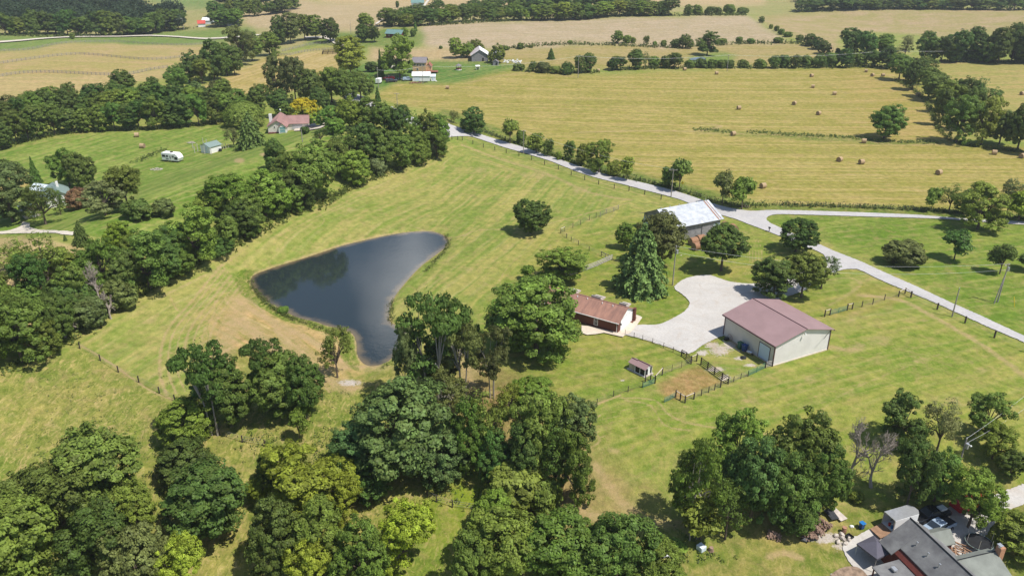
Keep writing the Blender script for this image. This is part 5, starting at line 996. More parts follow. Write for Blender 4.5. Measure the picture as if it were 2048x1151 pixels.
# ---------------------------------------------------------------- old barn
c_ = Vector((41.7, 184.3, 0)); c_.z = float(hh(c_.x, c_.y)); t = empty('old_barn', c_, R(27), 'old grey board barn with pale metal roof beside the road', 'barn'); L, W, hw, hr = 14.6, 11.2, 3.9, 6.5
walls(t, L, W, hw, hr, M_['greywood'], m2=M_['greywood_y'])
b = MB(); th = .08
b.slab([(-L / 2 - .5, 0, hr + .1), (L / 2 + .5, 0, hr + .1), (L / 2 + .5, -W / 2 - .7, hw - .22), (-L / 2 - .5, -W / 2 - .7, hw - .22)][::-1], th); b.slab([(-L / 2 - .5, 0, hr + .1), (L / 2 + .5, 0, hr + .1), (L / 2 + .5, W / 2 + 1.3, hw - .55), (-L / 2 - .5, W / 2 + 1.3, hw - .55)], th)
rf = b.build('roof', M_['galv'], t); b = MB()
for x, w_, m_ in ((6.1, .35, 'rust'), (6.9, .2, 'rust')): b.slab([(x, -.1, hr + .1), (x + w_, -.1, hr + .1), (x + w_, -W / 2 - .6, hw - .12), (x, -W / 2 - .6, hw - .12)][::-1], .03)
b.build('rusty_strip', M_['rust'], rf); b = MB()
for i in range(6): b.tube([(-L / 2 + .6 + i * 2.7, 0, hr + .05), (-L / 2 + .6 + i * 2.7, 0, hr + .5)], [.13, .06], 6)
b.build('vent', M_['metal'], rf)
b = MB(); b.box((L / 2 - 1.6, -W / 2 - .04, 1.3), (3.1, .08, 2.6)); b.build('white_panel', M_['sheet'], t); b = MB(); b.box((L / 2 - 3.9, -W / 2 - .12, 1.5), (3.4, .1, 3.0)); d = b.build('door', M_['greywood'], t)
b = MB(); b.box((L / 2 - 4.4, -W / 2 - .14, 3.1), (4.6, .14, .12)); b.build('track', M_['boards'], d); b = MB(); b.box((-L / 2 - .04, W / 2 - 1.2, 1.5), (.08, 2.4, 2.9)); b.build('white_panel', M_['sheet'], t)
# ---------------------------------------------------------------- brick house
pb = U(1234.7, 666.7); ang = R(-33); L, W = 18.2, 6.6; X = Vector((math.cos(ang), math.sin(ang), 0)); Y = Vector((-X.y, X.x, 0)); hw, hr = 2.35, 3.95
c_ = pb - X * L / 2 + Y * W / 2; t = empty('brick_house', c_, ang, 'long low brick house with rusty brown shingle roof', 'house')
walls(t, L, W, hw, hr, M_['brick']); rf = roof(t, L, W, hw, hr, M_['shingle'], 'x', .4, .12)
b = MB(); b.prism([(-W / 2 + .1, hw + .02), (W / 2 - .1, hw + .02), (0, hr - .02)], L / 2 + .003, L / 2 + .10, 'x'); b.build('gable_board', M_['white'], t)
b = MB(); b.box((L / 2 + .06, .2, 1.1), (.1, W - 1.6, 2.2)); b.build('garage_door', M_['white'], t)
b = MB(); b.box((0, -W / 2 - .48, hw - .1), (L + .8, .12, .12)); b.tube([(L / 2 - .15, -W / 2 - .12, 0), (L / 2 - .15, -W / 2 - .12, hw - .1), (L / 2 - .15, -W / 2 - .44, hw)], .05, 6); b.build('gutter', M_['gutter'], t)
for x in (4.6, -3.4): opening(t, 'window', x, -W / 2, 1.25, .75, 1.5, '-y', M_['trim'], M_['glass'])
for x, w_ in ((-2.9, 2.3), (2.6, 2.0), (8.2, 1.5)):
    b = MB(); b.prism([(.25, hr - .35), (2.4, hr - .35), (2.4, hr - .15), (.25, hr + .55)], x - w_ / 2, x + w_ / 2, 'x'); d = b.build('dormer', M_['boards'], rf); b = MB(); 
    for k in range(3): b.box((x - w_ / 3 + k * w_ / 3, .9, hr + .37), (w_ / 3 - .1, .5, .06), M=Matrix.Rotation(-.31, 3, 'X'))
    b.build('skylight', M_['glass'], d)
b = MB(); s_ = (hr - hw) / (W / 2)
for x, y in ((-6.3, -.5), (-4.4, -.4), (-.9, -.6), (1.2, -.5), (4.4, -.6), (6.6, -.6), (-3, -2.2)): b.tube([(x, y, hr + y * s_), (x, y, hr + y * s_ + .42)], .09, 6)
b.build('vent_pipe', M_['white'], rf); b = MB(); b.box((L / 2 + .4, W / 2 - .3, 1.4), (.5, .5, 2.8)); b.build('brick_pillar', M_['brick'], t)
b = MB(); b.tube([(L / 2 + .2, -W / 2 + .4, 1.9), (L / 2 + .45, -W / 2 + .4, 2.0)], .03, 5); b.box((L / 2 + .45, -W / 2 + .4, 1.85), (.18, .18, .3)); b.build('wall_lamp', M_['dark'], t)
# ---------------------------------------------------------------- hen house
c_, ang, L, W = place3((1255, 739), (1289, 754), (1304, 747)); t = empty('hen_house', c_, ang, 'small hen house with maroon two level roof on the back lawn', 'hen house')
b = MB(); b.box((0, 0, .04), (L + .5, W + .4, .2)); b.build('floor_sill', M_['boards'], t)
walls(t, L * .38, W * .9, 1.35, 1.75, M_['boards'], x0=-L * .3, name='cabin', base=.1); roof(t, L * .4, W * .95, 1.4, 1.8, M_['maroon'], 'x', .12, .05, x0=-L * .3, ridgem=M_['maroon_dark'])
b = MB(); x0, x1 = -L * .1, L / 2
for x in (x0, (x0 + x1) / 2, x1):
    for y in (-W / 2, W / 2): b.box((x, y, .75), (.09, .09, 1.3))
for z in (.16, 1.38):
    for y in (-W / 2, W / 2): b.box(((x0 + x1) / 2, y, z), (x1 - x0 - .09, .08, .09))
b.prism([(-W / 2, 1.43), (W / 2, 1.43), (0, 1.92)], x1 - .04, x1 + .04, 'x'); b.build('frame', M_['white'], t)
b = MB(); b.box(((x0 + x1) / 2, -W / 2 + .06, .77), (x1 - x0 - .1, .02, 1.16)); b.box(((x0 + x1) / 2, W / 2 - .06, .77), (x1 - x0 - .1, .02, 1.16)); b.box((x1 - .08, 0, .77), (.02, W - .2, 1.16)); b.build('wire_mesh', M_['black'], t)
b = MB(); b.box((x1 + .02, .1, .75), (.05, .55, 1.15)); b.build('door', M_['white'], t); roof(t, L * .62, W, 1.45, 1.95, M_['maroon'], 'x', .14, .05, x0=L * .2, ridgem=M_['maroon_dark'])
# ---------------------------------------------------------------- cream house
p0 = U(556, 266); ang = R(8); t = empty('cream_house', p0, ang, 'cream house with reddish hipped roof and white chimney among trees', 'house'); hw = 2.5
walls(t, 6.4, 9, hw, 4.4, M_['cream'], 'y', x0=0, y0=4.3); walls(t, 9.5, 6.5, hw, 4.4, M_['cream'], 'x', x0=5.6, y0=6.6, name='garage_wing'); walls(t, 2.6, 2.5, 2.4, 3.6, M_['white'], 'y', x0=1.9, y0=-.3, name='entrance_bay')
roof(t, 6.4, 9, hw, 4.4, M_['hshingle'], 'y', .45, .12, x0=0, y0=4.3); roof(t, 9.5, 6.5, hw, 4.45, M_['hshingle'], 'x', .4, .12, x0=5.6, y0=6.6); roof(t, 2.6, 2.5, 2.4, 3.65, M_['hshingle'], 'y', .3, .1, x0=1.9, y0=-.3)
b = MB(); b.box((0, 0, 0), (1, 1, .1)); b.v = []; b.f = []; b.m = []
for pts in ([(-1.9, 7.6, 4.0), (3.2, 7.6, 4.0), (.8, 7.2, 6.9)], ): b.add([(-2.4, 4.5, 3.3), (3.6, 4.5, 3.3), (3.6, 9.4, 3.3), (-2.4, 9.4, 3.3), (.6, 7.0, 5.9)], [(0, 1, 4), (1, 2, 4), (2, 3, 4), (3, 0, 4), (0, 3, 2, 1)])
b.build('tower_roof', M_['hshingle'], t); b = MB(); b.box((-2.7, 5.2, 2.8), (1.0, .9, 5.6)); b.build('chimney', M_['trim'], t)
opening(t, 'window', 1.9, -1.55, 1.5, 1.9, 1.9, '-y', M_['trim'], mat('pale_glass', (.18, .34, .36), .15)); opening(t, 'window', -.9, -.2, 2.1, .5, .7, '-y', M_['trim'], M_['glass'], bars=0)
b = MB(); b.box((6.4, 3.31, 1.3), (3.6, .08, 2.4)); b.build('garage_door', M_['greyh'], t); b = MB(); b.box((-.4, -.4, .1), (5.6, .6, .6)); b.build('brick_plinth', M_['brick'], t)
b = MB(); b.tube([(.6, 7, 5.8), (.6, 7, 6.6)], .03, 4); b.tube([(.5, 6.9, 6.6), (.75, 6.8, 6.7)], [.05, .35], 8); b.build('satellite_dish', M_['white'], t)
# ---------------------------------------------------------------- green roofed shed and garden
c_, ang, L, W = place3((403, 305), (421, 307.5), (444, 301)); t = empty('garden_shed', c_, ang, 'pale shed with green roof inside a ring of white posts', 'shed')
walls(t, L, W, 2.1, 3.0, M_['white'], 'y'); roof(t, L, W, 2.1, 3.0, M_['greenroof'], 'y', .25, .08); b = MB(); b.box((L * .1, -W / 2 - .03, 1), (.9, .06, 1.9)); b.build('door', M_['sheet'], t)
k = 0
for px, py, h in [(386, 297, 2.0), (390, 306, 2.2), (396, 303, 2.6), (402, 299, 1.6), (407, 290, 2.4), (410, 308, 2.4), (423, 309, 2.2), (414, 291, 2.2), (441, 300, 2.6), (447, 298, 1.8), (452, 297, 1.8), (457, 295, 1.4)]:
    o = tag(MB().box((0, 0, h / 2), (.14, .14, h)).build('garden_post', M_['palefence']), 'weathered white post in the garden ring round the green roofed shed', 'post', 'white posts round the garden shed'); o.location = U(px, py)
o = tag(MB().tube([(0, 0, .2), (0, 0, .9)], .5, 12).build('water_trough', M_['black']), 'dark tub at the right corner of the green roofed shed', 'tub'); o.location = U(441, 303)
def heap(name, px, py, r, n, m, label, cat, seed, l=.8, rad=.06, hgt=.6):
    rg = np.random.default_rng(seed); b = MB(); p = U(px, py)
    for _ in range(n):
        a, q = rg.uniform(0, 2 * PI), r * math.sqrt(rg.uniform()); x, y = q * math.cos(a), q * math.sin(a) * .6; z = hgt * (1 - q / r) * rg.uniform(.2, 1) + rad; d = Vector(rg.normal(size=3)); d.z *= .35; d = d.normalized() * l * rg.uniform(.5, 1) / 2
        b.tube([(x - d.x, y - d.y, max(.03, z - d.z)), (x + d.x, y + d.y, z + d.z)], rad * rg.uniform(.6, 1.3), 5)
    o = tag(b.build(name, m, fix=False), label, cat); o.location = p; return o
heap('brush_pile', 314, 339, 1.8, 60, M_['boards'], 'grey heap of brushwood on the left lawn below the caravan', 'pile', 1); heap('brush_pile', 382, 286, 1.4, 40, M_['boards'], 'small brush heap above the garden shed', 'pile', 2); heap('brush_pile', 1488, 414, 1.6, 30, M_['log'], 'reddish brush heap by the trees at the road fork', 'pile', 7)
# ---------------------------------------------------------------- caravan
p0 = U(346, 322.5); t = empty('caravan', p0, R(-18), 'white travel trailer with dark stripes parked on the left lawn', 'caravan')
MB().prism([(-3.0, .55), (3.0, .55), (3.35, 1.5), (2.9, 2.3), (2.2, 2.85), (-2.9, 2.85), (-3.05, 2.7)], -1.15, 1.15, 'y').build('body', M_['white'], t, bevel=.05)
b = MB(); b.box((-2.2, -1.16, 1.9), (1.2, .03, .7)); b.box((.2, -1.16, 1.6), (.3, .03, .9)); b.box((2.3, -1.16, 1.4), (1.1, .03, .8)); b.box((-.9, -1.16, 1.0), (1.0, .03, .2)); b.build('stripe', M_['black'], t)
for x in (-.9, 1.2): opening(t, 'window', x, -1.15, 1.9, .7, .5, '-y', M_['dark'], M_['glass'], .05, 0)
opening(t, 'door', .75, -1.15, 1.55, .55, 1.7, '-y', M_['trim'], M_['white'], .04, 0); b = MB(); b.box((0, 0, 2.98), (.8, .7, .25)); b.build('air_conditioner', M_['dark'], t, bevel=.04)
for x in (-.6, .25):
    for y in (-1.0, 1.0): wheel(t, x, y, .35, .35, .2)
b = MB(); b.tube([(3.0, -.7, .5), (4.2, 0, .45), (3.0, .7, .5)], .05, 5); b.build('drawbar', M_['dark'], t)
# ---------------------------------------------------------------- cottage and garage on the left
t = empty('white_cottage', U(118, 404), R(-55), 'white cottage with pale green roof half hidden by trees', 'house'); walls(t, 9, 6, 2.6, 4.2, M_['white'], 'x'); roof(t, 9, 6, 2.6, 4.2, M_['greenroof'], 'x', .4, .1)
for y in (-1.6, 0, 1.6): opening(t, 'window', 4.5, y, 1.6, .8, 1.3, '+x', M_['trim'], M_['glass'])
b = MB(); b.box((-1, .6, 4.6), (.6, .6, 1.6)); b.build('chimney', M_['trim'], t)
t = empty('cottage_garage', U(62, 430), R(-50), 'small garage with pale green roof beside the gravel track', 'garage'); walls(t, 5.6, 3.6, 2.2, 3.1, M_['boards'], 'x'); roof(t, 5.6, 3.6, 2.2, 3.1, M_['greenroof'], 'x', .3, .1)
b = MB(); b.box((2.84, 0, 1), (.06, 1.4, 1.9)); b.build('door', M_['white'], t)
t = empty('cottage_annex', U(95, 392), R(-20), 'low pale blue roofed outbuilding behind the white cottage', 'outbuilding'); walls(t, 7, 4, 2.2, 3.2, M_['white'], 'x'); roof(t, 7, 4, 2.2, 3.2, M_['sheet'], 'x', .3, .1)
# ---------------------------------------------------------------- farm with tan house
t = empty('tan_house', U(839, 147), R(-2), 'tan two storey house with grey roof beside the tall yard tree', 'house'); hw = 5.3
walls(t, 6.6, 7, hw, 7.2, M_['tan'], 'x', y0=3.5); roof(t, 6.6, 7, hw, 7.2, M_['greyroof'], 'x', .4, .12, y0=3.5); walls(t, 2.4, 5, 3.2, 4.6, M_['tan'], 'y', x0=4.4, y0=4.2, name='side_wing'); roof(t, 2.4, 5, 3.2, 4.6, M_['cedar'], 'y', .3, .1, x0=4.4, y0=4.2)
for x, z in ((-2.1, 4.2), (-.7, 4.2), (.7, 4.2), (2.1, 4.2), (-.9, 2.0)): opening(t, 'window', x, 0, z, .9, 1.1, '-y', M_['trim'], M_['glass'])
b = MB(); b.box((6.0, 1.0, .9), (6.2, 3.4, .16)); [b.box((x, y, .4), (.12, .12, 1.0)) for x in (3.2, 6, 8.9) for y in (-.6, 2.6)]; [b.box((6.0, y, 1.6), (6.2, .06, .08)) for y in (-.65, 2.65)]; b.build('deck', M_['cedar'], t)
t = empty('white_garage', U(842.5, 162.5), R(2), 'long low white garage in front of the tan house', 'garage'); walls(t, 8.2, 5.5, 2.6, 3.8, M_['white'], 'x', y0=2.7); roof(t, 8.2, 5.5, 2.6, 3.8, mat('white_metal_roof', (.80, .80, .80), .5, .03, 1), 'x', .3, .1, y0=2.7)
b = MB(); b.box((-2, -.06, 1.1), (2.6, .06, 2.1)); b.build('garage_door', M_['sheet'], t)
t = empty('white_hut', U(866.5, 162), R(2), 'small white hut right of the white garage', 'shed'); walls(t, 2.1, 2.4, 2.1, 2.9, M_['white'], 'x', y0=1.2); roof(t, 2.1, 2.4, 2.1, 2.9, M_['sheet'], 'x', .2, .08, y0=1.2); b = MB(); b.box((0, -.05, .95), (.8, .05, 1.7)); b.build('door', M_['sheet'], t)
def boxtrailer(p, rz, L, W, h, label, cat='trailer', open_=False, nm='cargo_trailer'):
    t = empty(nm, p, rz, label, cat); z0 = .5
    prof = [(-L / 2, -W / 2), (-L / 2, W / 2), (L / 2 - .5, W / 2), (L / 2, .35), (L / 2, -.35), (L / 2 - .5, -W / 2)]
    if not open_: MB().prism(prof, z0, z0 + h, 'z').build('body', M_['white'], t, bevel=.03)
    else:
        b = MB()
        for i in range(1, 6):
            a, c = Vector((*prof[i], 0)), Vector((*prof[(i + 1) % 6], 0)); d = (c - a); m = (a + c) / 2; b.box((m.x, m.y, z0 + h / 2), (d.length, .05, h), rz=math.atan2(d.y, d.x))
        b.prism([(x * .995, y * .98) for x, y in prof], z0 - .05, z0 + .03, 'z'); b.build('body', M_['white'], t)
        b = MB(); b.prism(prof, z0 + h, z0 + h + .05, 'z'); b.build('roof', M_['metal'], t)
        b = MB(); 
        for y in (-W / 2, W / 2): b.box((-L / 2, y, z0 + h / 2), (.1, .1, h))
        b.box((-L / 2, 0, z0 + h), (.1, W, .12)); b.build('rear_frame', M_['metal'], t)
        b = MB(); b.slab([(-L / 2, -W / 2, z0), (-L / 2, W / 2, z0), (-L / 2 - 1.9, W / 2, .08), (-L / 2 - 1.9, -W / 2, .08)], .06); b.build('ramp', M_['wood'], t)
    for x in (-.5, .35):
        for y in (-W / 2, W / 2): wheel(t, x, y, .34, .34, .2)
    b = MB(); b.tube([(L / 2 - .3, -.6, z0), (L / 2 + 1.1, 0, z0 - .05), (L / 2 - .3, .6, z0)], .05, 5); b.build('drawbar', M_['dark'], t); return t
boxtrailer(U(758, 167), R(80), 3.6, 2.1, 1.9, 'small white box trailer parked on the grass left of the junk')
def pickup(p, rz, m, label, nm='pickup_truck', topper=False, cat='pickup'):
    """length along x, front at +x"""
    t = empty(nm, p, rz, label, cat); import bmesh
    b = MB(); b.prism([(-2.8, .5), (2.75, .45), (2.85, .75), (2.75, 1.02), (1.25, 1.12), (-2.8, 1.1)], -.95, .95, 'y'); body = b.build('body', m, t, bevel=.06)
    b = MB(); b.add([(-.95, -.86, 1.1), (1.2, -.86, 1.12), (1.2, .86, 1.12), (-.95, .86, 1.1), (-.8, -.7, 1.72), (.45, -.7, 1.74), (.45, .7, 1.74), (-.8, .7, 1.72)], [(0, 3, 2, 1), (4, 5, 6, 7), (0, 1, 5, 4), (1, 2, 6, 5), (2, 3, 7, 6), (3, 0, 4, 7)]); cab = b.build('cab', m, t, bevel=.05)
    b = MB(); b.add([(1.14, -.76, 1.18), (1.14, .76, 1.18), (.50, .66, 1.7), (.50, -.66, 1.7)], [(0, 1, 2, 3)]); b.add([(-.93, -.76, 1.2), (-.93, .76, 1.2), (-.83, .66, 1.66), (-.83, -.66, 1.66)], [(0, 3, 2, 1)])
    for s in (-1, 1): b.add([(-.82, s * .868, 1.2), (1.0, s * .868, 1.2), (.45, s * .735, 1.66), (-.75, s * .735, 1.66)], [(0, 1, 2, 3)])
    b.v = [(x * 1.01 + .02, y * 1.012, z) for x, y, z in b.v]; b.build('window', M_['glass'], cab, fix=False)
    if topper: MB().prism([(-2.75, 1.1), (-1.0, 1.1), (-.98, 1.7), (-2.6, 1.68)], -.86, .86, 'y').build('bed_cover', m, t, bevel=.04)
    else:
        b = MB()
        b.box((-1.88, 0, 1.105), (1.6, 1.6, .03)); b.build('bed', M_['black'], t)
    for x in (-1.75, 1.8):
        for y in (-.9, .9): wheel(t, x, y, .4, .4, .24)
    for y in (-.7, .7): MB().box((2.82, y, .82), (.08, .35, .18)).build('headlight', M_['lamp'], t); MB().box((-2.82, y * 1.2, .85), (.06, .14, .35)).build('tail_light', M_['taillamp'], t)
    MB().box((2.86, 0, .52), (.12, 1.8, .18)).build('bumper', M_['chrome'], t, bevel=.02); return t
pickup(U(627, 257), R(178), M_['darkcar'], 'dark pickup parked beside the cream house garage')
pickup(U(783, 164.5), R(20), M_['darkcar'], 'dark blue car among the junk left of the white garage', 'parked_car', True, 'car'); pickup(U(778, 159.5), R(170), M_['red'], 'red vehicle behind the dark blue car in the junk yard', 'parked_car', True, 'car')
pickup(U(817, 161.5), R(15), M_['bluecar'], 'blue grey vehicle left of the white garage', 'parked_car', True, 'car')
heap('scrap_heap', 804, 158, 3.0, 50, M_['metal'], 'low heap of scrap between the parked cars', 'scrap', 3, .8, .12); heap('scrap_heap', 830, 166, 3.2, 55, M_['rust'], 'rusty scrap heap along the front of the white garage', 'scrap', 4, .8, .12); heap('scrap_heap', 845, 165, 2.2, 40, M_['black'], 'dark scrap heap at the right front of the white garage', 'scrap', 5, .8, .12); heap('scrap_heap', 869, 163, 1.2, 25, M_['white'], 'pale scrap heap beside the white hut', 'scrap', 6, .6, .1)
t = empty('gazebo', U(917.5, 140), 0, 'small octagonal garden gazebo on the mown far lawn', 'gazebo'); b = MB(); b.tube([(0, 0, -.1), (0, 0, .25)], 1.5, 8); b.build('floor', M_['trim'], t)
b = MB(); [b.tube([(1.3 * math.cos(a), 1.3 * math.sin(a), .2), (1.3 * math.cos(a), 1.3 * math.sin(a), 2.2)], .06, 5) for a in np.linspace(0, 2 * PI, 9)[:-1]]; b.build('post', M_['dark'], t); b = MB(); b.tube([(0, 0, .4), (0, 0, .9)], 1.3, 8, cap=False); b.build('railing', M_['cedar'], t); b = MB(); b.tube([(0, 0, 2.2), (0, 0, 2.9), (0, 0, 3.2)], [1.65, .35, .1], 8); b.build('roof', M_['greyroof'], t)
t = empty('garden_swing', U(955.5, 140), .3, 'white canopied garden swing right of the gazebo', 'swing'); b = MB(); [b.tube([(x, y, 0), (x, 0, 2.1)], .05, 5) for x in (-.9, .9) for y in (-.8, .8)]; b.build('frame', M_['white'], t); b = MB(); b.slab([(-1.1, -.8, 1.9), (1.1, -.8, 1.9), (1.1, .7, 2.3), (-1.1, .7, 2.3)], .08); b.build('canopy', M_['white'], t); b = MB(); b.box((0, .05, .55), (1.5, .5, .08)); b.box((0, .3, .85), (1.5, .08, .6)); b.build('seat', M_['greyroof'], t)
# ---------------------------------------------------------------- weathered barn
t = empty('weathered_barn', U(960, 123), R(4), 'weathered grey plank barn with steep patched roof, far off', 'barn'); walls(t, 8.6, 13, 3.2, 5.9, M_['greywood'], 'y', y0=6.5)
b = MB(); th = .1; b.slab([(0, -.5, 6.05), (0, 13.4, 6.05), (-4.9, 13.4, 3.0), (-4.9, -.5, 3.0)], th); b.build('roof', mat('rusty_pale_roof', (.50, .38, .36), .7, nscale=.4, col2=(.62, .6, .6)), t); b = MB(); b.slab([(0, -.5, 6.05), (0, 13.4, 6.05), (4.9, 13.4, 3.0), (4.9, -.5, 3.0)][::-1], th); b.build('roof', M_['white'], t)
b = MB(); b.box((1.6, -.04, .9), (.9, .06, 1.8)); b.build('door', M_['black'], t); walls(t, 6.5, 8, 2.4, 4.4, M_['greywood'], 'y', x0=9.5, y0=7, name='side_building'); roof(t, 6.5, 8, 2.4, 4.4, M_['white'], 'y', .3, .1, x0=9.5, y0=7)
t = empty('log_store', U(991, 131), R(-4), 'little grey shed in front of the weathered barn', 'shed'); walls(t, 2.8, 3, 1.7, 2.6, M_['greywood'], 'y', y0=1.5); roof(t, 2.8, 3, 1.7, 2.6, M_['greyroof'], 'y', .2, .08, y0=1.5); b = MB(); b.box((.5, -.05, .7), (.7, .05, 1.3)); b.build('door', M_['black'], t)
t = empty('stone_heap', U(1020, 124), 0, 'scatter of white rubble right of the weathered barn', 'rubble'); rg = np.random.default_rng(9); b = MB()
for k in range(40): b.box((rg.uniform(-4, 6), rg.uniform(-4, 4), rg.uniform(.1, .5)), (rg.uniform(.3, 1), rg.uniform(.3, .9), rg.uniform(.2, .7)), rz=rg.uniform(0, 3))
b.build('rubble', M_['white'], t)
# ---------------------------------------------------------------- far houses
t = empty('log_cabin', U(787, 76), R(-18), 'dark red log cabin with teal roof above the tan strip', 'house'); walls(t, 10, 6, 2.6, 4.4, M_['redwall'], 'x', y0=3); roof(t, 10, 6, 2.6, 4.4, M_['tealroof'], 'x', .6, .12, y0=3); [opening(t, 'window', x, 0, 1.5, .9, 1, '-y', M_['trim'], M_['glass']) for x in (-3, .5, 3.4)]
t = empty('red_roofed_barn', U(404, 54), R(20), 'small barn with bright red roof in the far upper left', 'barn'); walls(t, 5, 5, 2.6, 4.4, M_['white'], 'x', y0=2); roof(t, 5, 5, 2.6, 4.4, M_['redroof'], 'x', .4, .1, y0=2)
t = empty('white_roofed_barn', U(414, 50), R(4), 'long white roofed barn behind the red roofed one', 'barn'); walls(t, 8, 7, 3, 4.6, M_['sheet'], 'x', y0=6); roof(t, 8, 7, 3, 4.6, M_['white'], 'x', .4, .1, y0=6)
t = empty('farmhouse', U(466, 52), R(10), 'grey white farmhouse hidden beneath the round far tree', 'house'); walls(t, 8, 6, 4, 6, M_['greyh'], 'x', y0=3); roof(t, 8, 6, 4, 6, M_['greyroof'], 'x', .3, .1, y0=3); [opening(t, 'window', x, 0, 1.8, .9, 1.1, '-y', M_['trim'], M_['glass']) for x in (-2, 1)]
t = empty('green_roofed_house', U(836, 21), R(8), 'white house with green roof above the long far treeline', 'house'); walls(t, 10, 7, 6.0, 8.6, M_['sheet'], 'x', y0=3); roof(t, 10, 7, 6.0, 8.6, M_['tealroof'], 'x', .4, .1, y0=3); [opening(t, 'window', x, 0, 2, 1, 1.2, '-y', M_['trim'], M_['glass']) for x in (-2.5, 2)]
t = empty('hilltop_house', U(1031, 16), R(0), 'teal roof of a house showing through the far treeline', 'house'); walls(t, 7, 6, 5, 7, M_['white'], 'x', y0=3); roof(t, 7, 6, 5, 7, M_['tealroof'], 'x', .4, .1, y0=3)
# ---------------------------------------------------------------- house at the bottom right
zh = U(1860, 1120).z
def W_(px, py, h): return UZ(px, py, zh + h)
O_ = W_(1822, 1036, 5.6); O2 = W_(1944.5, 1151, 5.6); d0 = (O2 - O_); d0.z = 0; d0.normalize(); hang = math.atan2(d0.y, d0.x)
t = empty('dark_roofed_house', Vector((O_.x, O_.y, zh)), hang, 'dark roofed red house with brick chimney at the bottom right corner', 'house')
Mi = Matrix.Rotation(-hang, 3, 'Z')
def lc(px, py, h):
    v = Mi @ (W_(px, py, h) - Vector((O_.x, O_.y, zh))); return v
def ax(px, py, h): v = lc(px, py, h); return round(v.x, 2), round(v.y, 2)
# local x runs along the main ridge towards the camera, local -y is the left (west) slope
e1 = ax(1770.8, 1096, 2.7); e2 = ax(1786.6, 1112.8, 2.7); e3 = ax(1801, 1096, 3.4); print('house', hang, e1, e2, e3, ax(1752, 1140, 2.4), ax(1799.4, 1118.8, 2.4), 'w1', ax(1863, 1068.4, 4.2), ax(1901, 1058, 4.2), ax(1907.7, 1087, 2.8), 'w2', ax(1918, 1120.3, 4.8), ax(1991, 1102, 4.8), ax(2019.7, 1151, 2.8), 'ch', ax(1998, 1100, 4))
sgn = -1 if e1[1] < 0 else 1
w1 = abs(e1[1] + e2[1]) / 2; b = MB(); Lr = 15.0; st = e3[0]
def rq(x0, x1, y0, z0, y1, z1): 
    q = [(x0, y0, z0), (x1, y0, z0), (x1, y1, z1), (x0, y1, z1)]; return q if (y1 - y0) > 0 else q[::-1]
s2 = abs(e3[1])
b.slab(rq(-.1, st, 0, 5.6, sgn * w1, 2.75), .14); b.slab(rq(st, Lr, 0, 5.6, sgn * s2, 3.45), .14); b.slab(rq(-.1, Lr, 0, 5.6, -sgn * 3.2, 3.2), .14); rf = b.build('roof', M_['dshingle'], t)
b = MB(); b.tube([(-.15, 0, 5.62), (Lr, 0, 5.62)], .09, 6); b.build('ridge_cap', M_['black'], rf); b = MB()
for k in range(3): x = st + .9 + k * 1.9; b.tube([(x, sgn * s2 * .55, 4.3), (x, sgn * s2 * .55, 5.0)], .07, 6); b.box((x + .1, sgn * s2 * .55, 5.0), (.25, .12, .06))
b.build('vent_pipe', M_['metal'], rf)
b = MB(); b.prism([(-3.0, -.5), (w1 * .86, -.5), (w1 * .86, 2.7), (0, 5.4), (-3.0, 3.1)] if sgn > 0 else [(3.0, -.5), (-w1 * .86, -.5), (-w1 * .86, 2.7), (0, 5.4), (3.0, 3.1)], .35, Lr - .2, 'x'); b.build('wall', M_['redwall'], t)
b = MB(); px0, py0 = ax(1799.4, 1118.8, 2.4); px1, py1 = ax(1752, 1140, 2.4); lo_, hi_ = sorted((py0, py1))
b.slab([(px0, lo_, 2.3), (px0 + 7, lo_, 2.3), (px0 + 7, hi_, 2.55), (px0, hi_, 2.55)], .14); po = b.build('porch_roof', M_['dshingle'], t); b = MB(); b.box((px0 + 1.4, (lo_ + hi_) / 2, 2.75), (.7, .5, .25)); b.build('roof_vent', M_['metal'], po)
b = MB(); [b.box((px0 + x, y, 1.1), (.14, .14, 2.3)) for x in (.2, 3.4) for y in (lo_ + .2, hi_ - .2)]; b.build('porch_post', M_['redwall'], t)
# wing 1: small side gable; wing 2: large gable with chimney
a = ax(1863, 1068.4, 4.2); c = ax(1901, 1058, 4.2); g = ax(1907.7, 1087, 2.8)
b = MB(); x0 = (a[0] + c[0]) / 2 - .1; x1 = g[0] + .15; yy = c[1] if abs(c[1]) > abs(g[1]) else g[1]
b.slab(sorted([(x0, 0, 4.3), (x1, 0, 3.0), (x1, yy, 3.0), (x0, yy, 4.3)], key=lambda q: 0), .12); b.slab([(x0 - 1.6, 0, 3.2), (x0, 0, 4.3), (x0, yy, 4.3), (x0 - 1.6, yy, 3.2)], .12); b.build('roof', M_['lshingle'], t, fix=True)
b = MB(); b.prism([(x0 - 1.4, -.4), (x1 - .2, -.4), (x1 - .2, 2.95), (x0, 4.15), (x0 - 1.4, 3.2)], min(0, yy * .94), max(0, yy * .94), 'y'); b.build('side_wall', M_['redwall'], t)
a = ax(1918, 1120.3, 4.8); c = ax(1991, 1102, 4.8); g = ax(2019.7, 1151, 2.8); x0 = (a[0] + c[0]) / 2; yy = c[1]
b = MB(); b.slab([(x0, 0, 4.9), (x0 + 6, 0, 2.2), (x0 + 6, yy, 2.2), (x0, yy, 4.9)], .14); b.slab([(x0 - 1.1, 0, 4.35), (x0, 0, 4.9), (x0, yy, 4.9), (x0 - 1.1, yy, 4.35)], .14); r2 = b.build('roof', M_['lshingle'], t)
b = MB(); b.tube([(x0, 0, 4.93), (x0, yy, 4.93)], .07, 6); b.build('ridge_cap', M_['black'], r2)
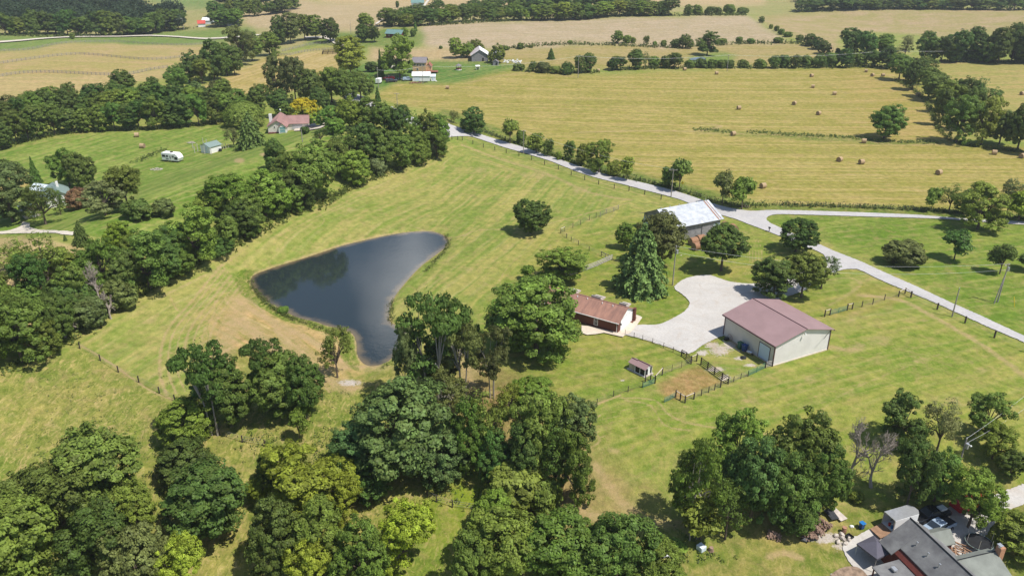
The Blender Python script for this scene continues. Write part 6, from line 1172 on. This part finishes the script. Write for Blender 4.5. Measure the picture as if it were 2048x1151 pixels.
b = MB(); b.prism([(x0 - .8, -.4), (x0 + 5.8, -.4), (x0 + 5.8, 2.2), (x0, 4.75), (x0 - .8, 4.3)], min(0, yy * .95), max(0, yy * .95), 'y'); b.build('side_wall', M_['redwall'], t)
b = MB(); b.box((x0 + .3, yy + (.25 if yy > 0 else -.25), 3.2), (.75, .7, 5.2)); ch = b.build('chimney', mat('tan_brick', (.42, .22, .13), .9, .15, 6), t); b = MB(); b.tube([(x0 + .3, yy, 5.8), (x0 + .3, yy, 6.1)], .2, 8); b.box((x0 + .3, yy, 6.15), (.6, .5, .05)); b.build('chimney_cap', M_['metal'], ch)
b = MB(); rg = np.random.default_rng(3)
dk = ax(1915, 1103, .6)
t2 = empty('timber_heap', W_(1912, 1104, 0), hang, 'heap of red brown planks between the wings of the dark roofed house', 'timber'); t2.location.z = zh
for k in range(34): b.box((rg.uniform(-1.2, 1.2), rg.uniform(-1.5, 1.5), rg.uniform(.1, 1.0)), (rg.uniform(.8, 2.4), .12, .08), rz=rg.normal(0, .7))
b.build('plank', M_['wood'], t2)
# canopy tent
gp = U(1744, 1118); t = empty('canopy_tent', gp, math.atan2(-3, 1.7) * 0 + R(-62), 'square dark grey canopy tent on the gravel beside the dark roofed house', 'canopy'); s_ = 1.55
b = MB(); b.add([(-s_, -s_, 2.1), (s_, -s_, 2.1), (s_, s_, 2.1), (-s_, s_, 2.1), (0, 0, 3.05)], [(0, 1, 4), (1, 2, 4), (2, 3, 4), (3, 0, 4), (3, 2, 1, 0)])
for k in range(4): a_ = Matrix.Rotation(k * PI / 2, 3, 'Z'); b.box(a_ @ Vector((0, -s_, 1.98)), (s_ * 2, .03, .26), M=a_)
b.build('canopy', M_['tarp'], t); b = MB(); [b.box((x, y, 1.02), (.05, .05, 2.05)) for x in (-s_ + .08, s_ - .08) for y in (-s_ + .08, s_ - .08)]; b.build('leg', M_['metal'], t)
pr = U(1775, 1069); pf = U(1822, 1048); dv = (pf - pr); L = 4.4
t = boxtrailer(U(1799, 1052), R(20), 4.4, 1.95, 1.9, 'white cargo trailer with open rear door and ramp beside the dark roofed house', 'trailer', True)
TR = t.location.copy(); X = Vector((math.cos(R(20)), math.sin(R(20)), 0)); Yv = Vector((-X.y, X.x, 0))
for k, (dx, dy, m, lab, dz) in enumerate([(-1.7, .2, 'red', 'red bucket inside the open cargo trailer', .54), (-1.75, -.35, 'blue', 'blue bucket inside the open cargo trailer', .54), (-1.3, .0, 'white', 'white bucket inside the open cargo trailer', .54)]):
    o = tag(MB().tube([(0, 0, 0), (0, 0, .4)], [.15, .18], 10).build('bucket', M_[m]), lab, 'bucket'); o.location = TR + X * dx + Yv * dy + Vector((0, 0, dz))
pickup(U(1858, 1036), R(199), M_['blackcar'], 'black pickup behind the white cargo trailer, part hidden by the tree', topper=False)
o = tag(MB().box((0, 0, .15), (1.1, .9, .3)).build('cooler_box', M_['white'], bevel=.05), 'white box with red lid lying in the black pickup bed', 'box'); q = U(1858, 1036); o.location = q + Vector((1.8, .62, 1.12)); o.rotation_euler = (0, 0, .35)
pickup(U(1872, 1062), R(208), M_['bluecar'], 'silver blue pickup between the black pickup and the dark roof'); pickup(U(1938, 1014), R(20), M_['red'], 'red car glimpsed under the tree behind the black pickup', 'parked_car', True, 'car')
bin_(U(1722.5, 1056), .4, M_['blued'], 'dark blue wheelie bin with bright blue lid by the cargo trailer ramp', s=1.0, lid=M_['blue'])
t = empty('burn_barrel', U(1687.5, 1064), 0, 'rusty steel barrel standing at the edge of the gravel', 'barrel'); MB().tube([(0, 0, 0), (0, 0, .9)], .3, 14).build('body', M_['rust'], t); b = MB(); [b.tube([(0, 0, z), (0, 0, z + .03)], .32, 14) for z in (.28, .58, .86)]; b.build('hoop', M_['rust'], t)
lump('garden_sack', U(1703, 1053), (.32, .22, .22), M_['white'], 'small white bag between the barrel and the blue bin', 'bag', 2)
FP = [(1672, 1072), (1676, 1084), (1683, 1070), (1690, 1088), (1697, 1079), (1685, 1078)]
for k, (x, y) in enumerate(FP):
    o = lump('fire_pit_stone', U(x, y), (.38 + .05 * (k % 3), .26, .36), M_['stone'], 'pale boulder in the loose ring on the gravel left of the canopy', 'boulder', k + 10, k * 1.1); o['group'] = 'boulders of the fire ring'
t = empty('fire_tray', U(1698, 1075), .5, 'black square fire tray by the ring of boulders', 'fire tray'); b = MB(); [b.box((x, y, .3), (d_[0], d_[1], .2)) for x, y, d_ in ((-.4, 0, (.05, .8)), (.4, 0, (.05, .8)), (0, -.4, (.85, .05)), (0, .4, (.85, .05)))]; b.box((0, 0, .18), (.8, .8, .04)); b.build('tray', M_['black'], t); b = MB(); [b.box((x, y, .1), (.05, .05, .22)) for x in (-.35, .35) for y in (-.35, .35)]; b.build('leg', M_['black'], t)
# firewood
def logpile(px, py, rz, L, Wd, n, label, seed, hgt=.9):
    rg = np.random.default_rng(seed); b = MB()
    for _ in range(n):
        x, y = rg.uniform(-L / 2, L / 2), rg.normal(0, Wd / 4); z = max(.06, (1 - abs(y) / (Wd / 2)) * hgt * rg.uniform(.5, 1)); a = rg.normal(0, .7); l = rg.uniform(.2, .3)
        d = Vector((math.sin(a) * l, math.cos(a) * l, rg.normal(0, .12))); r = rg.uniform(.06, .12); b.tube([Vector((x, y, z)) - d, Vector((x, y, z)) + d], r, 5)
    o = tag(b.build('firewood_pile', M_['log'], fix=False), label, 'firewood'); o.location = U(px, py); o.rotation_euler = (0, 0, rz)
logpile(1603, 1062, R(-58), 4.2, 1.4, 170, 'row of split firewood nearest the grove, left of the pale row', 5); logpile(1618, 1052, R(-58), 4.4, 1.0, 150, 'pale stacked row of firewood in the middle of the wood heap', 6, 1.0); logpile(1636, 1044, R(-50), 3.6, 1.6, 130, 'right end heap of dark firewood beside the black tarp', 7, .8); logpile(1548, 1072, R(-20), 1.6, 1.3, 70, 'small separate heap of firewood under the grove, left of the rows', 8, .7)
t = empty('covered_boat', U(1617, 1077), R(18), 'small boat shape under a black tarp on the lawn', 'boat'); b = MB(); b.add([(-1.3, 0, .1), (-.6, -.5, .1), (.8, -.5, .1), (1.0, 0, .1), (.8, .5, .1), (-.6, .5, .1), (-1.2, 0, .35), (.9, 0, .62)], [(0, 1, 6), (1, 2, 7, 6), (2, 3, 7), (3, 4, 7), (4, 5, 6, 7), (5, 0, 6), (5, 4, 3, 2, 1, 0)]); b.build('tarp', M_['btarp'], t)
o = tag(MB().slab([(-.6, -.9, .35), (.6, -.9, .25), (.7, .9, .5), (-.6, .9, .55)], .04).build('black_tarp', M_['btarp']), 'crumpled black tarp over logs beside the plywood sheet', 'tarp'); o.location = U(1662, 1032); o.rotation_euler = (0, 0, .3)
o = tag(MB().slab([(-.6, -1.1, .12), (.6, -1.1, .12), (.6, 1.1, .3), (-.6, 1.1, .3)], .03).build('plywood_sheet', M_['boards']), 'tan plywood sheet lying on the grass beside the black tarp', 'sheet'); o.location = U(1676, 1030); o.rotation_euler = (0, 0, .45)
o = tag(MB().box((0, 0, .35), (.9, 1.0, .7)).build('white_crate', M_['sheet'], bevel=.03), 'pale crate with a dark knob standing at the left foot of the grove', 'crate'); o.location = U(1402, 1098); o.rotation_euler = (0, 0, .6)
o = tag(MB().tube([(0, 0, 0), (0, 0, .1), (0, 0, .55)], [.4, .32, .28], 10).build('tree_stump', M_['log']), 'brown stump right of the pale crate at the grove foot', 'stump'); o.location = U(1422, 1100)
o = tag(MB().box((0, 0, .3), (1.0, .25, .06)).box((-.4, 0, .15), (.06, .2, .3)).box((.4, 0, .15), (.06, .2, .3)).build('garden_bench', M_['white']), 'low white bench beside the big bottom centre trees', 'bench'); o.location = U(1333, 1114); o.rotation_euler = (0, 0, .2)
poly_sheet('raised_bed', [(1655, 1160), (1668, 1144), (1690, 1134), (1715, 1135), (1733, 1150), (1738, 1170), (1700, 1190), (1660, 1180)], mat('bed_soil', (.24, .17, .12), .95, .35, 2), .12, sm=2)
for k, (x, y) in enumerate([(1663, 1148), (1676, 1141), (1693, 1143), (1706, 1138), (1722, 1141), (1730, 1150), (1700, 1149)]):
    o = lump('bed_stone', U(x, y), (.16, .12, .1), M_['stone'], 'small pale stone on the soil bed at the bottom edge', 'stone', k + 30, k); o['group'] = 'stones of the soil bed'
t = empty('trampoline', U(1955, 1092), 0, 'round dark net covered frame with a pale green rim behind the house', 'trampoline'); b = MB(); b.tube([(0, 0, .75), (0, 0, .8)], 1.6, 20); b.build('mat', M_['black'], t); b = MB(); b.tube([(1.65 * math.cos(a), 1.65 * math.sin(a), .8) for a in np.linspace(0, 2 * PI, 25)], .045, 6, cap=False); b.build('rim', M_['greenroof'], t); b = MB(); [b.tube([(1.6 * math.cos(a), 1.6 * math.sin(a), 0), (1.6 * math.cos(a), 1.6 * math.sin(a), 2.2)], .03, 5) for a in np.linspace(0, 2 * PI, 7)[:-1]]; b.build('leg', M_['metal'], t)
# ---------------------------------------------------------------- hay bales
t0 = empty('hay_bale', (0, 0, 0)); b = MB(); b.tube([(-.75, 0, .82), (.75, 0, .82)], .85, 20, cap=False); b.build('roll', M_['straw'], t0); b = MB(); b.tube([(-.76, 0, .82), (-.74, 0, .82)], .8, 20); b.tube([(.74, 0, .82), (.76, 0, .82)], .8, 20); b.build('bale_face', M_['strawend'], t0)
BAL = [(895, 178, 'lone round bale on the pale end of the hay field below the tan house'), (1369, 141, 'round bale against the hedge, left of the far pole'), (1433, 149, 'round bale just left of the far pole below the hedge'), (1196, 144, 'round bale tucked at the hedge gap right of the near pole'), (1623, 154, 'single round bale high in the middle of the hay field'), (1625.5, 176, 'round bale directly below the one high in the middle of the field'),
 (1732, 144.5, 'leftmost of the three round bales in the top corner'), (1744.5, 153, 'middle of the three round bales in the top corner'), (1765.6, 153, 'rightmost of the three round bales in the top corner'), (1668.6, 190, 'round bale upper right of the lone bale pair mid field'), (1588, 210, 'round bale left of the field centre, dark end showing'), (1477.5, 219, 'leftmost round bale of the upper hay field'), (1636.8, 230, 'lowest round bale of the upper field above the ditch'),
 (1835.7, 192, 'round bale on the bare strip beside the right belt'), (1466, 271, 'round bale just below the left end of the ditch'), (1727.4, 286, 'round bale just below the ditch left of the lone tree'), (2043.5, 190, 'round bale in the far right field at the edge'), (1678.6, 323, 'left one of the two close bales in the lower field'), (1722.4, 328, 'right one of the two close bales in the lower field'),
 (1877, 349, 'round bale alone low on the right of the lower field'), (1525.4, 376, 'round bale nearest the road fork'), (1988, 309, 'round bale below the dark trees at the right'), (2043, 316, 'round bale cut by the right edge in the lower field'), (274, 274, 'weathered bale close to the big wood on the left lawn'), (285.5, 296, 'weathered bale in the middle of the left lawn')]
rb = random.Random(3)
for i, (x, y, lab) in enumerate(BAL):
    o = t0 if i == 0 else copy_tree(t0); o.location = U(x, y); o.rotation_euler = (0, 0, rb.uniform(-.5, .9)); o.scale = (.92,) * 3; tag(o, lab, 'hay bale', 'round hay bales lying on the fields')
def bale2(loc, rz, lab):
    o = copy_tree(t0); o.location = loc; o.rotation_euler = (0, 0, rz); o.scale = (1.25, 1.1, 1.1); tag(o, lab, 'hay bale', 'old bales stacked near the barn')
    for c in o.children: c.data = c.data.copy(); c.data.materials[0] = M_['straws'] if c.name.startswith('roll') else M_['strawend']
bale2(U(1386, 489), R(25), 'old brown bale behind the front one, left of the round tree'); bale2(U(1393, 499), R(25), 'front old brown bale at the left foot of the round tree'); bale2(U(1400, 484), R(25), 'old brown bale, upper right of the stack by the barn')
bale2(U(1447, 458), R(60), 'old bale showing above the round tree, left one'); bale2(U(1466, 463), R(100), 'old bale showing above the round tree, right one')
# ---------------------------------------------------------------- poles and wires
def top_of(px, py, ty):
    p = U(px, py); v = (ty - CY) / F; return p, min(14, max(2, H - p.y * (sp + v * cp) / (cp - v * sp) - p.z))
def pole(px, py, ty, label, arm=None, rz=0., trans=False, cat='utility pole', lampm=False, r=.14):
    p, h = top_of(px, py, ty); t = empty('utility_pole', p, rz, label, cat); b = MB(); b.tube([(0, 0, -.2), (0, 0, h)], [r, r * .68], 8); b.build('pole', M_['pole'], t)
    if arm: b = MB(); b.box((0, .12, h - .35), (arm, .1, .12)); b.build('crossarm', M_['pole'], t); b = MB(); [b.tube([(x, .12, h - .29), (x, .12, h - .05)], [.05, .03], 6) for x in (-arm / 2 + .1, 0, arm / 2 - .1)]; b.build('insulator', M_['lamp'], t)
    else: b = MB(); b.tube([(0, 0, h), (0, 0, h + .2)], [.05, .03], 6); b.build('insulator', M_['lamp'], t)
    if trans: b = MB(); b.tube([(.3, -.1, h - 1.6), (.3, -.1, h - .8)], .22, 12); b.build('transformer', M_['metal'], t)
    if lampm: b = MB(); b.tube([(0, 0, h - 1.2), (.7, -.2, h - 1.0)], .03, 5); b.tube([(.7, -.2, h - 1.05), (.75, -.2, h - 1.15)], [.1, .16], 8); b.build('lamp', M_['lamp'], t)
    return p + Vector((0, 0, h))
PT = {}
for k, a in dict(A=(160, 72, 49, 'pole standing by the farm lane in the far upper left', 1.6), B=(368, 61, 37, 'pole beside the yellowish tree by the red roofed barn', 1.6), C=(605, 284, 259, 'thin pole on the lawn in front of the cream house', None), D=(757, 177, 140, 'pole beside the small white box trailer', None), E=(795, 214, 186, 'pole with crossarm where the road leaves the wood', 2.0),
 F_=(846, 168, 132, 'thin pole in front of the long white garage', None), G=(1047, 307, 260, 'pole on the meadow side of the road, half way to the barn', 1.4), Hh=(1156, 156, 112, 'tall pole at the left end of the hay field hedge', 1.2), I=(1454, 143, 110, 'pole in the middle of the hay field hedge', 1.2), J=(1342, 394, 338, 'tall pole with crossarm just behind the old barn', 2.2), O=(1763, 133, 102, 'pole against the wood at the right end of the hay field hedge', 1.2), P=(702, 68, 46, 'thin pole in front of the far tan hillside', None), Q=(714, 82, 66, 'short pale pole by the trees left of the log cabin', None), S=(1664, 17, 4, 'thin pole on the far hilltop', None), T=(1378, 17, 8, 'tiny pole on the far bare slope', None)).items():
    PT[k] = pole(a[0], a[1], a[2], a[3], a[4])
PT['K'] = pole(1345, 570, 492, 'pole with transformer between the conifer and the gravel yard', None, 0, True); PT['L'] = pole(1995, 604, 527, 'pole with transformer and prop pole on the right hand lawn', 1.6, .5, True)
PT['M'] = pole(1904, 633, 576, 'bare leaning post between road fence and road', None); PT['N'] = pole(1911, 953, 876, 'pole with a lamp arm above the dark roofed house', None, 0, True, lampm=True)
pp = U(1988, 607); q = tag(MB().tube([(0, 0, 0), (PT['L'].x - pp.x, PT['L'].y - pp.y, 6.2)], .12, 8).build('prop_pole', M_['pole']), 'slanting prop leaning against the transformer pole on the right lawn', 'prop pole'); q.location = pp
pp = U(2029, 614); q = tag(MB().tube([(0, 0, 0), (-.5, .3, 2.2)], .06, 6).build('guy_marker', M_['yellow']), 'yellow guy wire guard standing in the right lawn', 'wire guard'); q.location = pp
def wire(a, b_, sag, label, off=(0, 0, 0), r=.014):
    a, b_ = a + Vector(off), b_ + Vector(off); n = 16; m = MB(); m.tube([a.lerp(b_, i / n) - Vector((0, 0, 4 * sag * (i / n) * (1 - i / n))) for i in range(n + 1)], r, 4, cap=False)
    tag(m.build('power_line', M_['wire'], fix=False), label, 'power line', 'overhead wires')
wire(PT['K'], PT['L'], 2.2, 'upper wire from the yard pole to the transformer pole on the lawn'); wire(PT['K'], PT['L'], 2.6, 'lower wire from the yard pole to the transformer pole on the lawn', (0, 0, -1.3))
wire(PT['Hh'], PT['I'], 1.5, 'wire over the hedge between the left and middle hedge poles', r=.035); wire(PT['I'], PT['O'], 1.5, 'wire over the hedge between the middle and right hedge poles', r=.035); wire(PT['F_'], PT['Hh'], 2, 'wire from the white garage pole to the hedge pole', r=.03); wire(PT['O'], PT['O'] + Vector((95, 5, 2)), 1.2, 'wire running right from the last hedge pole', r=.035)
wire(PT['N'], PT['N'] + Vector((30, 22, 3)), 1, 'upper wire leaving the lamp pole to the right'); wire(PT['N'], PT['N'] + Vector((30, 20, 2)), 1.2, 'lower wire leaving the lamp pole to the right', (0, 0, -.9)); wire(PT['A'], PT['B'], 2, 'wire between the two poles of the far farm lane', r=.03)
wire(PT['J'], PT['G'], 1.6, 'wire along the road between the two roadside poles', r=.018); wire(PT['D'], PT['F_'], 1, 'wire from the trailer pole to the garage pole', r=.03)
# ---------------------------------------------------------------- fences
def posts_(t, P, h, r, m, square=True, every=1):
    for p in P[::every]:
        b = MB(); b.box((0, 0, h / 2 - .05), (r * 2, r * 2, h + .1)) if square else b.tube([(0, 0, -.1), (0, 0, h)], r, 7)
        o = b.build('post', m, t); o.location = p - t.location
def fence(name, label, pts, h=1.25, r=.09, rails=0, wires=3, m='fence', rm=None, pix=True, mid=0, cat='fence', railr=.07, top=None, rw=.018):
    P = [U(*p) for p in pts] if pix else pts
    if mid:
        Q = []
        for a, c in zip(P, P[1:]):
            for j in range(mid + 1):
                q = a.lerp(c, j / (mid + 1)); q.z = float(hh(q.x, q.y)); Q.append(q)
        P = Q + [P[-1]]
    t = empty(name, P[0].copy(), 0, label, cat); h *= .9; r *= .75; posts_(t, P, h, r, M_[m])
    b = MB()
    for k in range(rails):
        z = h * (k + .75) / (rails + .1)
        for a, c in zip(P, P[1:]):
            a_, c2 = a - P[0], c - P[0]; d = c2 - a_; b.box((a_ + c2) / 2 + Vector((0, 0, z)), (d.length - .02, .04, railr * 2), M=d.to_track_quat('X', 'Z').to_matrix())
    if rails: b.build('rail', M_[rm or m], t)
    if wires:
        b = MB()
        for k in range(wires):
            z = h * (k + 1) / (wires + .3); b.tube([p - P[0] + Vector((0, 0, z)) for p in P], rw, 3, cap=False)
        b.build('wire', M_['wiremesh'], t, fix=False)
    if top: b = MB(); [b.tube([a - P[0] + Vector((0, 0, h - .12)), c - P[0] + Vector((0, 0, h - .12))], .07, 6) for a, c in top(P)]; b.build('brace', M_['topboard'], t)
    return t
Z5 = lambda L: Z(L, 3.151, 850, 220)
fence('roadside_fence', 'dark post and wire fence along the meadow side of the road', Z5([(170, 187), (207, 189), (235, 192), (302, 215), (368, 237), (440, 255), (512, 272), (592, 292), (671, 314), (753, 344), (840, 374), (921, 410), (1006, 440), (1094, 469), (1192, 495), (1285, 510), (1384, 532), (1487, 564)]), 1.5, .13, rw=.02)
fence('field_fence', 'thin wire fence between road verge and hay field', [(955, 262), (1010, 279), (1070, 297), (1120, 314), (1180, 332), (1230, 350), (1262, 357), (1300, 367), (1340, 375), (1380, 388), (1420, 402), (1460, 412), (1500, 417)], 1.3, .05, mid=1, rw=.015)
fence('side_road_fence', 'row of thin posts in the weeds above the side road', [(1553, 411), (1600, 412), (1660, 414), (1720, 416), (1780, 418), (1840, 421)], 1.5, .06, mid=3, rw=.015)
Zp = lambda L: Z(L, 6.769, 1040, 390)
fence('paddock_fence', 'wire fence rising from the paddock corner post towards the barn', Zp([(552, 520), (605, 490), (715, 443), (820, 403), (938, 338), (1030, 305), (1085, 293)]), 1.5, .07, top=lambda P: [(P[0], P[1])])
fence('wire_gate_fence', 'short dense wire panel fence between two tall posts above the paddock', Zp([(1085, 293), (1168, 250), (1268, 225), (1330, 195)]), 1.4, .08, wires=7, m='pole')
fence('paddock_fence', 'dark post fence falling from the paddock corner to the white boards', Zp([(552, 520), (630, 577), (693, 622), (790, 672), (935, 752), (1100, 825)]), 1.2, .09); fence('picket_panel', 'short panel of close upright stakes beside the white board fence', Zp([(1100, 825), (1155, 855), (1190, 868), (1215, 882)]), 1.4, .07, rails=2, wires=3, m='pole')
fence('board_fence', 'pale four board fence behind the brick house and the fresh green tree', [(1224, 519), (1212, 524), (1195, 532), (1174, 540), (1150, 549), (1122, 556), (1096, 562), (1072, 568)], 1.4, .08, rails=4, wires=0, m='palefence')
fence('yard_fence', 'low wire fence along the lower edge of the gravel yard', [(1250, 669), (1268, 675), (1285, 680), (1305, 686), (1327, 695), (1346, 704), (1362, 711)], 1.2, .05, wires=4)
fence('yard_gate', 'dark metal gate panel at the tip of the gravel yard', [(1363, 711), (1372, 716), (1382, 727)], 1.4, .07, rails=4, wires=0); fence('corner_brace', 'pair of posts with pale top rail at the yard gate', [(1382, 727), (1393, 722)], 1.7, .12, wires=3, top=lambda P: [(P[0], P[1])])
Zs = lambda L: Z(L, 6.206, 1230, 690)
fence('plank_fence', 'dark four plank fence beside the bare earth pen', Zs([(1065, 238), (1148, 297), (1232, 362), (1326, 428), (1402, 478)]), 1.55, .11, rails=4, wires=0); fence('corner_brace', 'two posts with pale rail where the plank fence ends', Zs([(1308, 522), (1402, 480)]), 1.5, .12, wires=2, top=lambda P: [(P[0], P[1])])
fence('pen_fence', 'wire fence and green gate running from the plank fence to the shed corner', Zs([(1402, 480), (1470, 455), (1560, 415), (1650, 385)]), 1.2, .06, wires=5); fence('green_gate', 'long green metal gate beside the shed', Zs([(1650, 385), (1755, 338), (1862, 282)]), 1.25, .06, rails=5, wires=0, m='green', railr=.03); fence('white_gate', 'short pale gate between green gate and shed corner', Zs([(1862, 282), (1950, 262)]), 1.4, .12, rails=4, wires=0, rm='palefence', m='dark', railr=.035)
fence('pen_corner', 'corner of dark posts with pale rails at the bottom of the bare pen', Zs([(752, 642), (808, 680), (868, 714), (978, 668)]), 1.45, .12, wires=2, top=lambda P: list(zip(P, P[1:]))); fence('pen_gate', 'thin grey green gate left of the pen corner', Zs([(752, 642), (680, 680), (612, 712)]), 1.1, .04, rails=5, wires=0, m='green', railr=.025)
fence('pen_fence', 'wire fence with one dark post along the lower side of the pen', Zs([(978, 668), (1070, 625), (1160, 588), (1235, 555), (1308, 522)]), 1.3, .08, wires=4)
fence('coop_brace', 'group of dark posts with pale rails in front of the hen house', Zs([(375, 458), (440, 432), (495, 472)]), 1.4, .11, wires=2, top=lambda P: list(zip(P, P[1:]))); fence('coop_brace', 'tall post and pale rail right of the hen house', Zs([(495, 472), (585, 370)]), 1.7, .11, wires=3, top=lambda P: [(P[0], P[1])]); fence('coop_gate', 'green gate below the hen house', Zs([(345, 528), (420, 500), (495, 472)]), 1.1, .05, rails=5, wires=0, m='green', railr=.025)
fence('pen_fence', 'thin wire fence between hen house posts and yard gate', Zs([(585, 372), (705, 325), (822, 282), (945, 235)]), 1.5, .04, wires=4); fence('lawn_fence', 'wire fence along the worn path below the hen house', [(1285, 774), (1256, 783), (1227, 792), (1194, 808), (1160, 824)], 1.2, .07)
Z6 = lambda L: Z(L, 2.558, 1448, 250)
fence('pasture_fence', 'wire fence with a pale rail and gate above the right meadow', Z6([(514, 980), (541, 972)]), 1.6, .12, top=lambda P: [(P[0], P[1])]); fence('green_gate', 'green metal gate in the fence above the right meadow', Z6([(541, 972), (585, 960), (629, 948)]), 1.25, .06, rails=5, wires=0, m='green', railr=.03); fence('corner_brace', 'two posts with pale rail right of the green meadow gate', Z6([(629, 948), (655, 942)]), 1.6, .12, top=lambda P: [(P[0], P[1])])
fence('pasture_fence', 'wire fence climbing to the corner braces beside the road', Z6([(655, 942), (705, 930), (760, 917), (820, 895), (892, 878)]), 1.5, .08); fence('corner_brace', 'three dark posts with pale rails at the roadside fence corner', Z6([(892, 878), (925, 862), (955, 882)]), 1.5, .12, top=lambda P: list(zip(P, P[1:]))); fence('roadside_fence', 'widely spaced dark posts along the near side of the road, lower right', Z6([(955, 882), (1090, 943), (1232, 1012), (1382, 1087), (1540, 1160)]), 1.6, .15)
fence('pasture_fence', 'dark post fence crossing the rough pasture on the left', [(160, 697), (201, 721), (237, 744), (278, 764), (319, 786), (350, 802)], 1.4, .10); fence('pasture_fence', 'old post fence in the clearing between the lower woods', [(855, 992), (873, 1003), (905, 1014), (950, 1020)], 1.4, .10)
fence('pasture_fence', 'old wire fence behind the grove at the bottom left', [(440, 870), (485, 884), (530, 892)], 1.4, .10)
ZA = lambda L: Z(L, 5.12, 0, 0)
def resam(pts, n):
    P = np.array(smooth(pts, 8)); d = np.r_[0, np.cumsum(np.hypot(*np.diff(P, axis=0).T))]; s = np.linspace(0, d[-1], n); return list(zip(np.interp(s, d, P[:, 0]), np.interp(s, d, P[:, 1])))
fence('far_board_fence', 'uppermost wavy board fence on the far left fields', resam(ZA([(-100, 530), (0, 527), (130, 522), (250, 517), (400, 492), (550, 462), (700, 442), (850, 435), (1000, 432), (1150, 432), (1280, 437), (1400, 447), (1600, 460), (1800, 466), (2048, 458)]) + [(430, 84)], 48), 1.5, .13, rails=3, wires=0, railr=.07, m='pole')
fence('far_board_fence', 'middle wavy board fence on the far left fields', resam(ZA([(-100, 668), (0, 657), (130, 637), (300, 612), (450, 592), (600, 574), (750, 562), (850, 562), (1000, 572), (1200, 592), (1400, 610), (1550, 615), (1700, 608), (1885, 588)]), 44), 1.5, .13, rails=3, wires=0, railr=.07, m='pole')
fence('far_board_fence', 'lowest wavy board fence on the far left fields', resam(Z([(-80, 455), (0, 450), (100, 434), (200, 427), (300, 427), (450, 434), (600, 441), (700, 441), (780, 434), (880, 412), (980, 397)], 2.926, 0, 0), 44), 1.5, .13, rails=3, wires=0, railr=.07, m='pole')
fence('far_board_fence', 'board fence under the far tree cluster, lower one', resam(Z([(770, 415), (860, 412), (900, 402), (1000, 384), (1100, 375), (1230, 368)], 3.724, 350, 0), 22), 1.5, .13, rails=3, wires=0, railr=.07, m='pole'); fence('far_board_fence', 'board fence under the far tree cluster, upper one', resam(Z([(800, 385), (900, 362), (1000, 338), (1100, 330), (1200, 348), (1240, 356)], 3.724, 350, 0), 18), 1.5, .13, rails=3, wires=0, railr=.07, m='pole')
fence('small_pen', 'small square wooden pen on the tan strip', [(645, 109), (676, 108), (676, 104), (647, 105), (645, 109)], 1.6, .14, rails=3, wires=0, mid=2, railr=.1)
# sign and mailbox
t = empty('road_sign', U(1364, 379), R(-20), 'small yellow diamond road sign on the far verge', 'sign'); b = MB(); b.tube([(0, 0, 0), (0, 0, 2.2)], .04, 6); b.build('post', M_['metal'], t); b = MB(); b.box((0, -.06, 2.0), (.65, .03, .65), M=Matrix.Rotation(PI / 4, 3, 'Y')); b.build('plate', M_['yellow'], t)
t = empty('mailbox', U(1538, 463.5), R(30), 'black mailbox on a post at the road edge by the fork', 'mailbox'); b = MB(); b.box((0, 0, .5), (.12, .12, 1.1)); b.box((0, 0, .95), (.9, .1, .08)); b.build('post', M_['dark'], t); b = MB(); b.prism([(-.14, 1.0), (.14, 1.0), (.14, 1.18), (.08, 1.28), (-.08, 1.28), (-.14, 1.18)], -.28, .28, 'y'); b.build('box', M_['black'], t)
# ---------------------------------------------------------------- haze
def haze():
    m = bpy.data.materials.new('haze'); m.use_nodes = True; n = m.node_tree; n.nodes.clear(); o = n.nodes.new('ShaderNodeOutputMaterial'); v = n.nodes.new('ShaderNodeVolumePrincipled')
    v.inputs['Color'].default_value = (.86, .90, .95, 1); v.inputs['Density'].default_value = .00014; v.inputs['Anisotropy'].default_value = .2; n.links.new(v.outputs[0], o.inputs['Volume'])
    b = MB(); b.box((0, 3400, 29), (9500, 8200, 92)); ob = b.build('haze', m); tag(ob, 'thin summer haze over the far fields', 'haze', kind='stuff')
haze()
